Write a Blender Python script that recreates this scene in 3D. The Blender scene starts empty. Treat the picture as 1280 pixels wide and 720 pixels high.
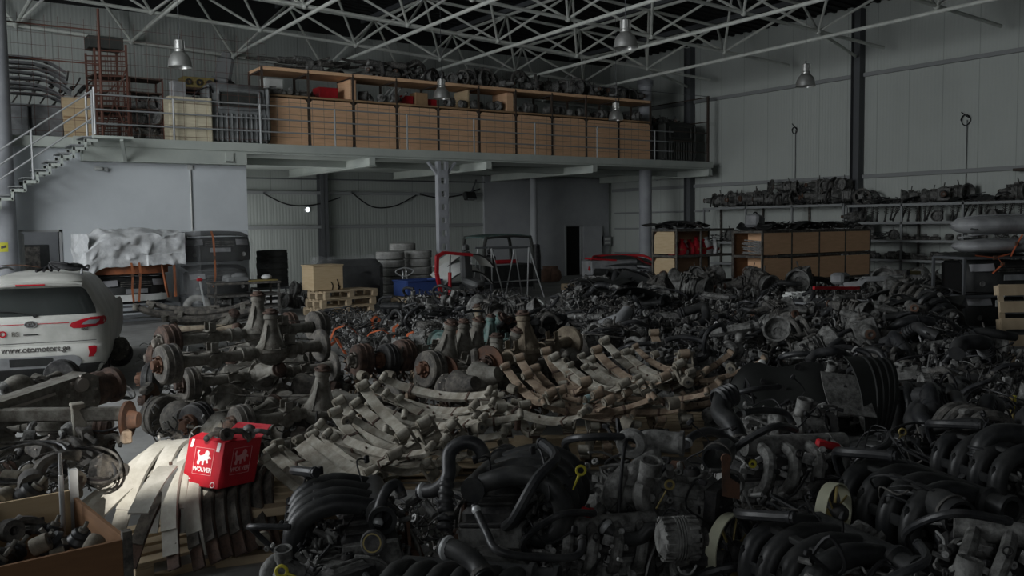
import bpy, bmesh, math, random
from mathutils import Vector, Matrix, Euler
PI = math.pi
scene = bpy.context.scene
COL = scene.collection

# ---------------------------------------------------------------- camera
FPX, YAW, PITCH, ROLL, CAMH = 1136.0, math.radians(34.5), math.radians(4.0), math.radians(-0.7), 2.3
_F = Vector((math.sin(YAW)*math.cos(PITCH), math.cos(YAW)*math.cos(PITCH), -math.sin(PITCH)))
_R = Vector((math.cos(YAW), -math.sin(YAW), 0))
_U = _R.cross(_F)
CR = _R*math.cos(ROLL) + _U*math.sin(ROLL)
CU = CR.cross(_F)
CAM = Vector((0, 0, CAMH))
cam_data = bpy.data.cameras.new('camera')
cam_data.sensor_width = 36.0
cam_data.lens = FPX/1280*36.0
cam_data.clip_end = 200
cam = bpy.data.objects.new('camera', cam_data)
COL.objects.link(cam)
cam.matrix_world = Matrix(((CR.x, CU.x, -_F.x, 0), (CR.y, CU.y, -_F.y, 0), (CR.z, CU.z, -_F.z, CAMH), (0, 0, 0, 1)))
scene.camera = cam

# ---------------------------------------------------------------- view, world, sun, assumed daylight and fills
scene.view_settings.view_transform = 'Standard'
scene.view_settings.look = 'None'
scene.view_settings.gamma = 1.0
scene.view_settings.exposure = EXPOSURE = -0.15
scene.view_settings.use_curve_mapping = False
scene.cycles.use_denoising = True
scene.cycles.max_bounces = 6
scene.cycles.diffuse_bounces = 4
scene.cycles.sample_clamp_indirect = 4.0

world = bpy.data.worlds.new('overcast_sky')
scene.world = world
world.use_nodes = True
world.node_tree.nodes['Background'].inputs[0].default_value = (0.75, 0.85, 1.0, 1)
world.node_tree.nodes['Background'].inputs[1].default_value = 0.5

def lamp(name, kind, loc, target, energy, color, size=1.0, size_y=None, angle=None):
    d = bpy.data.lights.new(name, kind)
    d.energy = energy
    d.color = color
    if kind == 'AREA':
        d.shape = 'RECTANGLE'
        d.size = size
        d.size_y = size_y or size
    if kind == 'SUN':
        d.angle = angle
    o = bpy.data.objects.new(name, d)
    COL.objects.link(o)
    o.location = loc
    o.rotation_euler = (Vector(target)-Vector(loc)).to_track_quat('-Z', 'Y').to_euler()
    return o

SUN_FROM = Vector((-0.30, -0.84, 0.45)).normalized()       # direction to the sun
SUN_SPOT = Vector((1.55, 6.75, 0.85))                      # where the one beam lands
lamp('sun', 'SUN', SUN_FROM*30, (0, 0, 0), 7.0, (1.0, 0.95, 0.87), angle=math.radians(0.6))
lamp('assumed_left_daylight', 'AREA', (-7.2, 14.0, 5.6), (9, 17.0, 4.6), 2450, (0.93, 0.97, 1.0), 11.0, 7.0)  # daylight assumed from an unseen gate at the left; area lamp, no opening built
lamp('rear_fill', 'AREA', (-5.0, -5.4, 5.5), (2.5, 22, 4.0), 150, (0.93, 0.97, 1.0), 4.5, 4.5)  # weak fill added behind the camera to light wall faces; no gate built

lamp('under_mezzanine_fill', 'AREA', (8.75, 28.6, 1.7), (20, 27.4, 2.0), 110, (0.95, 0.98, 1.0), 5.5, 2.6)  # unseen fill, added to brighten the space under the mezzanine
lamp('office_fill', 'AREA', (3.6, 27.0, 2.9), (3.3, 27.5, 0), 14, (0.9, 0.95, 1.0), 1.2, 1.2)  # fill added to brighten the office interior, not a fitting of the room

# ---------------------------------------------------------------- pixel rays (1280x720 frame) to points of the hall
def ray(x, y): return _F + CR*((x-640)/FPX) - CU*((y-360)/FPX)
def on_z(x, y, z=0.0):
    d = ray(x, y); return CAM + d*((z-CAMH)/d.z)
def on_y(x, y, Y):
    d = ray(x, y); return CAM + d*(Y/d.y)
def on_x(x, y, X):
    d = ray(x, y); return CAM + d*(X/d.x)
def at_d(x, y, d): return CAM + ray(x, y)*d
def px(p):
    v = Vector(p)-CAM; w = v.dot(_F)
    return (640+FPX*v.dot(CR)/w, 360-FPX*v.dot(CU)/w, w)

# ---------------------------------------------------------------- materials
MATS = {}
def mat(name, c, rough=0.7, metal=0.0, c2=None, scale=6.0, bump=0.0, lo=0.40, hi=0.62, spec=0.3):
    """noise between two colours of the thing itself (dust, rust, wear) with a little relief"""
    if name in MATS: return MATS[name]
    m = bpy.data.materials.new(name); m.use_nodes = True
    nt = m.node_tree; b = nt.nodes['Principled BSDF']
    b.inputs['Roughness'].default_value = rough
    b.inputs['Metallic'].default_value = metal
    b.inputs['Specular IOR Level'].default_value = spec
    b.inputs['Base Color'].default_value = (*c, 1)
    if c2 or bump:
        tc = nt.nodes.new('ShaderNodeTexCoord')
        n = nt.nodes.new('ShaderNodeTexNoise')
        n.inputs['Scale'].default_value = scale
        n.inputs['Detail'].default_value = 9
        n.inputs['Roughness'].default_value = 0.72 if bump else 0.6
        nt.links.new(tc.outputs['Object'], n.inputs['Vector'])
        if c2:
            r = nt.nodes.new('ShaderNodeValToRGB')
            r.color_ramp.elements[0].position = lo; r.color_ramp.elements[0].color = (*c, 1)
            r.color_ramp.elements[1].position = hi; r.color_ramp.elements[1].color = (*c2, 1)
            nt.links.new(n.outputs['Fac'], r.inputs['Fac'])
            nt.links.new(r.outputs['Color'], b.inputs['Base Color'])
        if bump:
            bp = nt.nodes.new('ShaderNodeBump'); bp.inputs['Strength'].default_value = bump
            bp.inputs['Distance'].default_value = 0.02
            nt.links.new(n.outputs['Fac'], bp.inputs['Height'])
            nt.links.new(bp.outputs['Normal'], b.inputs['Normal'])
    MATS[name] = m
    return m

def panel_mat(name, c, axis, pitch, rib, groove, rough=0.6, c2=None):
    """sandwich wall panels: fine ribs and one dark joint every pitch metres along an object axis"""
    m = bpy.data.materials.new(name); m.use_nodes = True
    nt = m.node_tree; N = nt.nodes; L = nt.links; b = N['Principled BSDF']
    b.inputs['Roughness'].default_value = rough
    b.inputs['Specular IOR Level'].default_value = 0.25
    tc = N.new('ShaderNodeTexCoord'); sep = N.new('ShaderNodeSeparateXYZ')
    L.new(tc.outputs['Object'], sep.inputs[0])
    def math_(op, a, v):
        q = N.new('ShaderNodeMath'); q.operation = op
        if hasattr(a, 'links'): L.new(a, q.inputs[0])
        else: q.inputs[0].default_value = a
        q.inputs[1].default_value = v
        return q.outputs[0]
    u = sep.outputs[axis]
    j = math_('LESS_THAN', math_('FRACT', math_('DIVIDE', u, pitch), 0), 0.022)
    wv = math_('SINE', math_('MULTIPLY', u, 2*PI/rib), 0)
    noise = N.new('ShaderNodeTexNoise'); noise.inputs['Scale'].default_value = 0.6; noise.inputs['Detail'].default_value = 5
    L.new(tc.outputs['Object'], noise.inputs['Vector'])
    mx0 = N.new('ShaderNodeMix'); mx0.data_type = 'RGBA'
    mx0.inputs[6].default_value = (*c, 1); mx0.inputs[7].default_value = (*(c2 or tuple(q*0.82 for q in c)), 1)
    L.new(noise.outputs['Fac'], mx0.inputs[0])
    mx = N.new('ShaderNodeMix'); mx.data_type = 'RGBA'
    mx.inputs[7].default_value = (*groove, 1)
    L.new(j, mx.inputs[0]); L.new(mx0.outputs[2], mx.inputs[6])
    L.new(mx.outputs[2], b.inputs['Base Color'])
    bp = N.new('ShaderNodeBump'); bp.inputs['Strength'].default_value = 0.25; bp.inputs['Distance'].default_value = 0.01
    L.new(wv, bp.inputs['Height']); L.new(bp.outputs['Normal'], b.inputs['Normal'])
    MATS[name] = m
    return m

def wood(name, c, c2, scale=3.0, rough=0.75):
    m = bpy.data.materials.new(name); m.use_nodes = True
    nt = m.node_tree; b = nt.nodes['Principled BSDF']
    b.inputs['Roughness'].default_value = rough; b.inputs['Specular IOR Level'].default_value = 0.2
    tc = nt.nodes.new('ShaderNodeTexCoord'); mp = nt.nodes.new('ShaderNodeMapping')
    mp.inputs['Scale'].default_value = (1.0, 1.0, 7.0)
    n = nt.nodes.new('ShaderNodeTexNoise'); n.inputs['Scale'].default_value = scale; n.inputs['Detail'].default_value = 7
    r = nt.nodes.new('ShaderNodeValToRGB')
    r.color_ramp.elements[0].position = 0.3; r.color_ramp.elements[0].color = (*c, 1)
    r.color_ramp.elements[1].position = 0.72; r.color_ramp.elements[1].color = (*c2, 1)
    nt.links.new(tc.outputs['Object'], mp.inputs[0]); nt.links.new(mp.outputs[0], n.inputs['Vector'])
    nt.links.new(n.outputs['Fac'], r.inputs['Fac']); nt.links.new(r.outputs['Color'], b.inputs['Base Color'])
    MATS[name] = m
    return m

def glass(name, c, alpha=0.5, rough=0.1):
    m = mat(name, c, rough, 0.0, spec=0.6)
    m.node_tree.nodes['Principled BSDF'].inputs['Alpha'].default_value = alpha
    return m

def emit(name, c, s):
    m = mat(name, c, 0.5)
    b = m.node_tree.nodes['Principled BSDF']
    b.inputs['Emission Color'].default_value = (*c, 1); b.inputs['Emission Strength'].default_value = s
    return m

# building
mat('painted_wall', (0.60, 0.63, 0.65), 0.8, c2=(0.54, 0.57, 0.59), scale=0.7)
mat('grey_wall', (0.36, 0.37, 0.38), 0.8, c2=(0.31, 0.32, 0.33), scale=0.8)
mat('concrete_floor', (0.30, 0.30, 0.29), 0.75, c2=(0.19, 0.19, 0.185), scale=0.8, bump=0.15)
mat('truss_paint', (0.66, 0.68, 0.63), 0.55, c2=(0.55, 0.57, 0.53), scale=3)
mat('column_paint', (0.34, 0.35, 0.37), 0.6, c2=(0.29, 0.30, 0.32), scale=2)
mat('dark_column', (0.10, 0.105, 0.11), 0.6)
mat('slab_paint', (0.44, 0.47, 0.43), 0.7, c2=(0.38, 0.41, 0.38), scale=1.2)
mat('rail_grey', (0.27, 0.28, 0.28), 0.6)
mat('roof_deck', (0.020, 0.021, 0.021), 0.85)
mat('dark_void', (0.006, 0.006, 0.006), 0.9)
panel_mat('wall_panel_right', (0.50, 0.53, 0.50), 1, 1.15, 0.12, (0.33, 0.355, 0.33))
panel_mat('wall_panel_back', (0.42, 0.445, 0.42), 0, 1.15, 0.12, (0.25, 0.27, 0.25))
# metals and parts
mat('brown_steel', (0.060, 0.045, 0.036), 0.7)
mat('red_oxide_steel', (0.12, 0.055, 0.04), 0.75)
mat('galvanised', (0.42, 0.43, 0.43), 0.45, 0.3)
mat('engine_iron', (0.034, 0.033, 0.031), 0.75, 0.0, (0.145, 0.138, 0.126), 14, 0.6)
mat('engine_black', (0.012, 0.012, 0.013), 0.6, 0.0, (0.065, 0.063, 0.060), 10, 0.4)
mat('engine_plastic', (0.015, 0.016, 0.017), 0.42, 0.0, (0.052, 0.052, 0.050), 5, 0.15, 0.42, 0.7)
mat('cast_alloy', (0.21, 0.21, 0.20), 0.6, 0.15, (0.050, 0.049, 0.046), 13, 0.6)
mat('bright_alloy', (0.38, 0.38, 0.37), 0.5, 0.2, (0.12, 0.12, 0.115), 13, 0.5)
mat('rubber_hose', (0.018, 0.019, 0.021), 0.42, 0.0, (0.05, 0.05, 0.05), 6, 0.1)
mat('wire_black', (0.014, 0.014, 0.015), 0.6)
mat('rust', (0.13, 0.065, 0.040), 0.85, 0.0, (0.07, 0.045, 0.034), 9, 0.35)
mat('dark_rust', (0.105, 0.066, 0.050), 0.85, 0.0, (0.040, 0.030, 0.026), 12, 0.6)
mat('axle_steel', (0.195, 0.188, 0.165), 0.8, 0.0, (0.085, 0.076, 0.062), 9, 0.6)
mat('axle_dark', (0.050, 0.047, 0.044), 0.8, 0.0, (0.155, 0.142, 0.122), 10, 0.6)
mat('axle_tan', (0.225, 0.19, 0.14), 0.85, 0.0, (0.105, 0.084, 0.060), 9, 0.6)
mat('axle_green', (0.060, 0.125, 0.115), 0.65, 0.0, (0.15, 0.18, 0.165), 8, 0.5)
mat('spring_grey', (0.36, 0.345, 0.295), 0.75, 0.0, (0.20, 0.178, 0.142), 7, 0.4)
mat('spring_brown', (0.31, 0.245, 0.18), 0.8, 0.0, (0.165, 0.115, 0.08), 8, 0.4)
mat('spring_pale', (0.47, 0.46, 0.42), 0.75, 0.0, (0.34, 0.33, 0.29), 4, 0.2)
mat('spring_teal', (0.20, 0.30, 0.31), 0.7, 0.0, (0.25, 0.31, 0.30), 5, 0.2)
mat('bushing_dust', (0.22, 0.20, 0.16), 0.85, 0.0, (0.10, 0.090, 0.072), 12, 0.2)
mat('bolt_light', (0.30, 0.27, 0.24), 0.6, 0.2)
mat('yellow_plastic', (0.45, 0.40, 0.04), 0.5)
mat('fan_cream', (0.44, 0.44, 0.33), 0.6, 0.0, (0.34, 0.34, 0.25), 6)
mat('fan_blade', (0.24, 0.19, 0.07), 0.6)
mat('red_paint', (0.38, 0.016, 0.022), 0.5, 0.0, (0.30, 0.014, 0.02), 5)
mat('red_card', (0.44, 0.014, 0.026), 0.55, 0.0, (0.36, 0.012, 0.022), 6)
mat('white_print', (0.72, 0.66, 0.66), 0.6)
mat('pink_print', (0.62, 0.28, 0.29), 0.6)
mat('orange_strap', (0.46, 0.115, 0.045), 0.7, 0.0, (0.36, 0.09, 0.04), 7)
mat('dull_orange', (0.36, 0.12, 0.05), 0.65, 0.0, (0.22, 0.09, 0.05), 4)
mat('blue_plastic', (0.035, 0.065, 0.20), 0.5)
mat('tire_rubber', (0.19, 0.19, 0.18), 0.85, 0.0, (0.33, 0.33, 0.315), 4, 0.15)
mat('black_plastic', (0.016, 0.017, 0.017), 0.55, 0.0, (0.030, 0.031, 0.030), 4)
mat('liner_plastic', (0.016, 0.017, 0.016), 0.6, 0.0, (0.026, 0.028, 0.026), 2)
mat('grey_plastic', (0.17, 0.175, 0.18), 0.6, 0.0, (0.25, 0.255, 0.26), 4)
mat('white_paint', (0.62, 0.63, 0.61), 0.4, 0.0, (0.50, 0.51, 0.49), 2)
mat('car_white', (0.50, 0.50, 0.465), 0.4, 0.0, (0.38, 0.38, 0.35), 2.5)
mat('car_glass', (0.030, 0.034, 0.033), 0.12, spec=0.6)
mat('lamp_red', (0.40, 0.012, 0.022), 0.25)
mat('lamp_clear', (0.24, 0.24, 0.25), 0.25)
mat('chrome', (0.55, 0.56, 0.57), 0.25, 0.9)
mat('spun_aluminium', (0.56, 0.56, 0.54), 0.38, 0.75, (0.46, 0.46, 0.44), 6)
mat('text_grey', (0.07, 0.065, 0.06), 0.6)
mat('film_white', (0.66, 0.67, 0.67), 0.4, 0.0, (0.46, 0.47, 0.48), 5, 0.7)
glass('film_clear', (0.55, 0.57, 0.58), 0.07, 0.2)
mat('panel_grey', (0.26, 0.265, 0.27), 0.45, 0.0, (0.38, 0.385, 0.39), 3)
mat('sack', (0.20, 0.12, 0.085), 0.9, 0.0, (0.13, 0.08, 0.06), 6, 0.4)
mat('sticker_yellow', (0.50, 0.48, 0.05), 0.6)
mat('cardboard', (0.34, 0.22, 0.12), 0.85, 0.0, (0.28, 0.18, 0.10), 4)
mat('bed_grey', (0.19, 0.20, 0.20), 0.55, 0.0, (0.13, 0.135, 0.135), 3)
mat('bed_dark', (0.035, 0.037, 0.034), 0.6, 0.0, (0.05, 0.052, 0.048), 3)
mat('brake_face', (0.22, 0.20, 0.17), 0.8, 0.0, (0.09, 0.08, 0.068), 10, 0.5)
mat('seat_grey', (0.16, 0.165, 0.165), 0.85)
wood('wood_panel', (0.78, 0.50, 0.31), (0.66, 0.41, 0.245))
wood('wood_dark', (0.22, 0.12, 0.062), (0.16, 0.085, 0.045))
wood('wood_edge', (0.36, 0.23, 0.13), (0.28, 0.18, 0.1))
wood('ply_light', (0.56, 0.44, 0.28), (0.47, 0.35, 0.21))
wood('ply_white', (0.62, 0.57, 0.43), (0.53, 0.47, 0.34))
wood('pallet_wood', (0.52, 0.42, 0.29), (0.36, 0.28, 0.185))
wood('pallet_old', (0.30, 0.26, 0.205), (0.21, 0.175, 0.13))
M = MATS

# ---------------------------------------------------------------- mesh building
def frame_z(d):
    """3x3 with z along d"""
    return Vector(d).normalized().to_track_quat('Z', 'Y').to_matrix()

class MB:
    def __init__(s): s.v = []; s.f = []
    def add(s, vs, fs, T=None):
        o = len(s.v)
        s.v += [tuple(T @ Vector(p)) for p in vs] if T is not None else [tuple(p) for p in vs]
        s.f += [tuple(i+o for i in f) for f in fs]
        return s
    def box(s, c, size, rot=None, b=0.0, taper=1.0):
        x, y, z = size[0]/2, size[1]/2, size[2]/2
        T = Matrix.Translation(c) @ ((rot.to_4x4() if rot is not None else Matrix.Identity(4)))
        if b <= 0:
            vs = [(sx*x*(taper if sz > 0 else 1), sy*y*(taper if sz > 0 else 1), sz*z) for sz in (-1, 1) for sx, sy in ((-1, -1), (1, -1), (1, 1), (-1, 1))]
            fs = [(3, 2, 1, 0), (4, 5, 6, 7), (0, 1, 5, 4), (1, 2, 6, 5), (2, 3, 7, 6), (3, 0, 4, 7)]
            return s.add(vs, fs, T)
        b = min(b, x*.95, y*.95, z*.95)
        vs = []; rings = []
        for zz, ins in ((-z, b), (-z+b, 0), (z-b, 0), (z, b)):
            k = taper if zz > 0 else 1
            ax, ay = (x-ins)*k, (y-ins)*k
            bb = b if ins == 0 else b*0.5
            r = [(-ax+bb, -ay), (ax-bb, -ay), (ax, -ay+bb), (ax, ay-bb), (ax-bb, ay), (-ax+bb, ay), (-ax, ay-bb), (-ax, -ay+bb)]
            rings.append(len(vs)); vs += [(p[0], p[1], zz) for p in r]
        fs = [tuple(range(7, -1, -1)), tuple(range(24, 32))]
        for k in range(3):
            a, c2 = rings[k], rings[k+1]
            fs += [(a+i, a+(i+1) % 8, c2+(i+1) % 8, c2+i) for i in range(8)]
        return s.add(vs, fs, T)
    def bar(s, p0, p1, w, h=None, up=(0, 0, 1), b=0.0):
        """rectangular bar from p0 to p1, w across, h along up"""
        p0, p1 = Vector(p0), Vector(p1); d = p1-p0; L = d.length
        if L < 1e-6: return s
        x = d/L; u = Vector(up)
        if abs(x.dot(u)) > 0.98: u = Vector((1, 0, 0)) if abs(x.x) < 0.9 else Vector((0, 1, 0))
        y = u.cross(x).normalized(); z = x.cross(y)
        R = Matrix((x, y, z)).transposed()
        return s.box((p0+p1)/2, (L, w, h or w), R, b)
    def lathe(s, prof, o=(0, 0, 0), axis=(0, 0, 1), n=16, close=False):
        """profile [(r,h)] turned about an axis"""
        T = Matrix.Translation(o) @ frame_z(axis).to_4x4()
        vs = []; fs = []; rows = []
        for r, h in prof:
            if r < 1e-6:
                rows.append([len(vs)]); vs.append((0, 0, h))
            else:
                rows.append(list(range(len(vs), len(vs)+n)))
                vs += [(r*math.cos(2*PI*i/n), r*math.sin(2*PI*i/n), h) for i in range(n)]
        prs = list(zip(rows, rows[1:])) + ([(rows[-1], rows[0])] if close else [])
        for a, c in prs:
            if len(a) == 1 and len(c) == 1: continue
            for i in range(n):
                j = (i+1) % n
                if len(a) == 1: fs.append((a[0], c[j], c[i]))
                elif len(c) == 1: fs.append((a[i], a[j], c[0]))
                else: fs.append((a[i], a[j], c[j], c[i]))
        return s.add(vs, fs, T)
    def cyl(s, p0, p1, r, r1=None, n=12, inner=0.0):
        p0, p1 = Vector(p0), Vector(p1); L = (p1-p0).length
        r1 = r if r1 is None else r1
        if inner: pr = [(inner, 0), (r, 0), (r1, L), (inner, L)]; return s.lathe(pr, p0, p1-p0, n, close=True)
        return s.lathe([(0, 0), (r, 0), (r1, L), (0, L)], p0, p1-p0, n)
    def tube(s, pts, r, n=8, sub=4, cap=True, closed=False):
        """round tube through points (Catmull-Rom); r one radius or one per point"""
        P = [Vector(p) for p in pts]; k = len(P)
        rs = r if isinstance(r, (list, tuple)) else [r]*k
        Q = []; RR = []
        rng = k if closed else k-1
        for i in range(rng):
            g = (lambda q: P[q % k]) if closed else (lambda q: P[max(0, min(k-1, q))])
            a, b, c, d = g(i-1), g(i), g(i+1), g(i+2)
            m = sub if k > 2 else 1
            for t in range(m):
                u = t/m
                Q.append(0.5*((2*b)+(c-a)*u+(2*a-5*b+4*c-d)*u*u+(3*b-a-3*c+d)*u**3))
                RR.append(rs[i]*(1-u)+rs[(i+1) % k]*u)
        if not closed: Q.append(P[-1]); RR.append(rs[-1])
        N = len(Q); vs = []; fs = []
        prev = None
        for i in range(N):
            t = (Q[(i+1) % N]-Q[i-1]) if closed else (Q[min(N-1, i+1)]-Q[max(0, i-1)])
            if t.length < 1e-9: t = Vector((0, 0, 1))
            t.normalize()
            if prev is None:
                u = t.orthogonal().normalized()
            else:
                u = prev - t*prev.dot(t)
                u = u.normalized() if u.length > 1e-6 else t.orthogonal().normalized()
            prev = u; w = t.cross(u)
            vs += [tuple(Q[i]+(u*math.cos(2*PI*j/n)+w*math.sin(2*PI*j/n))*RR[i]) for j in range(n)]
        for i in range(N if closed else N-1):
            a, b = i*n, ((i+1) % N)*n
            fs += [(a+j, a+(j+1) % n, b+(j+1) % n, b+j) for j in range(n)]
        if cap and not closed:
            fs.append(tuple(range(n-1, -1, -1))); fs.append(tuple(range((N-1)*n, N*n)))
        return s.add(vs, fs)
    def prism(s, poly, h, o=(0, 0, 0), R=None):
        """polygon in local xy pushed h along local z"""
        T = Matrix.Translation(o) @ (R.to_4x4() if R is not None else Matrix.Identity(4))
        n = len(poly)
        vs = [(x, y, 0) for x, y in poly]+[(x, y, h) for x, y in poly]
        fs = [tuple(range(n-1, -1, -1)), tuple(range(n, 2*n))]+[(i, (i+1) % n, n+(i+1) % n, n+i) for i in range(n)]
        return s.add(vs, fs, T)
    def ball(s, c, r, n=10, m=7, sc=(1, 1, 1), rot=None):
        pr = [(math.sin(PI*i/m), -math.cos(PI*i/m)) for i in range(m+1)]
        pr[0] = (0, -1); pr[-1] = (0, 1)
        q = MB(); q.lathe(pr, n=n)
        T = Matrix.Translation(c) @ (rot.to_4x4() if rot is not None else Matrix.Identity(4)) @ Matrix.Diagonal((r*sc[0], r*sc[1], r*sc[2], 1))
        return s.add(q.v, q.f, T)
    def strap(s, path, w, t, side=(0, 1, 0)):
        """flat band along a path of points: w across side, t thick"""
        P = [Vector(p) for p in path]; S = Vector(side).normalized(); vs = []; fs = []
        for i, p in enumerate(P):
            d = (P[min(len(P)-1, i+1)]-P[max(0, i-1)]).normalized()
            u = d.cross(S).normalized(); ww = w[i] if isinstance(w, (list, tuple)) else w
            vs += [p+S*ww/2+u*t/2, p-S*ww/2+u*t/2, p-S*ww/2-u*t/2, p+S*ww/2-u*t/2]
        for i in range(len(P)-1):
            a, b = i*4, i*4+4
            fs += [(a+j, a+(j+1) % 4, b+(j+1) % 4, b+j) for j in range(4)]
        e = (len(P)-1)*4
        fs += [(3, 2, 1, 0), (e, e+1, e+2, e+3)]
        return s.add(vs, fs)
    def sheet(s, fn, nu, nv, t=0.0, up=None):
        """grid fn(u,v)->point, thickened by t against its normals"""
        g = [[Vector(fn(i/nu, j/nv)) for i in range(nu+1)] for j in range(nv+1)]
        W = nu+1
        vs = [p for row in g for p in row]
        fs = [(j*W+i, j*W+i+1, (j+1)*W+i+1, (j+1)*W+i) for j in range(nv) for i in range(nu)]
        if t:
            nn = [Vector((0, 0, 0)) for _ in vs]
            for f in fs:
                q = (vs[f[1]]-vs[f[0]]).cross(vs[f[3]]-vs[f[0]])
                if q.length < 1e-12: q = (vs[f[2]]-vs[f[1]]).cross(vs[f[3]]-vs[f[2]])
                for k in f: nn[k] += q
            k = len(vs)
            vs = vs+[p-(q.normalized() if q.length > 0 else Vector((0, 0, 1)))*t for p, q in zip(vs, nn)]
            fs = fs+[tuple(i+k for i in reversed(f)) for f in fs]
            edge = [i for i in range(nu)]+[nu+j*W for j in range(nv)]+[nv*W+nu-i for i in range(nu)]+[(nv-j)*W for j in range(nv)]
            for a, b in zip(edge, edge[1:]+edge[:1]): fs.append((b, a, a+k, b+k))
        return s.add(vs, fs)
    def mesh(s, name, m, smooth=True):
        me = bpy.data.meshes.new(name)
        me.from_pydata([tuple(p) for p in s.v], [], s.f)
        me.materials.append(M[m] if isinstance(m, str) else m)
        if smooth:
            me.polygons.foreach_set('use_smooth', [True]*len(me.polygons))
            me.set_sharp_from_angle(angle=math.radians(38))
        me.update()
        return me
    def build(s, name, m, parent=None, smooth=True, **tags):
        o = bpy.data.objects.new(name, s.mesh(name, m, smooth))
        COL.objects.link(o)
        if parent is not None: o.parent = parent
        for k, v in tags.items(): o[k] = v
        return o

KIDS = {}
def thing(name, label=None, cat=None, loc=(0, 0, 0), rotz=0.0, group=None, rot=None, scale=1.0):
    o = bpy.data.objects.new(name, None); COL.objects.link(o)
    o.empty_display_size = 0.1
    o.location = loc
    o.rotation_euler = rot if rot is not None else (0, 0, rotz)
    o.scale = (scale,)*3
    tag(o, label, cat, group)
    return o
def tag(o, label=None, cat=None, group=None, kind=None):
    if label: o['label'] = label
    if cat: o['category'] = cat
    if group: o['group'] = group
    if kind: o['kind'] = kind
    return o
def tree(root):
    """root, its parts and their sub-parts as (object, [children ...])"""
    return (root, [tree(c) for c in root.children])
def dup_tree(t, parent=None):
    c = t[0].copy(); COL.objects.link(c)
    if parent is not None: c.parent = parent
    for k in t[1]: dup_tree(k, c)
    return c
PROTO = {}
def place(key, builder, mw, label=None, group=None):
    """the first call builds the thing and places it; later calls copy it with its parts"""
    if key not in PROTO:
        o = builder(); PROTO[key] = None; first = True
        PROTO[key] = tree(o)
    else:
        o = dup_tree(PROTO[key])
        for k in ('label', 'group'):
            if k in o: del o[k]
    o.matrix_basis = mw
    tag(o, label, None, group)
    return o
def TR(loc, rot=(0, 0, 0), s=1.0):
    return Matrix.Translation(loc) @ Euler(rot).to_matrix().to_4x4() @ Matrix.Diagonal((s, s, s, 1))
def basis(o, x, up=(0, 0, 1), s=1.0):
    """matrix at o with local x along x and local z near up"""
    x = Vector(x).normalized(); u = Vector(up)
    y = u.cross(x).normalized(); z = x.cross(y)
    R = Matrix((x, y, z)).transposed().to_4x4()
    return Matrix.Translation(o) @ R @ Matrix.Diagonal((s, s, s, 1))
ONES = ['', 'first', 'second', 'third', 'fourth', 'fifth', 'sixth', 'seventh', 'eighth', 'ninth', 'tenth', 'eleventh', 'twelfth', 'thirteenth', 'fourteenth', 'fifteenth', 'sixteenth', 'seventeenth', 'eighteenth', 'nineteenth']
TENS = ['', '', 'twent', 'thirt', 'fort', 'fift', 'sixt', 'sevent', 'eight', 'ninet']
def nth(k):
    if k < 20: return ONES[k]
    return TENS[k//10]+('ieth' if k % 10 == 0 else 'y-'+ONES[k % 10])
def order_labels(objs, fmt, group=None):
    """number a row of look-alikes from left to right as the photo shows them"""
    objs = sorted(objs, key=lambda o: px(o.matrix_basis.translation)[0])
    for i, o in enumerate(objs):
        o['label'] = fmt(nth(i+1), o)
        if group: o['group'] = group
# ================================================================ the building
XW, YB, YM = 27.6, 32.0, 25.2          # right wall, back wall, front of the mezzanine
ZM, ZU = 4.62, 4.36                    # mezzanine floor, underside of its slab
def zb(X): return 8.0+0.047*(23.5-X)   # height of the truss's lower chords under the sloping roof
def struct(name, mb, m, parent=None, smooth=False):
    o = mb.build(name, m, parent, smooth)
    if parent is None: o['kind'] = 'structure'
    return o
def slab(a, b):
    q = MB(); a, b = Vector(a), Vector(b); q.box((a+b)/2, tuple(b-a)); return q
X0, Y0 = -8.0, -7.0
struct('floor', slab((X0, Y0, -0.2), (XW+0.4, YB+0.4, 0)), 'concrete_floor')
# roof deck with ribs, following the slope
def deck():
    q = MB(); zl, zr = zb(X0)+1.75, zb(XW)+1.75
    q.add([(X0, Y0, zl), (XW, Y0, zr), (XW, YB, zr), (X0, YB, zl), (X0, Y0, zl+.2), (XW, Y0, zr+.2), (XW, YB, zr+.2), (X0, YB, zl+.2)],
          [(3, 2, 1, 0), (4, 5, 6, 7), (0, 1, 5, 4), (1, 2, 6, 5), (2, 3, 7, 6), (3, 0, 4, 7)])
    y = Y0+.2
    while y < YB-.2:
        q.bar((X0, y, zl-.03), (XW, y, zr-.03), 0.12, 0.06); y += 0.42
    return q
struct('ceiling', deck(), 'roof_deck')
struct('wall_right', slab((XW, Y0, 0), (XW+.25, YB+.25, 10.2)), 'wall_panel_right')
struct('wall_back', slab((-8, YB, 0), (XW, YB+.25, 11.2)), 'wall_panel_back')
# the plain painted part of the back wall with the small door in it
pw = MB()
dl, dr, dt = on_y(707, 300, YB-.12).x, on_y(726, 300, YB-.12).x, 2.18
pl, pr = on_y(606, 300, YB-.12).x, on_y(761, 300, YB-.12).x
for a, b in (((pl, YB-.12, 0), (dl, YB-.002, ZU-.05)), ((dr, YB-.12, 0), (pr, YB-.002, ZU-.05)), ((dl, YB-.12, dt), (dr, YB-.002, ZU-.05))):
    q = slab(a, b); pw.add(q.v, q.f)
struct('wall_back_partition', pw, 'grey_wall')
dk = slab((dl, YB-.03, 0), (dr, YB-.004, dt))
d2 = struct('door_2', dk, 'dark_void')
fr = MB(); 
for a, b in (((dl-.07, YB-.19, 0), (dl, YB-.1, dt+.07)), ((dr, YB-.19, 0), (dr+.07, YB-.1, dt+.07)), ((dl, YB-.19, dt), (dr, YB-.1, dt+.07))):
    q = slab(a, b); fr.add(q.v, q.f)
struct('door_frame', fr, 'rail_grey', d2)
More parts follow.
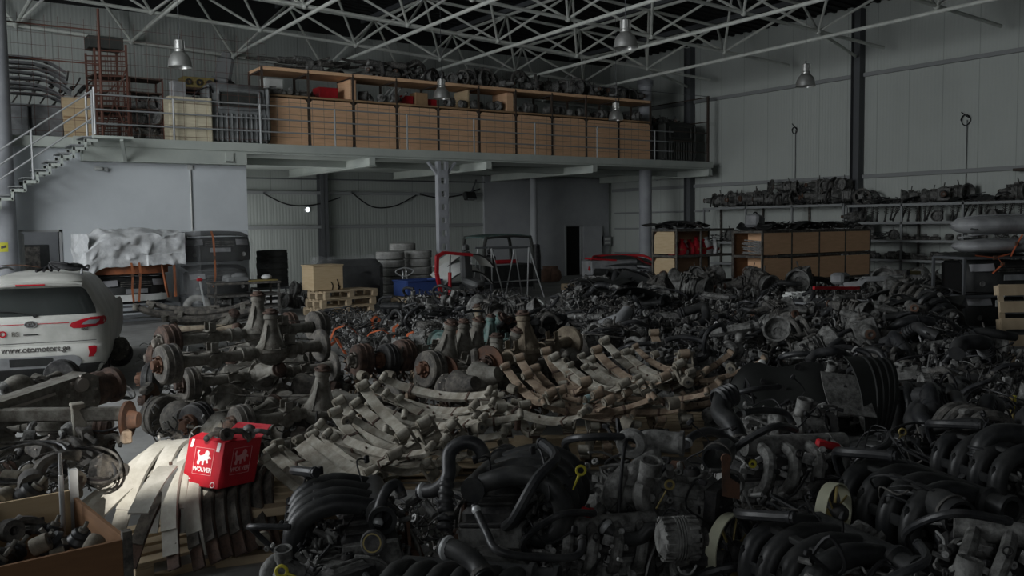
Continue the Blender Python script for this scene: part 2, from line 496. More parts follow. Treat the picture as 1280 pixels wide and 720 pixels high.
lf = MB(); lf.box((dr+.56, YB-.26, dt/2), (1.0, .05, dt-.03), Matrix.Rotation(math.radians(-6), 3, 'Z'))
leaf = struct('door_leaf', lf, 'grey_wall', d2)
hd = MB(); hd.cyl((dr+.95, YB-.33, 1.02), (dr+.83, YB-.33, 1.02), .02); struct('door_handle', hd, 'galvanised', leaf)

# office wall under the mezzanine, with its doorway and the dim room behind
XO = on_y(308, 220, YM+.35).x
od0, od1 = on_y(27, 300, YM+.35).x, on_y(74, 300, YM+.35).x
ow = MB()
yo = YM+.35
for a, b in (((-8, yo, 0), (od0, yo+.15, ZU)), ((od1, yo, 0), (XO, yo+.15, ZU)), ((od0, yo, 2.25), (od1, yo+.15, ZU)), ((XO-.15, yo+.15, 0), (XO, YB, ZU))):
    q = slab(a, b); ow.add(q.v, q.f)
struct('wall_left_office', ow, 'painted_wall')
d1 = thing('door_1'); d1['kind'] = 'structure'
fr = MB()
for a, b in (((od0-.06, yo-.03, 0), (od0, yo+.17, 2.31)), ((od1, yo-.03, 0), (od1+.06, yo+.17, 2.31)), ((od0-.06, yo-.03, 2.25), (od1+.06, yo+.17, 2.31))):
    q = slab(a, b); fr.add(q.v, q.f)
struct('door_frame', fr, 'galvanised', d1)
lf = MB(); lf.box((od0+.05, yo+.62, 1.11), (.05, .9, 2.2)); leaf = struct('door_leaf', lf, 'white_paint', d1)
hd = MB(); hd.cyl((od0+.08, yo+.95, 1.0), (od0+.16, yo+.95, 1.0), .02); struct('door_handle', hd, 'galvanised', leaf)
room = MB()
for a, b in (((od0-2, yo+3.2, 0), (od1+1.2, yo+3.3, 3)), ((od1+.5, yo+.15, 0), (od1+.55, yo+3.2, 3))):
    q = slab(a, b); room.add(q.v, q.f)
struct('wall_left_office_room', room, 'grey_wall')
cab = thing('cupboard', 'dark grey tall cupboard seen through the office doorway on the left', 'cupboard', ((od0+od1)/2+.05, yo+2.6, 0))
q = MB(); q.box((0, 0, .95), (.9, .5, 1.9), b=.01); q.build('body', 'black_plastic', cab)
q = MB(); q.box((.0, -.26, .95), (.42, .02, 1.8)); dd = q.build('door', 'axle_dark', cab)
q = MB(); q.cyl((.15, -.27, .95), (.15, -.32, .95), .015); q.build('handle', 'galvanised', dd)

# left wall and the wall behind the camera; an unseen opening is added high up, shaped to pass the one sunbeam
struct('wall_left', slab((X0-.2, Y0, 0), (X0, YB, 11.2)), 'grey_wall')
tb = (SUN_SPOT.y-Y0)/(-SUN_FROM.y)
hole = SUN_SPOT + SUN_FROM*tb
hw, hh = 0.42, 0.62
wr = MB(); zt = 11.2
for a, b in (((X0, Y0-.2, 0), (hole.x-hw, Y0, zt)), ((hole.x+hw, Y0-.2, 0), (XW, Y0, zt)), ((hole.x-hw, Y0-.2, 0), (hole.x+hw, Y0, hole.z-hh)), ((hole.x-hw, Y0-.2, hole.z+hh), (hole.x+hw, Y0, zt))):
    q = slab(a, b); wr.add(q.v, q.f)
struct('wall_rear', wr, 'grey_wall')

# wall girts (horizontal rails) and dark columns on the right wall, rails at the back
tn = 1
def girt(a, b, w, h, m='rail_grey'):
    global tn
    q = MB(); q.bar(a, b, w, h, b=.01); struct('trim_%d' % tn, q, m); tn += 1
for z in (3.78, 7.2):
    girt((XW-.06, Y0+.1, z), (XW-.06, YB-.15, z), .10, .13)
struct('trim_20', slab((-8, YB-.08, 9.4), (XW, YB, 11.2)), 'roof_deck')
for z in (2.3, 3.55):
    girt((XO+.1, YB-.06, z), (pl-.05, YB-.06, z), .10, .12)
girt((XO+.1, YB-.2, 4.05), (pl, YB-.2, 4.05), .05, .05, 'dark_column')
for z in (.95, 2.05, 2.75):
    girt((XW-.05, YB-.3, z), (XW-.05, 25.9, z), .07, .07)
def ibeam(name, x, y, z0, z1, m, w=.34, d=.3):
    q = MB(); zc = (z0+z1)/2; h = z1-z0
    q.box((x, y-w/2+.01, zc), (d, .02, h)); q.box((x, y+w/2-.01, zc), (d, .02, h)); q.box((x, y, zc), (.02, w, h))
    o = struct(name, q, m); return o
for i, yy in enumerate((11.3, 19.05, 26.9)):
    ibeam('column', XW-.17, yy, 0, zb(XW)+1.6, 'dark_column')
for X in (13.4,):
    ibeam('column', X, YB-.2, 0, ZU-.05, 'dark_column')

# round columns that carry the roof, in line with the mezzanine front
def round_column(p, r=.25):
    q = MB(); q.lathe([(r+.08, 0), (r+.08, .03), (r, .04), (r, zb(p[0])-.35), (r*1.25, zb(p[0])-.3), (r*1.25, zb(p[0])-.1), (.05, zb(p[0]))], (p[0], p[1], 0), n=28)
    return struct('column', q, 'column_paint', smooth=True)
round_column((24.75, 26.65)); lc = round_column((2.32, YM-.35), .30)
st = MB(); c = lc.location
ang = math.atan2(-(YM-.35), -2.32)
def onc(u, v): a = ang+(u-.5)*.62; return (2.32+.305*math.cos(a), YM-.35+.305*math.sin(a), 1.80+v*.22)
st.sheet(onc, 6, 1, .002); stk = st.build('warning_sticker', 'sticker_yellow', lc); stk['label'] = 'yellow warning sticker'
st = MB()
def onc2(u, v): a = ang+(u-.5)*.36; return (2.32+.309*math.cos(a), YM-.35+.309*math.sin(a), 1.87+v*.06+.03*u)
st.sheet(onc2, 4, 1, .002); st.build('sticker_symbol', 'text_grey', stk)

# lattice posts under the mezzanine: two channels with batten plates
def lattice(x, y, z1, w=.32):
    q = MB()
    for s in (-1, 1):
        q.box((x+s*w/2, y, z1/2), (.06, .2, z1)); q.box((x+s*(w/2-.05), y-.09, z1/2), (.05, .02, z1))
    z = .15
    while z < z1-.1:
        q.box((x, y-.1, z), (w, .02, .24)); z += .42
    for s in (-1, 1):
        q.bar((x+s*.15, y, z1-.45), (x+s*.5, y, z1-.03), .12, .06)
    q.box((x, y, .02), (w+.2, .4, .04))
    struct('column', q, 'column_paint')
lattice(14.75, YM+.15, ZU-.02); lattice(on_y(829, 250, 29.0).x, 29.0, ZU-.02)
q = MB(); q.cyl((on_y(667, 250, 30.5).x, 30.5, 0), (on_y(667, 250, 30.5).x, 30.5, ZU), .15, n=16); struct('column', q, 'grey_wall', smooth=True)

# the mezzanine: slab, edge channel, cross beams that stick out to the front
XM = 26.9
mz = thing('mezzanine_floor'); mz['kind'] = 'structure'
struct('slab', slab((-8, YM, ZU), (XM, YB, ZM)), 'slab_paint', mz)
struct('edge_channel', slab((4.0, YM-.06, ZU+.06), (XM+.05, YM, ZM+.03)), 'slab_paint', mz)
for xx in (7.9, 12.2, 16.4, 20.9, 26.75):
    q = MB(); q.box((xx, (YM+YB)/2-.2, ZU-.13), (.2, YB-YM-.2, .26)); q.box((xx, (YM+YB)/2-.2, ZU-.25), (.26, YB-YM-.2, .03))
    struct('cross_beam', q, 'slab_paint', mz)
q = slab((XO, YM+1.6, ZU-.2), (XM, YM+1.8, ZU)); struct('long_beam', q, 'slab_paint', mz)
q = slab((4.2, YM-.05, ZU-.32), (XO-.1, YM+.3, ZU)); struct('long_beam', q, 'slab_paint', mz)

# roof space frame
def truss():
    t = thing('roof_truss'); t['kind'] = 'structure'
    DX, DY, DEP = 3.32, 3.75, 1.45
    xs = [23.5-DX*i for i in range(-1, 9)]; ys = [YM+DY*k for k in range(-6, 2)]+[YB-.3]
    bot = lambda i, k: Vector((xs[i], ys[k], zb(xs[i])-(.4 if k == len(ys)-1 else 0)))   # the last row sits lower, at the back wall
    top = lambda i, k: Vector((xs[i]-DX/2, ys[k]+DY/2, zb(xs[i]-DX/2)+DEP))
    nx, ny = len(xs), len(ys)
    for i in range(1, nx):
        q = MB(); q.cyl(bot(i, 0), bot(i, ny-1), .055, n=8); q.build('bottom_chord', 'truss_paint', t)
    for k in range(ny):
        q = MB(); q.cyl(bot(0, k), bot(nx-1, k), .055, n=8); q.build('bottom_chord', 'truss_paint', t)
    for i in range(0, nx-1):
        q = MB(); q.cyl(top(i, 0), top(i, ny-2), .055, n=8); q.build('top_chord', 'truss_paint', t)
    for k in range(ny-1):
        q = MB(); q.cyl(top(0, k), top(nx-2, k), .055, n=8); q.build('top_chord', 'truss_paint', t)
    for i in range(1, nx):
        for k in range(ny):
            q = MB()
            for a in (i-1, i):
                for b in (k-1, k):
                    if 0 <= a < nx-1 and 0 <= b < ny-1:
                        q.cyl(bot(i, k), top(a, b), .042, n=7)
            q.ball(bot(i, k), .1, 8, 5)
            if q.v: q.build('web_brace', 'truss_paint', t)
    for k, yc in ((2, 11.3), (4, 19.05), (6, 26.9)):        # bars that tie the last nodes to the wall columns
        q = MB(); q.cyl(bot(1, k), (XW-.3, yc, zb(XW)+.02), .05, n=7); q.build('wall_tie', 'truss_paint', t)
    for i in range(0, nx-1, 1):  # purlins under the deck
        p = top(i, 0)+Vector((0, 0, .16))
        q = MB(); q.bar(p-Vector((0, 4, 0)), Vector((p.x, YB-.1, p.z)), .1, .16); q.build('purlin', 'dark_column', t)
truss()
# ================================================================ builders: car parts
def bolt_ring(q, o, axis, r, n, br=.008, h=.02):
    R = frame_z(axis)
    for i in range(n):
        p = Vector(o)+R @ Vector((r*math.cos(2*PI*i/n), r*math.sin(2*PI*i/n), 0))
        q.cyl(p, p+Vector(axis).normalized()*h, br, n=6)

def make_engine(seed, style, detail=1, cover='engine_black', mani='engine_plastic', block='engine_iron', turbo=False, gear=False):
    """car engine: crank along x with the belt side at +x, intake towards -y (the side the heap shows), sump at z=0"""
    R = random.Random(seed)
    t = thing('car_engine', 'engine', 'engine')
    n = 4 if style != 'six' else 6
    L = .52 if n == 4 else .60
    xs = [(-L/2+.07)+(L-.14)*i/(n-1) for i in range(n)]
    # sump
    q = MB(); q.box((-.02, 0, .07), (L-.04, .24, .14), b=.03, taper=1.0); q.box((0, 0, .15), (L, .31, .02), b=.005)
    q.box((.12, 0, .04), (.2, .2, .09), b=.03)
    for x in xs:
        q.cyl((x, -.145, .155), (x, -.145, .175), .009, n=6); q.cyl((x, .145, .155), (x, .145, .175), .009, n=6)
    q.build('oil_pan', 'engine_black', t)
    # block with ribs, plugs, bosses
    q = MB(); q.box((0, 0, .29), (L, .30, .27), b=.025)
    for s in (-1, 1):
        for x in xs:
            q.box((x+.05, s*.152, .29), (.016, .022, .25), b=.004)
            q.cyl((x, s*.14, .33), (x, s*.158, .33), .030, .026, n=12)
        q.box((0, s*.155, .20), (L*.95, .025, .02), b=.005); q.box((0, s*.155, .40), (L*.95, .022, .018), b=.005)
        for k in range(5):
            x, z = R.uniform(-L/2+.05, L/2-.05), R.uniform(.2, .4)
            q.cyl((x, s*.15, z), (x, s*.175, z), R.uniform(.012, .022), n=8)
    q.build('block', block, t)
    # head and valve cover
    q = MB(); q.box((0, 0, .47), (L-.01, .27, .10), b=.012)
    for x in xs:
        q.cyl((x, -.13, .46), (x, -.155, .46), .03, n=10); q.cyl((x, .13, .46), (x, .155, .46), .03, n=10)
    q.build('cylinder_head', 'cast_alloy', t)
    q = MB(); q.box((0, 0, .555), (L-.03, .23, .075), b=.02); q.box((0, 0, .525), (L-.01, .25, .02), b=.005)
    for i, x in enumerate(xs):
        for s in (-1, 1): q.cyl((x+.04, s*.115, .53), (x+.04, s*.115, .555), .010, n=6)
        if style in ('coil', 'six'): q.box((x, .0, .60), (.05, .12, .03), b=.01); q.cyl((x, 0, .6), (x, 0, .635), .022, n=10)
        else: q.box((x, 0, .598), (.02, .20, .012), b=.004)
    vc = q.build('valve_cover', cover, t)
    q = MB(); q.lathe([(0, 0), (.035, 0), (.038, .01), (.034, .03), (.02, .034), (0, .034)], (L/2-.12, .05, .59), n=14)
    for a in range(3): q.box((L/2-.12, .05, .626), (.05, .012, .012), Matrix.Rotation(a*PI/3, 3, 'Z'), .003)
    q.build('oil_cap', 'engine_black', vc)
    # intake manifold
    q = MB()
    if style in ('arch', 'six'):
        for x in xs:
            q.tube([(x, -.13, .47), (x, -.24, .45), (x-.01, -.31, .54), (x-.02, -.27, .67), (x-.025, -.13, .72), (x-.03, .02, .69)], [k*(.85 if detail < 2 else 1.08) for k in (.034, .037, .041, .042, .041, .036)], 10, 4)
            q.box((x-.015, -.29, .625), (.02, .1, .10), b=.01)
            q.box((x, -.155, .47), (.10, .02, .075), b=.01)
        q.tube([(-L/2, .05, .675), (L/2-.04, .05, .675)], 0.052, 14)
        q.box((-.02, -.315, .60), (L-.12, .022, .05), b=.008); q.box((-.02, -.2, .725), (L-.1, .04, .025), b=.006)
        q.lathe([(.038, 0), (.062, .0), (.062, .02), (.045, .03), (.045, .10), (.058, .10), (.058, .12), (.04, .12)], (L/2-.06, .05, .675), (1, 0, 0), 16, True)
    elif style == 'flat':
        for x in xs:
            q.tube([(x, -.13, .47), (x, -.22, .48), (x, -.30, .54), (x, -.31, .60)], [.03, .032, .034, .036], 9, 4)
        q.box((0, -.29, .64), (L-.02, .17, .11), b=.035)
        for x in xs: q.box((x, -.29, .698), (.03, .15, .012), b=.004)
        q.lathe([(.03, 0), (.05, 0), (.05, .08), (.03, .08)], (L/2-.03, -.29, .64), (1, 0, 0), 14, True)
    elif style == 'side':
        for x in xs:
            q.tube([(x, -.13, .46), (x, -.22, .44), (x, -.28, .36), (x, -.27, .27)], [.028, .03, .031, .031], 9, 4)
            q.box((x, -.155, .46), (.08, .02, .065), b=.008)
        q.tube([(-L/2+.03, -.26, .25), (L/2-.03, -.26, .25)], .05, 12)
        q.cyl((L/2-.05, -.26, .25), (L/2+.05, -.26, .25), .04, n=14, inner=.03)
    else:                                                  # coil: smooth alloy arms, low
        for x in xs:
            q.tube([(x, -.13, .47), (x, -.20, .50), (x, -.25, .57), (x+.03, -.2, .65), (x+.05, -.08, .67)], [.027, .03, .03, .03, .028], 9, 4)
            q.box((x, -.155, .47), (.085, .02, .065), b=.008)
        q.tube([(-L/2+.05, -.05, .67), (L/2, -.05, .67)], .048, 12)
        q.cyl((L/2-.02, -.05, .67), (L/2+.07, -.05, .67), .05, n=16, inner=.036)
    q.build('intake_manifold', mani, t)
    # exhaust manifold
    q = MB()
    for x in xs:
        q.tube([(x, .13, .45), (x, .20, .43), (x*.7, .23, .36), (x*.3, .22, .28)], [.022, .024, .025, .028], 8, 3)
        q.box((x, .15, .45), (.075, .016, .06), b=.005)
    q.tube([(0, .22, .29), (.01, .22, .18), (.05, .2, .08)], .034, 10); q.cyl((.05, .2, .085), (.05, .2, .065), .055, n=12)
    q.build('exhaust_manifold', 'rust', t)
    if turbo:
        q = MB()
        q.lathe([(.03, 0), (.075, .0), (.09, .02), (.09, .05), (.06, .075), (.04, .08), (.04, .12), (.06, .13), (.085, .15), (.085, .185), (.06, .2), (.035, .2)], (-.12, -.26, .55), (1, 0, .1), 18)
        q.tube([(-.07, -.33, .55), (-.07, -.29, .62), (-.07, -.22, .64)], .035, 10); q.tube([(.05, -.18, .57), (.05, -.28, .63), (.08, -.3, .70)], .035, 10)
        q.cyl((.08, -.3, .68), (.09, -.31, .735), .048, n=16, inner=.036)
        q.build('turbocharger', 'cast_alloy', t)
    # front: timing cover, pulleys, belt, alternator
    q = MB(); q.prism([(-.13, .08), (.13, .08), (.15, .2), (.14, .42), (.11, .58), (-.11, .58), (-.14, .42), (-.15, .2)], .05, (L/2-.005, 0, 0), Matrix(((0, 0, 1), (1, 0, 0), (0, 1, 0))))
    for k in range(9):
        a = 2*PI*k/9; q.cyl((L/2+.04, .12*math.cos(a), .33+.2*math.sin(a)), (L/2+.06, .12*math.cos(a), .33+.2*math.sin(a)), .008, n=6)
    q.build('timing_cover', R.choice(['cast_alloy', 'engine_black', 'engine_iron']), t)
    def pulley(q, c, r, w=.03):
        q.lathe([(0, 0), (r*.3, 0), (r*.35, .008), (r*.8, .006), (r, 0), (r, w*.3), (r*.93, w*.4), (r*.93, w*.6), (r, w*.7), (r, w), (r*.8, w*.9), (r*.4, w*.9), (r*.25, w*1.15), (0, w*1.15)], c, (1, 0, 0), 18)
    P = [(0, .14, .085), (.02, .38, .06), (-.19, .34, .035), (.15, .25, .055)]
    q = MB(); pulley(q, (L/2+.055, P[0][0], P[0][1]), P[0][2], .04); q.build('crank_pulley', 'engine_iron', t)
    q = MB(); pulley(q, (L/2+.055, P[1][0], P[1][1]), P[1][2]); pulley(q, (L/2+.055, P[3][0], P[3][1]), P[3][2]); q.build('idler_pulley', 'cast_alloy', t)
    q = MB()
    q.tube([(L/2+.075, P[0][0]-.06, P[0][1]-.06), (L/2+.075, P[0][0]+.06, P[0][1]-.06), (L/2+.075, .205, .24), (L/2+.075, .15, .305), (L/2+.075, .02, .44), (L/2+.075, -.19, .375), (L/2+.075, -.225, .33)], .008, 6, 3, closed=True)
    q.build('drive_belt', 'rubber_hose', t)
    q = MB(); ax = L/2-.13
    q.lathe([(0, 0), (.05, 0), (.066, .015), (.07, .03), (.07, .055), (.066, .06), (.07, .065), (.07, .10), (.064, .125), (.03, .135), (.03, .16), (0, .16)], (ax, -.19, .34), (1, 0, 0), 18)
    for k in range(16):
        a = 2*PI*k/16; q.box((ax+.10, -.19+.068*math.cos(a), .34+.068*math.sin(a)), (.06, .008, .012), Matrix.Rotation(a, 3, 'X'))
    q.box((ax+.06, -.16, .25), (.06, .05, .08), b=.01)
    alt = q.build('alternator', 'cast_alloy', t)
    q = MB(); pulley(q, (L/2+.055, P[2][0], P[2][1]), P[2][2]); q.build('pulley', 'engine_iron', alt)
    # bell housing / flywheel / gearbox at the back
    q = MB(); q.lathe([(.10, -.02), (.205, -.02), (.21, 0), (.20, .015), (.17, .06), (.165, .12), (.0, .12)] if gear else [(.12, 0), (.20, 0), (.205, .012), (.205, .03), (.19, .035), (.185, .09), (.165, .09), (.16, .03), (.05, .03), (.05, .06), (0, .06)], (-L/2, 0, .25), (-1, 0, 0), 24)
    bolt_ring(q, (-L/2, 0, .25), (-1, 0, 0), .197, 14, .009, .035)
    q.build('bell_housing', 'cast_alloy', t)
    if gear:
        q = MB(); q.box((-L/2-.24, 0, .25), (.26, .25, .28), b=.05); q.cyl((-L/2-.2, .05, .25), (-L/2-.46, .03, .23), .10, .065, n=14)
        for k in range(5): q.box((-L/2-.15-.05*k, 0, .25), (.012, .27, .30), b=.01)
        q.box((-L/2-.25, 0, .40), (.12, .10, .05), b=.01)
        q.build('gearbox', 'cast_alloy', t)
    else:
        q = MB(); q.lathe([(.04, 0), (.15, 0), (.155, .01), (.155, .025), (.12, .03), (.10, .05), (.07, .05), (.05, .03), (.04, .03)], (-L/2-.035, 0, .25), (-1, 0, 0), 24, True)
        bolt_ring(q, (-L/2-.06, 0, .25), (-1, 0, 0), .135, 9, .008, .015); q.build('clutch', 'engine_iron', t)
    # hoses
    hoses = [[(L/2-.02, -.06, .52), (L/2+.10, -.12, .58), (L/2+.12, -.26, .60), (L/2-.02, -.36, .56), (L/2-.15, -.37, .44)],
             [(L/2+.02, .1, .45), (L/2+.14, .16, .5), (L/2+.12, .24, .62), (L/2-.1, .24, .70), (0, .16, .72)],
             [(-L/2+.02, -.08, .52), (-L/2-.10, -.14, .6), (-L/2-.1, -.24, .72), (-L/2+.05, -.3, .80), (-L/2+.22, -.2, .79)],
             [(-L/2, .12, .45), (-L/2-.13, .16, .5), (-L/2-.15, .02, .62), (-L/2-.06, -.12, .68)]]
    R.shuffle(hoses)
    for k in range(2 if detail < 2 else 1):
        q = MB(); hp = [Vector(p)+Vector((R.uniform(-.02, .02), R.uniform(-.02, .02), R.uniform(-.02, .03))) for p in hoses[k]]
        rr = R.choice([.017, .022, .026]); q.tube(hp, rr, 9, 5)
        for e in (0, -1):
            d = (hp[1]-hp[0]) if e == 0 else (hp[-2]-hp[-1])
            q.cyl(hp[e]+d.normalized()*.012, hp[e]+d.normalized()*.027, rr*1.14, n=10)
        q.build('hose', 'rubber_hose', t)
    # thin metal pipes
    q = MB()
    for k in range(2+detail):
        y0 = R.choice([-.17, .17]); x0 = R.uniform(-.2, .2)
        q.tube([(x0, y0, .2), (x0+R.uniform(-.1, .1), y0*1.25, .32), (x0+R.uniform(-.15, .15), y0*1.2, .5), (x0+R.uniform(-.2, .2), y0*.7, .61), (x0+R.uniform(-.2, .2), y0*.2, .63)], R.choice([.006, .008, .010]), 6, 4)
    q.build('pipe', R.choice(['cast_alloy', 'bright_alloy', 'engine_iron']), t)
    # wiring loom: loose loops
    q = MB()
    for k in range(6):
        p = Vector((R.uniform(-L/2, L/2), R.uniform(-.28, .2), R.uniform(.42, .66))); pts = [p]
        for j in range(5):
            p = p+Vector((R.uniform(-.14, .14), R.uniform(-.12, .10), R.uniform(-.10, .12)))
            p.x = max(-L/2-.08, min(L/2+.08, p.x)); p.y = max(-.37, min(.28, p.y)); p.z = max(.2, min(.8, p.z)); pts.append(p.copy())
        q.tube(pts, R.choice([.004, .005, .006, .009]), 5, 4)
        q.box(pts[-1], (.035, .022, .02), Euler((R.random()*3, R.random()*3, 0)).to_matrix(), .004)
    q.build('wiring_loom', 'wire_black', t)
    # small fittings: sensors, brackets, clamps
    q = MB()
    for k in range(46+26*detail):
        s = R.choice([-1, -1, 1]); x = R.uniform(-L/2, L/2); z = R.uniform(.2, .66); y = s*R.uniform(.10 if z > .56 else .14, .24)
        if k % 3 == 0:
            q.cyl((x, y, z), (x+R.uniform(-.03, .03), y+s*.05, z+R.uniform(0, .05)), R.uniform(.008, .02), n=8)
        elif k % 3 == 1:
            q.box((x, y, z), (R.uniform(.02, .075), R.uniform(.006, .014), R.uniform(.02, .055)), Euler((R.uniform(-.4, .4), R.uniform(-.6, .6), R.uniform(-.4, .4))).to_matrix(), .003)
        else:
            q.lathe([(.007, 0), (.016, 0), (.016, .012), (.007, .012)], (x, y, z), (R.uniform(-1, 1), s, R.uniform(-.3, 1)), 9, True)
    q.build('fittings', R.choice(['cast_alloy', 'bright_alloy', 'bright_alloy']), t, kind='stuff')
    q = MB(); q.cyl((-.15, .2, .25), (-.15, .29, .22), .042, .04, n=16); q.build('oil_filter', R.choice(['engine_black', 'grey_plastic']), t)
    if detail >= 2:
        q = MB(); dx = R.uniform(-.1, .15)
        q.tube([(dx, -.165, .25), (dx+.01, -.2, .45), (dx+.02, -.235, .62)], .005, 6, 3)
        q.build('dipstick_tube', 'engine_iron', t)
        q = MB(); q.tube([(dx+.02, -.235, .61), (dx+.025, -.24, .66)], .006, 6)
        q.tube([(dx+.025+.016*math.cos(a), -.24, .676+.016*math.sin(a)) for a in [2*PI*i/8 for i in range(8)]], .004, 6, 2, closed=True)
        q.build('dipstick', 'engine_black', t)
        # starter motor
        q = MB(); q.cyl((-L/2+.03, -.2, .22), (-L/2+.2, -.2, .22), .04, n=14); q.cyl((-L/2+.05, -.2, .285), (-L/2+.15, -.2, .285), .024, n=12); q.build('starter_motor', 'engine_black', t)
        # mounting bracket plate
        q = MB(); q.prism([(-.06, -.05), (.07, -.05), (.07, .0), (.03, .09), (-.02, .09), (-.06, .02)], .014, (.02, .18, .52), Matrix(((1, 0, 0), (0, 0, -1), (0, 1, 0))) )
        q.build('lifting_bracket', 'rust', t)
    return t

def make_gearbox(seed):
    R = random.Random(seed)
    t = thing('gearbox', 'gearbox', 'gearbox')
    q = MB(); q.lathe([(0, .11), (.05, .11), (.055, .09), (.14, .10), (.165, .0), (.19, 0), (.195, .02), (.18, .05), (.14, .14), (.12, .17), (0, .17)], (-.25, 0, .2), (1, 0, 0), 20)
    bolt_ring(q, (-.25, 0, .2), (1, 0, 0), .183, 12, .009, .03); q.build('bell_housing', 'cast_alloy', t)
    q = MB(); q.box((.05, 0, .2), (.28, .24, .26), b=.05)
    for k in range(6): q.box((-.06+.05*k, 0, .2), (.012, .26, .28), b=.012)
    q.cyl((.18, 0, .2), (.42, 0, .2), .10, .06, n=16); q.cyl((.42, 0, .2), (.46, 0, .2), .045, n=14)
    q.build('case', R.choice(['cast_alloy', 'engine_iron']), t)
    q = MB(); q.box((.0, .02, .35), (.14, .11, .04), b=.01); q.cyl((0, 0, .36), (.02, .02, .47), .012); q.cyl((.1, .12, .25), (.1, .2, .27), .03, .02, n=10)
    q.build('shift_cover', 'engine_iron', t)
    q = MB(); q.lathe([(.03, 0), (.06, .0), (.06, .015), (.03, .02)], (.46, 0, .2), (1, 0, 0), 14, True); q.build('output_flange', 'rust', t)
    return t

def make_starter(seed):
    R = random.Random(seed)
    t = thing('starter_motor', 'starter', 'starter motor')
    q = MB(); q.cyl((-.13, 0, .06), (.08, 0, .06), .055, n=14); q.lathe([(.055, 0), (.065, 0), (.06, .05), (.04, .09), (.02, .1), (0, .1)], (.08, 0, .06), (1, 0, 0), 14); q.build('body', 'engine_iron', t)
    q = MB(); q.cyl((-.08, 0, .14), (.06, 0, .14), .032, n=12); q.build('solenoid', 'cast_alloy', t)
    return t

def make_alternator(seed):
    t = thing('alternator', 'alternator', 'alternator')
    q = MB(); q.lathe([(0, -.08), (.05, -.08), (.075, -.06), (.08, -.03), (.075, 0), (.08, .03), (.075, .06), (.04, .075), (.02, .08), (0, .08)], (0, 0, .085), (1, 0, 0), 18)
    for k in range(16):
        a = 2*PI*k/16
        for x in (.048, -.048): q.box((x, .079*math.cos(a), .085+.079*math.sin(a)), (.04, .010, .014), Matrix.Rotation(a, 3, 'X'))
    for x in (-.015, -.005, .005, .015): q.lathe([(.07, -.003), (.084, -.003), (.084, .003), (.07, .003)], (x, 0, .085), (1, 0, 0), 18, True)
    q.build('body', 'cast_alloy', t)
    q = MB(); q.lathe([(0, 0), (.035, 0), (.035, .008), (.028, .015), (.035, .022), (.035, .03), (0, .03)], (.08, 0, .085), (1, 0, 0), 14); q.build('pulley', 'engine_iron', t)
    return t

def make_strut(seed):
    """suspension leg: damper with coil spring, lying along x"""
    t = thing('suspension_strut', 'strut', 'suspension strut')
    q = MB(); q.cyl((-.3, 0, .07), (.02, 0, .07), .028, n=12); q.cyl((.02, 0, .07), (.3, 0, .07), .012, n=8); q.box((-.3, 0, .07), (.08, .05, .09), b=.01); q.build('damper', 'engine_black', t)
    q = MB(); q.tube([(-.06+.3*i/40, .062*math.cos(i*PI/4), .07+.062*math.sin(i*PI/4)) for i in range(41)], .008, 6, 1); q.build('coil_spring', 'engine_iron', t)
    q = MB(); q.lathe([(0, 0), (.075, 0), (.07, .02), (.03, .04), (0, .04)], (.25, 0, .07), (1, 0, 0), 14); q.build('top_mount', 'rubber_hose', t)
    return t

def make_tangle(seed, n=9, sx=.45, sy=.35, sz=.3, r=(.005, .013), name='coiled_hoses', cat='hoses', m='rubber_hose'):
    """a bunch of hoses or pipes held together in one coil"""
    R = random.Random(seed)
    t = thing(name, name, cat)
    for k in range(n):
        q = MB(); pts = []
        a0 = R.random()*6.3; rr = R.uniform(.3, 1)
        for j in range(7):
            a = a0+j*R.uniform(.5, .9)
            pts.append((math.cos(a)*sx*rr*R.uniform(.8, 1.1), math.sin(a)*sy*rr*R.uniform(.8, 1.1), max(.02, sz*(.2+.7*(k/n))+R.uniform(-.08, .08)*sz*3)))
        q.tube(pts, R.uniform(*r), 7, 5)
        q.build('hose' if 'hose' in name else 'pipe', m if R.random() < .7 else 'engine_iron', t)
    return t

def arc_path(L, sag, n=14, x0=None, x1=None):
    x0 = -L/2 if x0 is None else x0; x1 = L/2 if x1 is None else x1
    return [(x0+(x1-x0)*i/n, 0, sag*((2*(x0+(x1-x0)*i/n)/L)**2)) for i in range(n+1)]

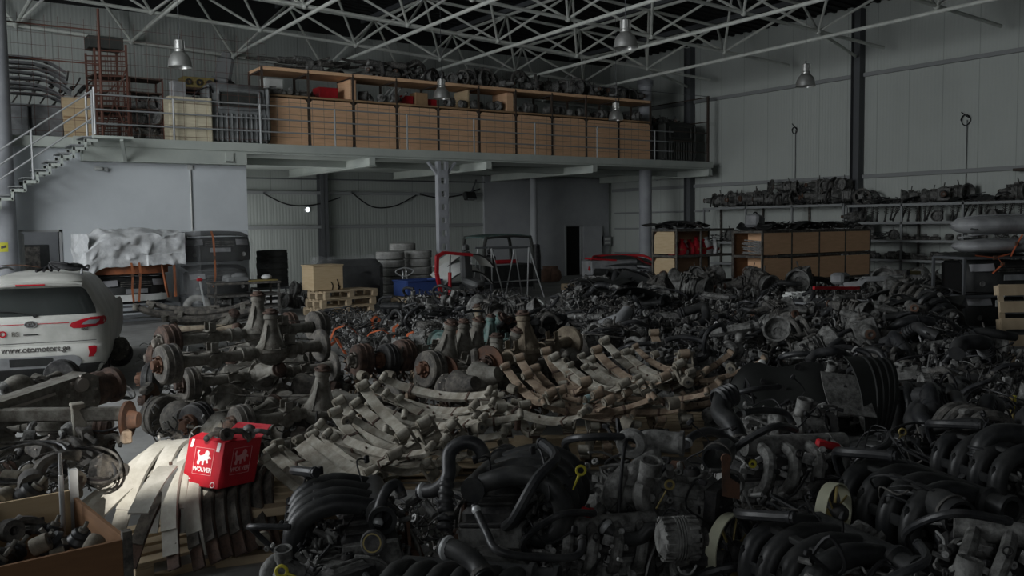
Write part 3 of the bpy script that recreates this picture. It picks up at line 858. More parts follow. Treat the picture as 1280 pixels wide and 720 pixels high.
def make_leaf_spring(key, L=1.25, sag=.17, leaves=4, w=.075, m='spring_grey', eyes=True, shackle=False, m2=None, t=.011):
    """leaf spring bent upwards, length along x, lowest at the middle"""
    o = thing('leaf_spring', 'spring', 'leaf spring')
    for k in range(leaves):
        f = 1-.19*k
        P = [(x, y, z-k*(t+.0015)) for x, y, z in arc_path(L, sag, 14, -L/2*f, L/2*f)]
        q = MB(); q.strap(P, w, t)
        if k == 0 and eyes:
            for s in (-1, 1):
                e = Vector(P[0] if s < 0 else P[-1]); dx = Vector((s, 0, sag*4/L)).normalized(); up = Vector((-dx.z*s, 0, abs(dx.x)))
                c = e+up*.03+dx*.005
                q.lathe([(.024, -w/2), (.035, -w/2), (.035, w/2), (.024, w/2)], c, (0, 1, 0), 14, True)
        q.build('leaf', m2 if (m2 and k == 1) else m, o)
    if eyes:
        for s in (-1, 1):
            e = Vector((s*L/2, 0, sag)); dx = Vector((s, 0, sag*4/L)).normalized(); up = Vector((-dx.z*s, 0, abs(dx.x)))
            c = e+up*.03+dx*.005
            q = MB(); q.lathe([(.010, -w/2-.012), (.03, -w/2-.012), (.03, -w/2), (.026, -w/2), (.026, w/2), (.03, w/2), (.03, w/2+.012), (.010, w/2+.012)], c, (0, 1, 0), 14, True); q.build('bushing', 'bushing_dust', o)
            if shackle and s > 0:
                q = MB()
                for yy in (-1, 1):
                    q.bar(c+Vector((-.01, yy*(w/2+.02), 0)), c+Vector((.03, yy*(w/2+.02), -.13)), .012, .045, b=.004)
                c2 = c+Vector((.03, 0, -.13)); q.lathe([(.0, -w/2-.015), (.042, -w/2-.015), (.042, w/2+.015), (0, w/2+.015)], c2, (0, 1, 0), 14)
                q.cyl(c+Vector((0, -w/2-.045, 0)), c+Vector((0, w/2+.045, 0)), .012, n=8)
                q.build('shackle', 'bushing_dust', o)
    if leaves > 2:
        for s in (-1, 1):
            x = s*L*.27; z = sag*(2*x/L)**2
            q = MB(); q.box((x, 0, z-.018), (.03, w+.014, .012+leaves*.012), Matrix.Rotation(-math.atan(sag*8*x/L/L), 3, 'Y'), .003); q.build('clip', 'dark_rust', o)
        q = MB(); q.cyl((0, 0, -.05), (0, 0, .025), .010, n=8); q.build('centre_bolt', 'dark_rust', o)
    return o

def drum(q, c, ax, r=.165, w=.12):
    q.lathe([(0, -.02), (r*.97, -.02), (r*1.03, -.01), (r*1.03, .01), (r, .015), (r, w*.35), (r*1.04, w*.4), (r*1.04, w*.5), (r, w*.55), (r*.98, w*.9), (r*.9, w), (r*.5, w), (0, w)], c, ax, 26)
def hub(q, c, ax, r=.075, n=6):
    q.lathe([(0, 0), (r, 0), (r, .03), (r*.6, .035), (r*.55, .075), (r*.45, .085), (0, .085)], c, ax, 16)
    bolt_ring(q, Vector(c)+Vector(ax).normalized()*.02, ax, r*.82, n, .009, .045)

def make_axle(seed, L=1.62, m='axle_steel', ends=('drum', 'drum'), nose=.32, off=0.0, end_m='axle_dark', plates=True, cap=False):
    """driven rear axle: length along x, the pinion nose along local z"""
    R = random.Random(seed)
    t = thing('rear_axle', 'axle', 'axle')
    h = L/2
    q = MB()
    q.cyl((off-.25, 0, 0), (off+.25, 0, 0), .05)
    q.lathe([(.062, -h+.10), (.048, -h+.22), (.050, off-.34), (.062, off-.28), (.07, off-.22)], axis=(1, 0, 0), n=16)
    q.lathe([(.07, off+.22), (.062, off+.28), (.050, off+.34), (.048, h-.22), (.062, h-.10)], axis=(1, 0, 0), n=16)
    for s in (-1, 1): q.cyl((off+s*.30, 0, 0), (off+s*.325, 0, 0), .07, n=16)
    q.build('axle_tube', m, t)
    q = MB()
    q.ball((off, 0, 0), .13, 18, 12, (1.3, .95, 1.0))
    q.lathe([(.13, -.02), (.165, -.015), (.165, .015), (.13, .02)], (off, 0, .02), (0, 0, 1), 22, True)
    bolt_ring(q, (off, 0, .035), (0, 0, 1), .152, 12, .009, .015)
    q.lathe([(.14, 0), (.125, .06), (.088, .12), (.066, .18), (.058, nose-.06), (.068, nose-.05), (.068, nose-.02), (.045, nose)], (off, 0, .02), (0, 0, 1), 18)
    for k in range(4):
        a = PI/2*k+.5; q.bar((off+.125*math.cos(a), .125*math.sin(a), .05), (off+.055*math.cos(a), .055*math.sin(a), nose-.08), .012, .03, up=(math.cos(a), math.sin(a), 0))
    q.build('differential_housing', m, t)
    q = MB(); q.lathe([(0, 0), (.075, 0), (.075, .012), (.05, .016), (.045, .04), (.03, .045), (0, .045)], (off, 0, nose+.02), (0, 0, 1), 18); bolt_ring(q, (off, 0, nose+.03), (0, 0, 1), .06, 4, .008, .014)
    q.build('pinion_flange', 'dark_rust', t)
    for s, e in zip((-1, 1), ends):
        if e == 'drum':
            q = MB(); drum(q, (s*(h-.06), 0, 0), (s, 0, 0), R.uniform(.15, .17), R.uniform(.10, .13)); o = q.build('brake_drum', end_m if R.random() < .6 else 'dark_rust', t)
            q = MB(); hub(q, (s*(h+.05), 0, 0), (s, 0, 0), .08, 6); q.build('hub', R.choice(['rust', 'brake_face', 'dark_rust']), o)
        elif e == 'backplate':
            q = MB(); q.lathe([(.05, 0), (.15, 0), (.165, .02), (.165, .035), (.155, .03), (.14, .012), (.05, .015)], (s*(h-.1), 0, 0), (s, 0, 0), 26, True)
            for a in (0.6, 2.6, 4.4): q.bar((s*(h-.07), .05*math.cos(a), .05*math.sin(a)), (s*(h-.07), .13*math.cos(a+.6), .13*math.sin(a+.6)), .03, .02)
            q.tube([(s*(h-.07), .12*math.cos(a), .12*math.sin(a)) for a in [.3+.2*i for i in range(14)]], .014, 6, 1)
            o = q.build('brake_backplate', end_m, t)
            q = MB(); hub(q, (s*(h-.07), 0, 0), (s, 0, 0), .07, 5); q.build('hub', 'bolt_light', o)
        else:
            q = MB(); q.lathe([(.05, 0), (.15, 0), (.15, .02), (.08, .02), (.08, .05), (0, .05)], (s*(h-.02), 0, 0), (s, 0, 0), 26); o = q.build('brake_disc', 'rust', t)
            q = MB(); hub(q, (s*(h+.02), 0, 0), (s, 0, 0), .07, 5); q.build('hub', 'dark_rust', o)
            q = MB(); q.box((s*(h-.01), .13, .05), (.09, .07, .15), b=.02); q.build('caliper', 'axle_dark', o)
    if plates:
        for s in (-1, 1):
            q = MB(); x = s*(h-.42)
            q.box((x, .0, .062), (.10, .11, .016), b=.004)
            for y in (-.045, .045): q.box((x, y, .10), (.07, .012, .09), b=.003)
            q.cyl((x, -.05, -.02), (x, .05, -.02), .066, n=14)
            q.build('spring_seat', m, t)
    q = MB(); q.tube([(-h+.12, .06, .06), (-h*.5, .055, .075), (off-.25, .08, .10), (off, .12, .12), (off+.25, .08, .09), (h-.12, .06, .06)], .006, 6, 4)
    q.build('brake_pipe', 'axle_dark', t)
    return t

def make_tire(seed=0):
    t = thing('tire', 'tire', 'tire')
    r, w = .34, .215
    pr = [(.20, -.09), (.225, -.10), (.27, -.108), (.315, -.10), (.335, -.085), (r, -.06), (r, -.042), (r-.012, -.04), (r-.012, -.03), (r, -.028), (r, .0), (r-.012, .002), (r-.012, .012), (r, .014), (r, .042), (r-.012, .044), (r-.012, .054), (r, .056), (.335, .085), (.315, .10), (.27, .108), (.225, .10), (.20, .09), (.205, 0)]
    q = MB(); q.lathe(pr, (0, 0, w/2), (0, 0, 1), 40, True)
    q.build('tread', 'tire_rubber', t)
    return t

def make_pallet(seed=0, m='pallet_wood'):
    """flat wooden pallet, 1.2 x 0.8"""
    t = thing('pallet', 'pallet', 'pallet')
    for y in (-.35, -.175, 0, .175, .35):
        q = MB(); q.box((0, y, .133), (1.2, .115, .022), b=.003); q.build('top_board', m, t)
    for x in (-.55, 0, .55):
        q = MB(); q.box((x, 0, .111), (.12, .8, .022), b=.003); q.build('cross_board', m, t)
        for y in (-.35, 0, .35):
            q = MB(); q.box((x, y, .061), (.12, .1, .078), b=.004); q.build('block', m, t)
    for y in (-.35, 0, .35):
        q = MB(); q.box((0, y, .011), (1.2, .1, .022), b=.003); q.build('bottom_board', m, t)
    return t
# ================================================================ lamps hung from the roof
def make_lamp():
    t = thing('pendant_lamp', 'lamp', 'lamp')
    q = MB(); q.lathe([(.06, .34), (.12, .33), (.19, .26), (.235, .17), (.25, .07), (.262, .0), (.25, .0), (.24, .07), (.225, .165), (.18, .25), (.11, .32)], n=28, close=True); q.build('reflector', 'spun_aluminium', t)
    q = MB(); q.lathe([(0, .60), (.09, .60), (.105, .585), (.115, .40), (.10, .385), (.12, .375), (.12, .335), (0, .335)], n=20)
    for k in range(10):
        a = 2*PI*k/10; q.box((.112*math.cos(a), .112*math.sin(a), .49), (.014, .01, .17), Matrix.Rotation(a, 3, 'Z'))
    q.build('gear_housing', 'spun_aluminium', t)
    q = MB(); q.ball((0, 0, .2), .07, 10, 8, (1, 1, 1.5)); q.build('bulb', 'lamp_clear', t)
    q = MB(); q.lathe([(0, .02), (.235, .02), (.235, .012), (0, .012)], n=24); q.build('cover_glass', 'film_clear', t)
    q = MB(); q.tube([(0, 0, .6), (0, 0, .68)], .02, 8); q.cyl((0, 0, .66), (0, 0, 3.9), .008, n=6); q.build('cable', 'dark_column', t)
    return t
LAMPS = [(225, 84, 20.3, 'leftmost silver bell lamp, hanging above the pale plywood box'),
         (552, 123, 28.4, 'silver bell lamp hanging in front of the upper wooden rack, left of its middle'),
         (770, 150, 31.6, 'small far silver bell lamp hanging before the right end of the wooden rack'),
         (782, 60, 19.6, 'topmost silver bell lamp, hanging high among the roof bars'),
         (1007, 108, 24.7, 'rightmost silver bell lamp, hanging before the plain right wall')]
for x, y, d, lb in LAMPS:
    p = at_d(x, y, d); o = place('lamp', make_lamp, TR(p), lb, 'bell lamps under the roof')
    o.scale.z = 1.0

# ================================================================ railing, mesh and stairs of the mezzanine
rl = thing('railing', 'grey tube railing along the mezzanine edge from the stair head to the right corner', 'railing', (0, 0, 0))
yr = YM+.08
rp = [4.35, 6.49, 8.85, 11.1, 13.5, 15.95, 18.4, 21.15, 23.95]
for x in rp:
    q = MB(); q.cyl((x, yr, ZM), (x, yr, ZM+1.14), .028 if x != 8.85 else .035, n=8); q.build('post', 'galvanised', rl)
for z in (.38, .74, 1.12):
    q = MB(); q.cyl((4.35, yr, ZM+z), (24.9, yr, ZM+z), .022, n=8); q.build('rail', 'rail_grey', rl)
cr = thing('corner_railing', 'rust brown tall post with side rails at the right corner of the mezzanine', 'railing')
q = MB(); q.box((XM-.1, yr, ZM+1.3), (.08, .08, 2.6)); q.build('post', 'brown_steel', cr)
for z in (.4, .8, 1.15): 
    q = MB(); q.cyl((24.9, yr, ZM+z), (XM-.1, yr, ZM+z), .018, n=6); q.build('rail', 'brown_steel', cr)
for z in (1.6, 2.55):
    q = MB(); q.cyl((XM-.1, yr, ZM+z), (XM-.1, YM+4, ZM+z), .025, n=6); q.build('rail', 'brown_steel', cr)
q = MB(); q.cyl((XM-.1, yr, ZM+2.58), (21.0, yr+.4, ZM+2.62), .012, n=6); q.build('wire', 'dark_column', cr)

net = thing('wire_mesh', 'thin rusty wire mesh screen stretched above the left mezzanine railing', 'wire mesh')
q = MB(); x = 2.6
while x < 9.1: q.cyl((x, yr+.14, ZM), (x, yr+.14, ZM+3.0), .0045, n=4); x += .30
z = .15
while z < 3.0: q.cyl((2.6, yr+.14, ZM+z), (9.1, yr+.14, ZM+z), .0045, n=4); z += .30
q.build('wires', 'red_oxide_steel', net)
q = MB()
for z in (1.9, 2.75): q.cyl((2.6, yr+.14, ZM+z), (4.75, yr+.14, ZM+z), .02, n=6)
q.cyl((4.75, yr+.14, ZM), (4.75, yr+.14, ZM+3.3), .032, n=8)
q.build('frame', 'red_oxide_steel', net)

stair = thing('staircase', 'grey steel staircase climbing from the left to the mezzanine railing', 'stairs')
for y in (YM-.95, YM-.1):
    q = MB(); n = 22
    for k in range(n):
        x = 4.25-k*.27; z = ZM-.1-k*.205
        if z < .1: break
        q.box((x, y, z-.05), (.30, .05, .07)); q.box((x-.13, y, z-.15), (.06, .05, .26))
    q.build('stringer', 'slab_paint', stair)
for k in range(22):
    x = 4.20-k*.27; z = ZM-.06-k*.205
    if z < .1: break
    q = MB(); q.box((x, YM-.52, z), (.28, .9, .03)); q.build('tread', 'rail_grey', stair)
for y in (YM-.97,):
    for dz in (.42, .75, 1.08):
        q = MB(); q.cyl((4.35, y, ZM+dz), (-1.1, y, ZM+dz-4.05), .022, n=7); q.build('handrail', 'galvanised', stair)
    for k in range(0, 20, 5):
        x = 4.3-k*.27; z = ZM-.1-k*.205
        q = MB(); q.cyl((x, y, z), (x, y, z+1.17), .025, n=7); q.build('baluster', 'galvanised', stair)
q = MB(); q.box((4.75, YM-.52, ZM-.05), (.95, .95, .06)); q.bar((4.95, YM-.95, ZM-.1), (5.2, YM-.1, ZM-.55), .08, .06); q.build('landing', 'slab_paint', stair)
# a bit of railing that closes the landing
q = MB(); q.cyl((4.35, YM-.97, ZM), (4.35, YM-.97, ZM+1.14), .03, n=8); q.build('baluster', 'galvanised', stair)

# ================================================================ wooden rack on the mezzanine
PX = [9.15, 10.55, 11.99, 13.47, 14.97, 16.54, 18.04, 19.6, 21.15, 22.7, 24.32]
yk, dp = YM+.7, 1.1
rk = thing('storage_rack', 'long brown steel rack with wooden front panels behind the mezzanine railing', 'rack')
for i, x in enumerate(PX):
    for y in (yk, yk+dp):
        q = MB(); q.bar((x, y, ZM), (x, y, ZM+2.3), .06, .06); q.build('post', 'brown_steel', rk)
    q = MB(); 
    for z in (1.48, 2.24): q.bar((x, yk, ZM+z-.04), (x, yk+dp, ZM+z-.04), .04, .05)
    q.build('cross_bar', 'brown_steel', rk)
for z, m in ((1.48, 'wood_edge'), (2.24, 'wood_panel')):
    for i in range(10):
        q = MB(); q.box(((PX[i]+PX[i+1])/2, yk+dp/2, ZM+z+.03), (PX[i+1]-PX[i]-.01, dp+.06, .10 if z > 2 else .06), b=.005); q.build('shelf_board', m, rk)
for i in range(10):
    q = MB(); w = PX[i+1]-PX[i]-.10; c = .07
    poly = [(-w/2+c, 0), (w/2-c, 0), (w/2, c), (w/2, 1.38-c), (w/2-c, 1.38), (-w/2+c, 1.38), (-w/2, 1.38-c), (-w/2, c)]
    q.prism(poly, .02, ((PX[i]+PX[i+1])/2, yk-.0, ZM+.06), Matrix(((1, 0, 0), (0, 0, -1), (0, 1, 0)))); q.build('front_panel', 'wood_panel', rk)
for z in (.2,):
    q = MB(); q.bar((PX[0], yk+dp, ZM+.1), (PX[-1], yk+dp, ZM+.1), .05, .08); q.build('back_rail', 'brown_steel', rk)
mw = thing('mesh_screen', 'fine steel wire mesh hung in front of the wooden rack panels', 'wire mesh')
q = MB(); x = 9.15
while x < 24.3: q.cyl((x, yk-.18, ZM+.02), (x, yk-.18, ZM+1.46), .0045, n=4); x += .36
for z in (.3, .6, .95, 1.3): q.cyl((9.1, yk-.18, ZM+z), (24.3, yk-.18, ZM+z), .0045, n=4)
q.build('wires', 'dark_column', mw)

# things standing on the rack ------------------------------------------------
R = random.Random(5)
ZS, ZT = ZM+1.545, ZM+2.325
def boxthing(name, label, cat, loc, size, m, rotz=0, lidm=None, group=None):
    t = thing(name, label, cat, loc, rotz, group)
    q = MB(); q.box((0, 0, size[2]/2), size, b=.01); q.build('body', m, t)
    q = MB(); q.box((0, 0, size[2]-.01), (size[0]+.012, size[1]+.012, .03), b=.004); q.build('lid', lidm or m, t)
    return t
boxthing('plastic_box', 'white rounded box at the left end of the rack\'s middle shelf', 'box', (9.65, yk+.6, ZS), (.55, .4, .5), 'white_paint')
boxthing('storage_box', 'dark red box on the rack\'s middle shelf near its left end', 'box', (11.35, yk+.6, ZS), (.62, .5, .36), 'red_paint')
boxthing('storage_box', 'bright red small box at the middle of the rack, left of the cardboard box', 'box', (14.05, yk+.55, ZS), (.42, .4, .30), 'red_paint')
boxthing('cardboard_box', 'brown cardboard box on the rack beside the small red box', 'box', (14.55, yk+.5, ZS), (.45, .4, .42), 'cardboard')
boxthing('storage_box', 'dark red box right of the cardboard box on the rack', 'box', (15.05, yk+.65, ZS), (.4, .4, .26), 'red_paint')
boxthing('plywood_board', 'upright plywood board on the rack behind the middle hanging lamp', 'board', (16.25, yk+.6, ZS), (.06, .9, .62), 'ply_light')
boxthing('plywood_board', 'upright plywood board at the left third of the rack', 'board', (12.06, yk+.6, ZS), (.22, .9, .62), 'wood_panel')
boxthing('plywood_board', 'upright brown board on the rack, right of the middle hanging lamp', 'board', (17.92, yk+.6, ZS), (.28, .9, .64), 'wood_panel')
def wrect(key, mk, xs, y, z, jit, label, group, rots=None, sc=(1, 1), dz=0):
    out = []
    for i, x in enumerate(xs):
        k = '%s%d' % (key, R.randrange(3))
        s = R.uniform(*sc)
        o = place(k, (lambda kk=k: mk(hash_(kk))), TR((x+R.uniform(-jit, jit), y+R.uniform(-.15, .15), z+dz), (0, 0, R.uniform(0, 6.28)) if rots is None else rots(), s))
        out.append(o)
    order_labels(out, label, group); return out
def hash_(s): return sum(ord(c)*(i+7) for i, c in enumerate(s)) % 10007
def frange(a, b, n): return [a+(b-a)*(i+.5)/n for i in range(n)]
wrect('starter', make_starter, frange(9.3, 10.9, 8), yk+.25, ZS, .03, lambda n, o: 'small dark starter motor, %s from left along the rack\'s middle shelf' % n, 'starter motors on the middle shelf', sc=(1.1, 1.5))
wrect('alt', make_alternator, frange(12.4, 13.6, 5)+frange(15.4, 24.0, 22), yk+.3, ZS, .08, lambda n, o: 'dark alternator on the rack\'s middle shelf, %s from left' % n, 'alternators on the middle shelf', sc=(1.3, 2.1))
for i, (x, h) in enumerate(((12.9, .45), (13.1, .52), (13.3, .5), (13.5, .38))):
    t = thing('metal_tube', 'light metal tube leaning on the rack, %s from left' % nth(i+1), 'tube', (0, 0, 0), 0, 'tubes leaning on the rack')
    q = MB(); q.cyl((x, yk+.1, ZS), (x+.5, yk+.3, ZS+h), .03, n=8, inner=.022); q.build('tube', 'galvanised', t)
    q = MB(); q.cyl((x+.49, yk+.296, ZS+h*.99), (x+.515, yk+.306, ZS+h*1.03), .04, n=8); q.build('collar', 'engine_iron', t)
# top of the rack: pipes at the left, then a long row of gearboxes, rings and hubs
def make_exhaust(seed):
    RR = random.Random(seed); t = thing('exhaust_pipe', 'exhaust', 'exhaust pipe'); L = RR.uniform(1.6, 2.6)
    q = MB(); q.tube([(-L/2, 0, .05), (-L/4, RR.uniform(-.1, .1), .07), (0, 0, .12), (L/4, RR.uniform(-.1, .1), .06), (L/2, 0, RR.uniform(.05, .3))], .04, 9, 4); q.build('pipe', 'engine_iron', t)
    q = MB(); q.lathe([(.04, -.3), (.1, -.26), (.105, 0), (.1, .22), (.04, .28)], (L*.12, 0, .10), (1, 0, 0), 14); q.build('silencer', RR.choice(['engine_iron', 'cast_alloy']), t)
    return t
ob = []
for i in range(13):
    k = 'exh%d' % (i % 4)
    ob.append(place(k, (lambda kk=k: make_exhaust(hash_(kk))), TR((R.uniform(9.6, 13.6), yk+R.uniform(.1, 1.0), ZT+.10+.045*(i // 2)*1.1-.1*(i < 4)), (0, R.uniform(-.03, .06), R.uniform(-.2, .2)), 1.0)))
order_labels(ob, lambda n, o: 'dark exhaust pipe piled on the rack top at its left end, %s from left' % n, 'exhaust pipes on top of the rack')
def make_ringgear(seed):
    RR = random.Random(seed); t = thing('steering_hub', 'hub', 'wheel hub')
    q = MB(); r = RR.uniform(.17, .26); q.lathe([(r*.75, -.03), (r, -.03), (r, .03), (r*.75, .03)], (0, 0, r), (0, 1, .15), 20, True)
    for a in range(5): 
        an = a*1.2566; q.bar((0, 0, r), (r*.8*math.cos(an), 0, r+r*.8*math.sin(an)), .03, .03)
    q.build('ring', 'engine_iron', t)
    q = MB(); q.cyl((0, -.12, r), (0, .12, r), .06, .04, n=12); q.build('hub', 'cast_alloy', t)
    q = MB(); q.tube([(0, 0, r), (.2, .05, r*1.6), (.35, 0, r*1.2), (.45, 0, .03)], .025, 7); q.build('arm', 'engine_black', t)
    return t
ob = []
for i, x in enumerate(frange(12.6, 24.0, 34)):
    k = ('rg%d' % (i % 4)) if i % 3 else ('gb%d' % (i % 2))
    mk = make_ringgear if i % 3 else make_gearbox
    ob.append(place(k, (lambda kk=k, mm=mk: mm(hash_(kk))), TR((x, yk+R.uniform(.25, .8), ZT), (0, 0, R.uniform(0, 6.28)), R.uniform(.9, 1.5))))
order_labels([o for o in ob if o['category'] == 'gearbox'], lambda n, o: 'dark gearbox lying on top of the rack, %s gearbox from left' % n, 'gearboxes on top of the rack')
order_labels([o for o in ob if o['category'] != 'gearbox'], lambda n, o: 'dark spoked hub with bent arm on rack top, %s from left' % n, 'hubs on top of the rack')

# ================================================================ left part of the mezzanine
def make_bumper(seed, w=1.75, m='panel_grey'):
    t = thing('bumper', 'bumper', 'bumper')
    def fn(u, v):
        a = (u-.5)*2
        return (a*w/2, -.35*(1-abs(a)**2.6)+.1*(v-.5)**2*4*-.5, .06*math.sin(v*PI)*1.0+v*.30-.0)
    q = MB(); q.sheet(fn, 18, 6, .012); q.build('skin', m, t)
    q = MB(); q.box((0, -.325, .12), (.8, .03, .07), b=.01); q.build('grille', 'black_plastic', t)
    for s in (-1, 1):
        q = MB(); q.lathe([(.035, 0), (.055, 0), (.055, .03), (.035, .03)], (s*.62, -.24, .12), (s*.35, -1, 0), 12, True); q.build('lamp_bezel', 'black_plastic', t)
    return t
ob = []
for i in range(8):
    k = 'bumpM'
    ob.append(place(k, lambda: make_bumper(1, 2.2), TR((3.05+R.uniform(-.12, .12), YM+1.1, ZM+.80+i*.13), (math.radians(-88+R.uniform(-4, 4)), R.uniform(-.03, .05), R.uniform(-.05, .05)))))
ob.sort(key=lambda o: o.location.z)
for i, o in enumerate(ob):
    o['label'] = 'pale grey bumper nested in the stack on the left mezzanine, %s from the bottom' % nth(i+1); o['group'] = 'bumpers stacked on the mezzanine'
for i, (x, lb) in enumerate(((2.75, 'left grey plastic crate standing under the mezzanine bumper stack'), (3.55, 'right grey plastic crate standing under the mezzanine bumper stack'))):
    t = thing('plastic_crate', lb, 'crate', (x, YM+1.0, ZM), .05, 'crates under the bumper stack')
    q = MB(); q.box((0, 0, .42), (.70, .6, .84), b=.03, taper=1.04); q.build('body', 'grey_plastic', t)
    q = MB(); q.box((0, 0, .82), (.78, .68, .06), b=.01); q.build('rim', 'grey_plastic', t)
q = thing('cardboard_sheet', 'tall tan cardboard sheet standing at the head of the stairs', 'board', (4.22, YM+.55, ZM), .1)
b = MB(); b.prism([(-.33, 0), (.40, 0), (.36, 1.08), (-.38, 1.04)], .05, (0, 0, 0), Matrix(((1, 0, 0), (0, 0, -1), (0, 1, 0)))); b.build('sheet', 'ply_light', q)
b = MB(); b.box((.0, -.06, .55), (.7, .012, .05)); b.build('tape', 'cardboard', q)
# rust-brown barred cage
cg = thing('barred_cage', 'tall rust-brown barred cage standing behind the mezzanine railing', 'cage', (5.05, YM+.5, ZM), .06)
for x, y in ((-.38, 0), (.40, 0), (-.38, .9), (.40, .9)):
    q = MB(); q.bar((x, y, 0), (x, y, 2.35+.16*(x > 0)), .05, .05); q.build('post', 'red_oxide_steel', cg)
for y in (0, .9):
    q = MB(); z = .08
    while z < 2.3: q.bar((-.38, y, z), (.40, y, z+.05), .015, .03); z += .13
    for x in (-.22, -.06, .1, .26): q.bar((x, y, 0), (x, y, 2.3), .012, .012)
    q.build('grid', 'red_oxide_steel', cg)
q = MB(); q.bar((-.3, -.03, .05), (.42, -.03, 2.0), .03, .03); q.bar((.05, -.03, 1.0), (.42, -.03, .05), .03, .03); q.build('brace', 'red_oxide_steel', cg)
for z in (.1, .9, 1.7): 
    q = MB(); q.box((0, .45, z), (.8, .9, .03)); q.build('shelf', 'dark_rust', cg)
for i, (x, y, z, w, h) in enumerate(((5.05, .85, 2.42, .9, .32),)):
    boxthing('metal_case', 'dark metal case on top of the barred cage', 'case', (5.0, YM+.95, ZM+2.40), (.85, .6, .30), 'bed_dark')
ob = []
for i in range(6):
    ob.append(place('gb%d' % (i % 2), (lambda kk='gb%d' % (i % 2): make_gearbox(hash_(kk))), TR((5.85+.28*(i % 3), YM+1.1+.3*(i//3), ZM+.45*(i//2)), (0, R.uniform(-.3, .3), R.random()*6), 1.2)))
order_labels(ob, lambda n, o: 'dark gearbox heaped between the cage and the plywood box, %s from left' % n, 'gearboxes beside the cage')
rk2 = thing('parts_rack', 'narrow rusty rack of dark parts right of the barred cage', 'rack', (6.0, YM+1.2, ZM))
for x in (-.42, .42):
    for y in (-.35, .35):
        q = MB(); q.bar((x, y, 0), (x, y, 1.75), .04, .04); q.build('post', 'red_oxide_steel', rk2)
for z in (.45, .9, 1.35, 1.72):
    q = MB(); q.box((0, 0, z), (.88, .74, .03)); q.build('shelf', 'dark_rust', rk2)
pb = thing('plywood_box', 'pale plywood box standing at the mezzanine edge behind the railing', 'box', (7.0, YM+.62, ZM), .0)
q = MB(); q.box((0, 0, .62), (1.15, .7, 1.22), b=.008); q.build('panels', 'ply_white', pb)
for x in (-.5, .5):
    q = MB(); q.box((x, -.36, .62), (.09, .02, 1.2)); q.build('batten', 'ply_white', pb)
boxthing('metal_canister', 'grey slanted metal canister standing on the plywood box', 'canister', (6.75, YM+.6, ZM+1.24), (.36, .25, .42), 'panel_grey', .2)
t = thing('wire_basket', 'dark bent wire frame hanging over the plywood box top', 'frame', (7.35, YM+.4, ZM+1.24))
q = MB(); q.tube([(-.25, 0, .02), (-.1, -.1, .2), (.2, -.1, .3), (.3, .1, .1), (0, .15, .02)], .018, 6, 3, closed=True); q.build('ring', 'wire_black', t)
q = MB(); q.tube([(-.25, 0, .02), (.05, -.05, -.0), (.3, .1, .1)], .014, 6); q.build('brace', 'wire_black', t)

def make_bed(m, seed=0):
    """vehicle tub standing on end: ribbed lower half, rounded window recess above"""
    t = thing('vehicle_tub', 'tub', 'vehicle body')
    w, h, d = 1.95, 1.72, .9
    q = MB(); q.box((0, 0, h/2), (w, d, h), b=.14, taper=.95); q.build('shell', m, t)
    q = MB()
    q.tube([(-.62, -.47, 1.10), (-.62, -.47, 1.42), (-.5, -.47, 1.5), (.5, -.47, 1.5), (.62, -.47, 1.42), (.62, -.47, 1.10), (.5, -.47, 1.02), (-.5, -.47, 1.02)], .05, 8, 3, closed=True); q.build('window_rim', m, t)
    q = MB(); q.box((0, -.452, 1.26), (1.1, .02, .42), b=.01); q.build('window_recess', 'black_plastic' if m == 'bed_dark' else 'bed_dark', t)
    for i in range(12):
        q = MB(); x = -.82+.149*i; q.box((x, -.46, .48), (.055, .06, .8), b=.02); q.build('rib', m, t)
    for i in (-1, 1):
        q = MB(); q.box((i*.9, -.3, .9), (.12, .4, 1.5), b=.05); q.build('side_flange', m, t)
    return t
o = make_bed('bed_grey'); o.location = (8.35+.02, YM+.85, ZM); o['label'] = 'grey ribbed vehicle tub standing on end at the left end of the wooden rack'
o.scale = (.93, 1, 1)
o = make_bed('bed_dark'); o.location = (25.75, YM+1.0, ZM); o['label'] = 'black ribbed vehicle tub standing on end at the mezzanine\'s right corner'; o.scale = (.9, 1, .92)
ob = []
for i in range(5):
    ob.append(place('gb%d' % (i % 2), None, TR((25.0+.4*i, YM+1.7, ZM+1.5-.05*(i % 2)), (0, 0, R.random()*6), 1.0)))
order_labels(ob, lambda n, o: 'black gearbox behind the tub at the mezzanine\'s right corner, %s from left' % n, 'gearboxes behind the black tub')
sh = thing('wall_shelf', 'dark steel shelf behind the tub at the mezzanine\'s right corner', 'shelf', (25.85, YM+1.75, ZM))
q = MB(); q.box((0, 0, 1.42), (2.1, .5, .05)); q.build('board', 'dark_column', sh)
for s in (-1, 1):
    q = MB(); q.bar((s*1.0, 0, 0), (s*1.0, 0, 1.40), .05, .4); q.build('leg', 'dark_column', sh)
# seats and crate behind the grey tub
def make_seat():
    t = thing('car_chair', 'seat', 'car seat')
    q = MB(); q.box((0, 0, .3), (.5, .5, .16), b=.05); q.build('cushion', 'seat_grey', t)
    q = MB(); q.box((0, .30, .68), (.48, .15, .72), Matrix.Rotation(math.radians(-16), 3, 'X'), .06); q.build('backrest', 'seat_grey', t)
    q = MB(); q.box((0, .42, 1.12), (.28, .10, .17), Matrix.Rotation(math.radians(-16), 3, 'X'), .04); q.build('headrest', 'seat_grey', t)
    q = MB(); q.box((0, 0, .11), (.46, .48, .22)); q.build('seat_base', 'black_plastic', t)
    return t
sd = thing('parts_table', 'rusty steel table holding the seats behind the grey tub', 'table', (8.3, YM+2.5, ZM))
q = MB(); q.box((0, 0, 1.72), (2.3, 1.2, .06)); q.build('top', 'dark_rust', sd)
for x in (-1.05, 1.05):
    for y in (-.5, .5):
        q = MB(); q.bar((x, y, 0), (x, y, 1.7), .06, .06); q.build('leg', 'dark_rust', sd)
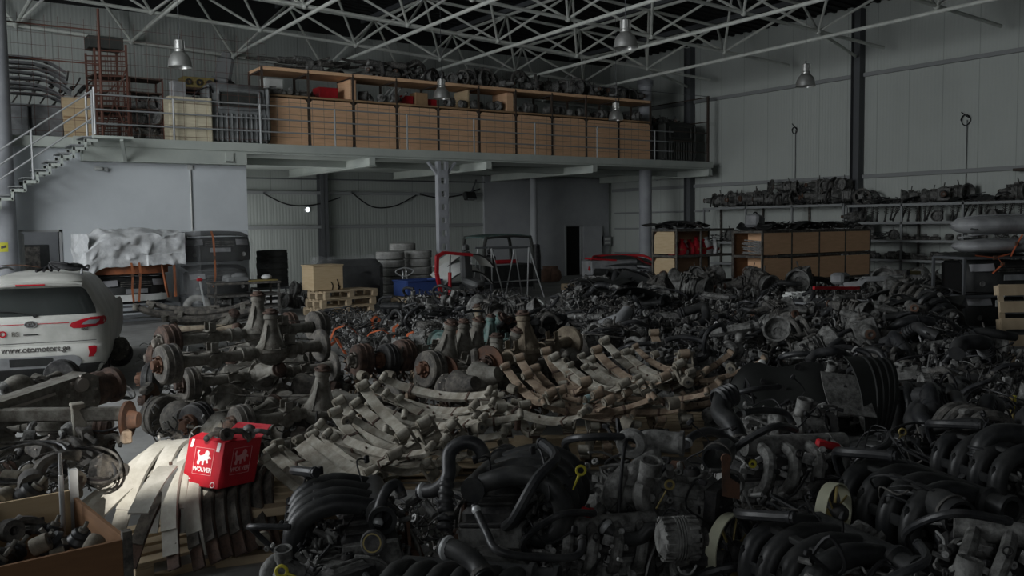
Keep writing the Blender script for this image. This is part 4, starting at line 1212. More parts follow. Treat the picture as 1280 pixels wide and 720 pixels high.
o = place('seat', make_seat, TR((8.45, YM+2.4, ZM+1.75), (0, .12, -.5), 1.05), 'grey car seat tipped upright above the grey tub', 'car seats above the grey tub')
o = place('seat', make_seat, TR((8.95, YM+2.5, ZM+1.75), (-.9, .2, .9), .9), 'grey car seat lying on its back right of the tipped seat', 'car seats above the grey tub')
cr_ = thing('tool_crate', 'ochre crate of machine parts left of the car seats', 'crate', (7.75, YM+2.3, ZM+1.75))
q = MB(); q.box((0, 0, .16), (.9, .5, .32), b=.01); q.build('body', 'fan_blade', cr_)
for x in (-.3, 0, .3):
    q = MB(); q.lathe([(.05, 0), (.09, 0), (.09, .05), (.05, .05)], (x, -.25, .17), (0, -1, 0), 12, True); q.build('port', 'engine_black', cr_)
ob = []
for i in range(9):
    k = 'exh%d' % (i % 4)
    ob.append(place(k, None, TR((3.0+.32*i*(1 if i < 5 else .9), YM+3.0+.2*(i % 3), ZM+1.5), (R.uniform(-.3, .3), R.uniform(-1.2, -.5), R.uniform(-.6, .6)), .55)))
order_labels(ob, lambda n, o: 'dark bent pipe sticking up behind the mezzanine bumper stack, %s from left' % n, 'pipes behind the bumper stack')
sd = thing('parts_table', 'dark steel table behind the mezzanine bumper stack', 'table', (4.3, YM+3.2, ZM))
q = MB(); q.box((0, 0, 1.0), (3.4, 1.3, .06)); q.build('top', 'dark_column', sd)
for x in (-1.6, 1.6):
    for y in (-.6, .6):
        q = MB(); q.bar((x, y, 0), (x, y, 1.0), .06, .06); q.build('leg', 'dark_column', sd)
# ================================================================ the white car at the left
def lerp_table(tab, z):
    if z <= tab[0][0]: return tab[0][1]
    for (a, u), (b, v) in zip(tab, tab[1:]):
        if z <= b: return u+(v-u)*(z-a)/(b-a)
    return tab[-1][1]
CW = [(.28, .80), (.42, .90), (.60, .935), (.95, .945), (1.06, .925), (1.12, .90), (1.50, .715), (1.57, .67), (1.62, .60), (1.66, .46), (1.685, .25)]
CY = [(.28, .10), (.42, .0), (.60, -.02), (.68, .0), (.74, .06), (.90, .075), (1.06, .09), (1.12, .13), (1.50, .42), (1.545, .40), (1.58, .36), (1.62, .42), (1.66, .65), (1.685, 1.0)]
def car_pt(x, z, off=0.0):
    w = lerp_table(CW, z); u = min(1, abs(x)/w); n = 5.0 if z < 1.1 else 4.0
    return Vector((x, lerp_table(CY, z)+.55*(1-(max(0.0, 1-u**n))**(1/n))-off, z))
def car_patch(rows, nx, t=0.006, off=0.004):
    """patch of the car's rear skin: rows of (z, x left, x right)"""
    q = MB()
    def fn(u, v):
        k = v*(len(rows)-1); i = min(len(rows)-2, int(k)); f = k-i
        z = rows[i][0]*(1-f)+rows[i+1][0]*f; a = rows[i][1]*(1-f)+rows[i+1][1]*f; b = rows[i][2]*(1-f)+rows[i+1][2]*f
        return car_pt(a+(b-a)*u, z, off)
    q.sheet(fn, nx, (len(rows)-1)*3, t); return q
def text_mesh(name, body, size, m, parent, warp, weight=0.0, extrude=.003, align='CENTER'):
    cu = bpy.data.curves.new(name, 'FONT'); cu.body = body; cu.size = size; cu.extrude = extrude; cu.align_x = align; cu.offset = weight
    tmp = bpy.data.objects.new(name, cu); COL.objects.link(tmp)
    dg = bpy.context.evaluated_depsgraph_get()
    me = bpy.data.meshes.new_from_object(tmp.evaluated_get(dg))
    bpy.data.objects.remove(tmp); bpy.data.curves.remove(cu)
    for v in me.vertices: v.co = warp(v.co.copy())
    me.materials.clear(); me.materials.append(M[m])
    o = bpy.data.objects.new(name, me); COL.objects.link(o); o.parent = parent
    return o
car = thing('car', 'dusty white estate car seen from behind at the left edge', 'car', tuple(at_d(37, 404, 12.2).xy)+(0,), math.radians(-14))
q = MB()
zs = [.28, .34, .42, .5, .60, .68, .71, .74, .82, .90, .98, 1.06, 1.09, 1.12, 1.2, 1.3, 1.4, 1.50, 1.545, 1.58, 1.62, 1.66, 1.685]
rows = []
for z in zs:
    w = lerp_table(CW, z); r = []
    for i in range(41):
        u = -1+2*i/40; u = math.copysign(abs(u)**.6, u)
        p = car_pt(u*w, z); r.append(p)
    yend = 4.55 if z < .95 else 4.55-(z-.95)*1.9 if z < 1.1 else 3.4-(z-1.1)*2.2
    r = [Vector((-w, yend, z))]+r+[Vector((w, yend, z))]
    rows.append(r)
W = len(rows[0]); vs = [p for r in rows for p in r]
fs = [(j*W+i, j*W+(i+1) % W, (j+1)*W+(i+1) % W, (j+1)*W+i) for j in range(len(rows)-1) for i in range(W)]
fs += [tuple(range(W-1, -1, -1)), tuple(range((len(rows)-1)*W, len(rows)*W))]
q.add(vs, fs); q.build('body', 'car_white', car)
car_patch([(1.14, -.80, .80), (1.2, -.79, .79), (1.35, -.72, .72), (1.46, -.655, .655), (1.50, -.60, .60)], 24, .008, .006).build('rear_window', 'car_glass', car)
q = MB(); q.sheet(lambda u, v: (-.63+1.26*u, .28+.10*v-.08*(1-abs(2*u-1)**3)+.02, 1.575+.02*v-.035*abs(2*u-1)**3), 14, 3, .035); q.build('roof_spoiler', 'car_white', car)
q = MB(); q.box((0, .225, 1.553), (.36, .03, .022), b=.005); q.build('brake_lamp', 'lamp_red', car)
for s in (-1, 1):
    a = [(.955, .52, .60), (.985, .47, .895), (1.03, .50, .925), (1.07, .62, .918), (1.095, .74, .895)]
    rr = [(z, l, r) if s > 0 else (z, -r, -l) for z, l, r in a]
    tl = car_patch(rr, 12, .012, .012).build('tail_lamp', 'lamp_red', car)
    b = [(1.0, .62, .80), (1.035, .66, .84), (1.06, .72, .85)]; rr = [(z, l, r) if s > 0 else (z, -r, -l) for z, l, r in b]
    car_patch(rr, 6, .004, .020).build('clear_lens', 'lamp_clear', tl)
    c = [(.56, .70, .76), (.62, .715, .80), (.69, .70, .805), (.705, .70, .78)]; rr = [(z, l, r) if s > 0 else (z, -r, -l) for z, l, r in c]
    car_patch(rr, 4, .008, .008).build('reflector', 'lamp_red', car)
q = car_patch([(1.028, -.47, .47), (1.038, -.47, .47)], 20, .004, .004); q.build('red_pinstripe', 'lamp_red', car)
car_patch([(.28, -.78, .78), (.36, -.86, .86), (.44, -.885, .885), (.47, -.86, .86)], 24, .01, .012).build('lower_bumper', 'black_plastic', car)
car_patch([(.44, -.56, .58), (.52, -.58, .62), (.585, -.54, .56), (.60, -.50, .52)], 20, .006, .014).build('plate_recess', 'grey_plastic', car)
car_patch([(.475, -.26, .26), (.58, -.26, .26)], 10, .004, .022).build('licence_plate', 'black_plastic', car)
car_patch([(.775, -.80, .80), (.782, -.80, .80)], 24, .002, .002).build('tailgate_gap', 'black_plastic', car)
car_patch([(.885, -.09, .09), (.90, -.09, .09)], 4, .012, .012).build('tailgate_handle', 'black_plastic', car)
q = MB(); q.tube([car_pt(.05, 1.15, .02), car_pt(-.2, 1.20, .025), car_pt(-.5, 1.21, .025)], .010, 6); q.cyl(car_pt(.05, 1.14, .03), car_pt(.05, 1.14, .0), .025, n=10); q.build('rear_wiper', 'black_plastic', car)
em = MB(); c = car_pt(0, 1.03, .012)
em.tube([c+Vector((.075*math.cos(a), 0, .042*math.sin(a))) for a in [2*PI*i/20 for i in range(20)]], .007, 6, 1, closed=True)
em = em.build('emblem', 'chrome', car)
q = MB(); q.lathe([(0, 0), (.040, 0), (.040, .006), (0, .006)], c+Vector((0, .004, 0)), (0, -1, 0), 20)
for k, v in enumerate(q.v): q.v[k] = (c.x+(v[0]-c.x)*1.85, v[1], v[2])
q.build('emblem_field', 'text_grey', em)
text_mesh('emblem_letters', 'KIA', .058, 'chrome', em, lambda p: Vector((p.x, c.y-.004-p.z, c.z-.02+p.y)), .001)
skin = lambda x0, z0, o: (lambda p: car_pt(x0+p.x, z0+p.y, o+p.z))
text_mesh('web_lettering', 'www.otomotors.ge', .105, 'text_grey', car, skin(.06, .665, .010), .0015, .002)
text_mesh('red_lettering', 'OTO', .115, 'lamp_red', car, skin(-.42, .875, .010), .003, .002)
text_mesh('grey_lettering', 'MOTORS', .115, 'axle_steel', car, skin(-.19+.06, .875, .010), .001, .002, 'CENTER') if False else None
text_mesh('red_lettering', 'MO', .115, 'lamp_red', car, skin(-.30+.0, .875, .010), .003, .002, 'LEFT') if False else None
text_mesh('grey_lettering', 'RS', .085, 'axle_steel', car, skin(-.235, .878, .010), .001, .002, 'LEFT')
text_mesh('badge', 'awd', .055, 'text_grey', car, skin(.66, .925, .010), .001, .002)
for s in (-1, 1):
    q = MB(); q.tube([(s*.60, .75, 1.665), (s*.585, 1.0, 1.725), (s*.57, 2.2, 1.735), (s*.55, 2.6, 1.68)], .018, 8); q.build('roof_rail', 'grey_plastic', car)
for sx in (-1, 1):
    for y in (.85, 3.6):
        q = MB(); q.lathe([(.19, -.1), (.33, -.1), (.345, -.08), (.345, .08), (.33, .1), (.19, .1)], (sx*.80, y, .345), (1, 0, 0), 28, True); wh = q.build('wheel', 'rubber_hose', car)
        q = MB(); q.lathe([(0, 0), (.2, -.02), (.2, .04), (0, .04)], (sx*.83, y, .345), (sx, 0, 0), 20); q.build('rim', 'cast_alloy', wh)
q = MB(); q.lathe([(.03, 0), (.04, 0), (.04, .14), (.03, .14)], (.52, .0, .375), (0, 1, 0), 14, True)
for k, v in enumerate(q.v): q.v[k] = (.52+(v[0]-.52)*1.7, v[1], v[2])
q.build('exhaust_tip', 'chrome', car)
# black parts lying on the roof
pt = thing('roof_bag', 'black cable bundle lying on the white car\'s roof', 'bundle', car.matrix_basis @ Vector((.28, 1.0, 1.685)))
for i in range(4):
    q = MB(); q.tube([(-.3+.1*i, 0, .03), (-.1, .1, .08+.02*i), (.1, -.05, .06+.02*i), (.38, .1*i-.1, .03)], .022, 7); q.build('cable', 'wire_black', pt)
q = MB(); q.ball((.2, .05, .07), .09, 10, 7, (1.6, 1, .7)); q.build('sleeve', 'black_plastic', pt)
pt = thing('wire_ring', 'thin wire hoop lying on the white car\'s roof', 'wire', car.matrix_basis @ Vector((-.3, 1.0, 1.69)))
q = MB(); q.tube([(-.5, 0, .01), (-.3, -.05, .09), (0, 0, .12), (.3, -.05, .08), (.5, .05, .01)], .008, 6); q.build('wire', 'rust', pt)

# ================================================================ wrapped front ends of cars
def car_nose(w=1.7, m='black_plastic', lamp='lamp_clear', plate=True):
    """front end cut off a car, facing -y"""
    t = thing('cut_nose_section', 'front', 'car front end')
    def fn(u, v):
        a = 2*u-1; z = .05+.62*v
        return (a*w/2, -.32*(1-abs(a)**3)+.10*(v-.35)**2*3+(.22*max(0, v-.75)), z)
    q = MB(); q.sheet(fn, 18, 8, .02); q.build('bumper_skin', m, t)
    q = MB(); q.sheet(lambda u, v: ((2*u-1)*w/2*.95, -.22*(1-abs(2*u-1)**3)+v*.95, .70+.10*math.sin(v*PI/2)+.03*(1-abs(2*u-1)**2)), 12, 5, .03); q.build('bonnet', m, t)
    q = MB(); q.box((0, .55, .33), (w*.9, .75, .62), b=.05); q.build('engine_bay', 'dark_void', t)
    for s in (-1, 1):
        q = MB(); q.sheet(lambda u, v: (s*(.42+.36*u), -.30+.20*u*u*1.1+.06*v, .47+.14*v-.02*u), 6, 3, .02); q.build('headlamp', lamp, t)
        q = MB(); q.lathe([(0, 0), (.05, 0), (.055, .03), (0, .02)], (s*.62, -.29+.09, .22), (0, -1, 0), 12); q.build('fog_lamp', 'cast_alloy', t)
    q = MB()
    for k in range(3): q.box((0, -.325, .46+.05*k), (.74, .02, .018), b=.004)
    q.build('grille', 'engine_iron', t)
    if plate:
        q = MB(); q.box((0, -.345, .34), (.52, .012, .11), b=.003); q.build('number_plate', 'grey_plastic', t)
    return t
def rack_frame(t, w, d, h, m='galvanised'):
    for x in (-w/2, w/2):
        for y in (-d/2, d/2):
            q = MB(); q.bar((x, y, 0), (x, y, h), .05, .05); q.build('post', m, t)
    for z in (.12, h*.5, h):
        q = MB()
        for y in (-d/2, d/2): q.bar((-w/2, y, z), (w/2, y, z), .04, .05)
        for x in (-w/2, w/2): q.bar((x, -d/2, z), (x, d/2, z), .04, .05)
        q.build('frame_rail', m, t)
# stack 1: under a crumpled pale sheet, with orange frame pieces
g1 = on_z(160, 402, 0); g1.y = 23.6; g1.x = on_y(163, 340, 23.6).x
n1 = thing('stillage', 'grey steel stand holding the cut front ends by the office wall', 'stand', (g1.x, g1.y, 0), .12)
rack_frame(n1, 1.95, 1.1, .45, 'dark_column')
o = place('nose', car_nose, TR((g1.x, g1.y-.1, .47), (0, 0, .12)), 'black car front end with silver bumper on the stand by the office wall')
q = MB(); q.sheet(lambda u, v: ((2*u-1)*.9, -.42-.02+.25*abs(2*u-1)**3, .10+.16*v), 12, 2, .02); q.build('bumper_bar', 'white_paint', o)
o2 = place('nose', None, TR((g1.x, g1.y-.05, 1.20), (0, 0, .12), .95), 'car front end with orange front bar under the crumpled pale sheet')
q = MB(); q.sheet(lambda u, v: ((2*u-1)*.92, -.40+.3*abs(2*u-1)**3, .02+.20*v), 12, 2, .03); q.build('front_bar', 'dull_orange', o2)
for x0, x1 in ((.62, .80), (.95, 1.0)):
    q = MB(); q.bar((x0, -.45, .35), (x1, -.35, -.62), .05, .05); q.build('brace', 'dull_orange', o2)
q = MB(); q.box((1.0, -.1, .55), (.10, .35, .75), Matrix.Rotation(.12, 3, 'Y'), .04); q.build('side_panel', 'dull_orange', o2)
sheet = thing('cover_sheet', 'crumpled pale sheet draped over the orange-barred car front end', 'sheet', (g1.x, g1.y, 0), .12)
RR = random.Random(3)
bumps = [(RR.uniform(-1.1, 1.1), RR.uniform(-.8, .8), RR.uniform(.04, .2), RR.uniform(-.06, .05)) for _ in range(170)]
def drape(u, v):
    x = (2*u-1)*1.14; s = v*2.15
    if s < .85: y, z = -.58-.05*s, 1.42+s*.85 if False else 1.42+s*.92
    else: y, z = -.62+(s-.85)*.9, 2.20+.10*math.sin((s-.85)*2.2)
    if x > .55: z -= (x-.55)*(.05 if s > .85 else .0)
    if s < .3 and x > .2: y -= .03
    k = sum(a*math.exp(-((x-bx)**2+(s-.9-by*1.3)**2)/(r*r)) for bx, by, r, a in bumps)
    edge = max(0.0, -x-.72)
    z -= edge*1.0*(1 if s > .5 else .5)
    return (x-(.10*edge), y+k*.8, z+k)
q = MB(); q.sheet(drape, 80, 70, .006); q.build('sheet', 'film_white', sheet)
q = MB()
def side(u, v):
    y = -.60+1.2*u; z = .75+1.45*v-.25*u*(1-v); k = sum(a*math.exp(-((y-by)**2+(z-1.4-bx*.7)**2)/(r*r)) for bx, by, r, a in bumps)
    return (-1.14-.08*v*(1-v)+k, y, z)
q.sheet(side, 20, 24, .006); q.build('side_flap', 'film_white', sheet)
for x in (-.1, .03): pass
for i, x in enumerate((-.18, .0)):
    t = thing('lashing_strap', 'orange-brown strap hanging down the sheet-covered stack, %s' % ('left one', 'right one')[i], 'strap', (g1.x, g1.y, 0), .12, 'straps on the covered stack')
    q = MB(); q.strap([(x, -.62, 1.5), (x+.02, -.66, 1.25), (x-.01, -.64, .9), (x+.05*(1-i*2)*.6, -.6, .55)], .05, .006, (1, 0, 0)); q.build('webbing', 'dull_orange', t)
    q = MB(); q.box((x, -.655, 1.2), (.06, .02, .09), b=.004); q.build('buckle', 'rust', t)

# stack 2: black front ends in clear film, orange strap in front
g2 = on_y(271, 340, 23.9)
base = thing('stillage', 'low steel stand under the film-wrapped black car front ends', 'stand', (g2.x, 23.9, 0), -.05)
rack_frame(base, 1.7, .95, .55, 'dark_column')
for i, (z, s, lb) in enumerate(((.57, .92, 'lower black car front end wrapped in clear film'), (1.40, 1.0, 'upper black car front end with number plate, wrapped in film'))):
    o = place('nose', None, TR((g2.x, 23.9-.1, z), (0, 0, -.05), s), lb, 'film-wrapped car front ends')
film = thing('stretch_film', 'clear crinkled stretch film around the stacked black car front ends', 'film', (g2.x, 23.9, 0), -.05)
bumps2 = [(RR.uniform(-3, 3), RR.uniform(.2, 2.3), RR.uniform(.12, .4), RR.uniform(-.07, .07)) for _ in range(90)]
def wrap(u, v):
    a = u*2*PI; z = .25+2.0*v
    c, s = math.cos(a), math.sin(a)
    k = sum(h*math.exp(-(((u*6-3)-bx)**2+(z-bz)**2)/(r*r)) for bx, bz, r, h in bumps2)
    fl = .97-.12*max(0, v-.85)*5
    return ((.93*math.copysign(abs(c)**.5, c)+k*c)*fl, (.62*math.copysign(abs(s)**.5, s)+.1+k*s)*fl, z+.15*k)
q = MB(); q.sheet(wrap, 72, 30); q.build('film', 'film_clear', film)
q = MB(); q.sheet(lambda u, v: wrap(u, .30+.12*v+.10*math.sin(u*19)), 90, 3); q.build('film_band', 'film_clear', film)
q = MB(); q.sheet(lambda u, v: (wrap(.5+u*.2, v)[0]*1.02, wrap(.5+u*.2, v)[1], wrap(0, v)[2]), 10, 20, .003); q.build('gathered_film', 'film_clear', film)
t = thing('lashing_strap', 'orange strap running down the film-wrapped black front ends', 'strap', (g2.x, 23.9, 0), -.05)
q = MB(); q.strap([(-.22, -.48, 2.22), (-.22, -.66, 2.05), (-.21, -.70, 1.6), (-.20, -.66, 1.1), (-.24, -.62, .8)], .05, .006, (1, 0, 0)); q.build('webbing', 'dull_orange', t)
q = MB(); q.box((-.21, -.71, 1.55), (.06, .02, .1), b=.004); q.build('ratchet', 'rust', t)
# stack of dark bumpers behind
ob = []
for i in range(6):
    ob.append(place('bumpD', lambda: make_bumper(2, 1.5, 'bed_dark'), TR((on_y(338, 330, 25.0).x, 24.85, .62+.17*i), (math.radians(-6), 0, .05*(i % 3)-.05), .60)))
for i, o in enumerate(ob): o['label'] = 'black bumper in the stack right of the wrapped front ends, %s from the bottom' % nth(i+1); o['group'] = 'black bumpers by the office wall'
t = thing('stillage', 'dark stand under the black bumper stack', 'stand', (on_y(338, 330, 25.0).x, 24.9, 0)); rack_frame(t, 1.0, .6, .60, 'dark_column')

# wheeled steel table, jack, bins
tp = on_y(306, 396, 22.6); tx = tp.x
tab = thing('workshop_cart', 'dark steel two-shelf cart on castors in front of the wrapped front ends', 'cart', (tx, 22.6, 0), -.06)
for x in (-.78, .78):
    for y in (-.36, .36):
        q = MB(); q.bar((x, y, .12), (x, y, .93), .05, .05); q.build('leg', 'engine_iron', tab)
        q = MB(); q.cyl((x-.02, y, .065), (x+.02, y, .065), .065, n=14); q.box((x, y, .115), (.05, .05, .03)); q.build('castor', 'grey_plastic', tab)
for z, n in ((.93, 'top'), (.62, 'middle_shelf'), (.32, 'lower_shelf')):
    q = MB(); q.box((0, 0, z), (1.66, .82, .05), b=.008); q.build(n, 'axle_dark' if z > .9 else 'engine_iron', tab)
def on_cart(name, lb, cat, x, z, q, m):
    t = thing(name, lb, cat, tab.matrix_basis @ Vector((x, 0, z))); q.build('body', m, t); return t
q = MB(); q.box((0, 0, .06), (.55, .5, .12), b=.03); q.ball((.1, 0, .14), .14, 10, 7, (1.5, 1, .6)); q.ball((-.15, .1, .12), .12, 10, 7, (1.2, 1, .6))
on_cart('dust_cover', 'crumpled grey cloth heap on top of the steel cart', 'cloth', -.2, .955, q, 'seat_grey')
q = MB(); q.box((0, 0, .015), (.75, .45, .03), b=.004); on_cart('wooden_board', 'ochre board lying on the right of the steel cart', 'board', .42, .955, q, 'fan_blade')
q = MB(); q.ball((0, 0, .06), .11, 10, 7, (1.3, 1, .6)); on_cart('cleaning_rag', 'pale rag on the ochre board on the cart', 'rag', .58, .985, q, 'film_white')
for i, x in enumerate((-.45, 0, .45)):
    o = place('gb%d' % (i % 2), None, TR(tab.matrix_basis @ Vector((x, 0, .345)), (0, 0, R.random()*3), .62)); o['label'] = 'grimy gearbox on the cart\'s lower shelf, %s from left' % nth(i+1); o['group'] = 'gearboxes on the cart'
# farm jack: pale bar with red foot
jp = on_y(262, 392, 22.0)
jk = thing('hand_jack', 'upright jack with pale bar and red foot left of the steel cart', 'jack', (jp.x, 22.0, 0))
q = MB(); q.bar((-.05, 0, .05), (-.17, .18, 1.15), .05, .03); q.build('bar', 'galvanised', jk)
q = MB(); q.box((0, 0, .10), (.26, .22, .2), b=.04); q.box((-.05, 0, .25), (.13, .14, .2), b=.03); q.build('foot', 'red_paint', jk)
q = MB(); q.box((-.165, .16, 1.07), (.13, .1, .07), b=.02); q.build('claw', 'red_paint', jk)
o = place('tire', make_tire, TR((jp.x-.15, 22.75, .0), (0, 0, 0)), 'dark tire lying flat on the floor under the wrapped front ends') if False else None
o = place('tire', make_tire, basis((jp.x-.12, 22.7, .34), (1, 0, 0), (.2, -1, 0)), 'dark tire standing upright between the jack and the cart')
PROTO['tire'] = tree(o)

# pallets and crate
pp = on_z(404, 395, 0); pY = 22.3
for i in range(3):
    o = place('pallet', make_pallet, TR((on_y(424, 385, pY).x, pY, i*.215), (0, 0, .10+.05*i), 1.0), None)
    o.scale = (1.38, 1.0, 1.48); o.location.x += .06*i
    o['label'] = ('bottom pallet of the stack of three in front of the tires', 'middle pallet of the stack of three, under the plywood crate', 'topmost pallet of the stack, carrying the plywood crate')[i]; o['group'] = 'pallets under the plywood crate'
cb = thing('plywood_crate', 'square light plywood crate standing on three pallets', 'crate', (on_y(405, 345, pY).x, pY+.1, .645), .1)
q = MB(); q.box((0, 0, .33), (.86, .62, .64), b=.006); q.build('panels', 'ply_light', cb)
q = MB(); q.box((0, 0, .655), (.90, .66, .03), b=.004); q.build('lid', 'ply_light', cb)
for i, (x, h) in enumerate(((-.02, .15), (.1, .22), (.28, .28), (.3, .15))):
    q = MB(); q.tube([(x, -.315, .02), (x+.02*(i % 2), -.318, h*.6), (x-.03, -.318, h)], .012, 5); q.build('crack', 'dark_void', cb) if i > 0 else None
# film-wrapped dark bundle behind it
wb = thing('wrapped_bundle', 'dark machine parts bundled in glossy film behind the plywood crate', 'bundle', (on_y(436, 345, 24.3).x, 24.3, 0), -.05)
q = MB(); q.box((0, 0, .7), (1.9, .9, 1.3), b=.18); q.build('parts', 'black_plastic', wb)
def bw(u, v):
    a = 2*PI*u; c, s = math.cos(a), math.sin(a); k = .05*math.sin(9*a+7*v)+.04*math.sin(23*v+3*a)
    return (1.02*math.copysign(abs(c)**.5, c)+k*c, .52*math.copysign(abs(s)**.5, s)+k*s, .1+1.36*v+k*.5)
q = MB(); q.sheet(bw, 60, 18); q.build('film', 'film_clear', wb)
ob = []
for i in range(3):
    ob.append(place('gb%d' % (i % 2), None, TR((on_y(362+i*14, 360, 24.2).x, 24.2, .0+.3*(i % 2)), (0, .2, R.random()*3), 1.2)))
order_labels(ob, lambda n, o: 'dark gearbox on the floor left of the film-wrapped bundle, %s from left' % n, 'gearboxes by the wrapped bundle')

# tire stacks
for px_, Y, nm, n in ((488, 25.2, 'left', 6), (522, 25.4, 'right', 6)):
    p = on_y(px_, 340, Y)
    for i in range(n):
        o = place('tire', None, TR((p.x+R.uniform(-.02, .02), Y+R.uniform(-.02, .02), i*.255), (0, 0, R.random()), 1.0), 'dusty grey tire in the %s tire stack, %s from the bottom' % (nm, nth(i+1)), 'tires in two stacks')
        o.scale = (1.30, 1.30, 1.16)
p = on_y(505, 310, 26.2)
for i in range(7):
    o = place('tire', None, TR((p.x, 26.3, i*.25), (0, 0, R.random())), 'dusty tire in the rear tire stack behind the two front stacks, %s from the bottom' % nth(i+1), 'tires in the rear stack'); o.scale = (1.25, 1.25, 1.14)
# hand truck, blue tub
p = on_y(506, 355, 23.6)
ht = thing('hand_truck', 'grey hand truck standing in front of the tire stacks', 'hand truck', (p.x, 23.6, 0))
q = MB(); q.tube([(-.20, 0, .05), (-.20, 0, .55), (-.06, 0, .78), (-.06, 0, .98)], .022, 7); q.tube([(.20, 0, .05), (.20, 0, .55), (.06, 0, .78), (.06, 0, .98)], .022, 7); q.tube([(-.28, 0, 1.0), (-.22, 0, .90), (0, 0, .82), (.22, 0, .90), (.28, 0, 1.0), (0, 0, 1.08)], .02, 7, 4, closed=True); q.build('frame', 'galvanised', ht)
q = MB(); q.box((0, -.15, .03), (.45, .3, .02)); q.build('toe_plate', 'galvanised', ht)
for s in (-1, 1):
    q = MB(); q.cyl((s*.24, .1, .13), (s*.31, .1, .13), .13, n=16); q.build('wheel', 'tire_rubber', ht)
p = on_y(522, 360, 22.6)
bt = thing('plastic_tub', 'blue open plastic tub on the floor in front of the tire stacks', 'tub', (p.x, 22.6, .35), .08)
q = MB(); w, d, h = 1.12, .7, .42
for a, b_ in (((0, -d/2, h/2), (w, .03, h)), ((0, d/2, h/2), (w, .03, h)), ((-w/2, 0, h/2), (.03, d, h)), ((w/2, 0, h/2), (.03, d, h)), ((0, 0, .015), (w, d, .03))): q.box(a, b_)
q.build('shell', 'blue_plastic', bt)
q = MB()
for a, b_ in (((0, -d/2-.02, h), (w+.08, .06, .04)), ((0, d/2+.02, h), (w+.08, .06, .04)), ((-w/2-.02, 0, h), (.06, d, .04)), ((w/2+.02, 0, h), (.06, d, .04))): q.box(a, b_, b=.008)
q.build('rim', 'blue_plastic', bt)
o = place('pallet', None, TR((p.x, 22.6, 0), (0, 0, .08), 1), 'old pallet under the blue plastic tub'); o.scale = (1.05, 1, 2.15)

# red engine crane
p = on_y(556, 365, 21.6)
ec = thing('engine_crane', 'red engine crane behind the engine pile, its boom pointing right', 'engine crane', (p.x-.15, 21.6, 0), .05)
q = MB(); q.bar((.10, 0, .12), (-.10, 0, 1.0), .09, .09); q.bar((-.10, 0, 1.0), (-.08, 0, 1.46), .09, .09); q.build('mast', 'red_paint', ec)
q = MB(); q.bar((-.10, 0, 1.44), (.15, 0, 1.55), .08, .09); q.bar((.15, 0, 1.55), (1.10, 0, 1.46), .07, .085); q.build('boom', 'red_paint', ec)
q = MB(); q.cyl((.32, 0, .35), (.33, 0, 1.0), .05, n=12); r_ = q.build('ram', 'red_paint', ec)
q = MB(); q.cyl((.33, 0, 1.0), (.36, 0, 1.48), .022, n=8); q.build('piston', 'chrome', r_)
for s in (-1, 1):
    q = MB(); q.bar((-.1, s*.12, .10), (1.35, s*.42, .10), .08, .08); q.cyl((1.33, s*.40, .06), (1.33, s*.46, .06), .06, n=10); q.build('leg', 'red_paint', ec)
q = MB(); q.box((0, 0, .1), (.34, .5, .08)); q.bar((.05, 0, .12), (.34, 0, .4), .06, .06); q.build('base', 'red_paint', ec)
q = MB(); 
for i in range(5): q.lathe([(.016, -.006), (.026, -.006), (.026, .006), (.016, .006)], (1.06, 0, 1.40-.045*i), (0, 1, 0) if i % 2 else (1, 0, 0), 8, True)
q.build('chain', 'galvanised', ec)
# white bonnet and bumpers behind the crane
for i, (pxx, Y, z, s, lb, m) in enumerate(((580, 23.2, 1.02, 1.0, 'white car bonnet skin leaning behind the red engine crane', 'car_white'), (578, 22.7, .80, 1.0, 'lower white arched body panel behind the red engine crane', 'white_paint'))):
    p = on_y(pxx, 340, Y)
    o = thing('bonnet', lb, 'bonnet', (p.x, Y, z))
    q = MB(); q.sheet(lambda u, v: ((2*u-1)*.85, -.35+.75*v-.10*(1-abs(2*u-1)**2), .42*(1-abs(2*u-1)**2.2)+.06*v-.25*i*(1-v)), 18, 6, .015); q.build('skin', m, o)
    q = MB(); q.tube([((2*k/10-1)*.85, -.36-.10*(1-abs(2*k/10-1)**2), .42*(1-abs(2*k/10-1)**2.2)-.25*i) for k in range(11)], .022, 7, 2); q.build('edge', 'engine_black', o)
t = thing('stillage', 'dark stand under the white bumpers behind the red crane', 'stand', (on_y(580, 340, 22.9).x, 23.0, 0)); rack_frame(t, 1.6, .7, .55, 'dark_column')
# dark seats / dashboards in front of it
for i, (pxx, y_, Y, lb) in enumerate(((588, 345, 21.9, 'dark car seat with grey bolster behind the engine heap, left of the A-frame stand'),)):
    p = on_y(pxx, y_, Y); o = place('seat', None, TR((p.x, Y, .35), (.25, 0, .5), 1.1), lb)
t = thing('stillage', 'dark low stand under the car seat behind the engines', 'stand', (p.x, 21.9, 0)); rack_frame(t, .7, .6, .34, 'dark_column')

# van cab shell with open window frames
p = on_y(625, 330, 26.5)
cs = thing('van_cab', 'dark cut-off van cab shell with open window frames under the mezzanine', 'vehicle cab', (p.x, 26.6, 0), .06)
w, d, h = 2.15, 1.3, 1.95
for sx in (-1, 1):
    for y, lean in ((-.6, .0), (.65, .0)):
        q = MB(); q.tube([(sx*w/2*1.0, y, .0), (sx*w/2, y, 1.0), (sx*w/2*.96, y+lean, 1.6), (sx*w/2*.88, y+lean, h-.06)], .06, 8); q.build('pillar', 'bed_dark', cs)
q = MB(); q.sheet(lambda u, v: ((2*u-1)*w/2*.93, -.66+1.36*v, h-.09*abs(2*u-1)**4+.03*math.sin(v*PI)), 12, 6, .05); q.build('roof', 'axle_green', cs)
q = MB(); q.box((0, -.62, .5), (w*.98, .05, .8), b=.02); q.build('front_panel', 'black_plastic', cs)
for sx in (-1, 1):
    q = MB(); q.box((sx*w/2*.99, 0, .5), (.05, 1.3, .85), b=.02); q.build('side_panel', 'black_plastic', cs)
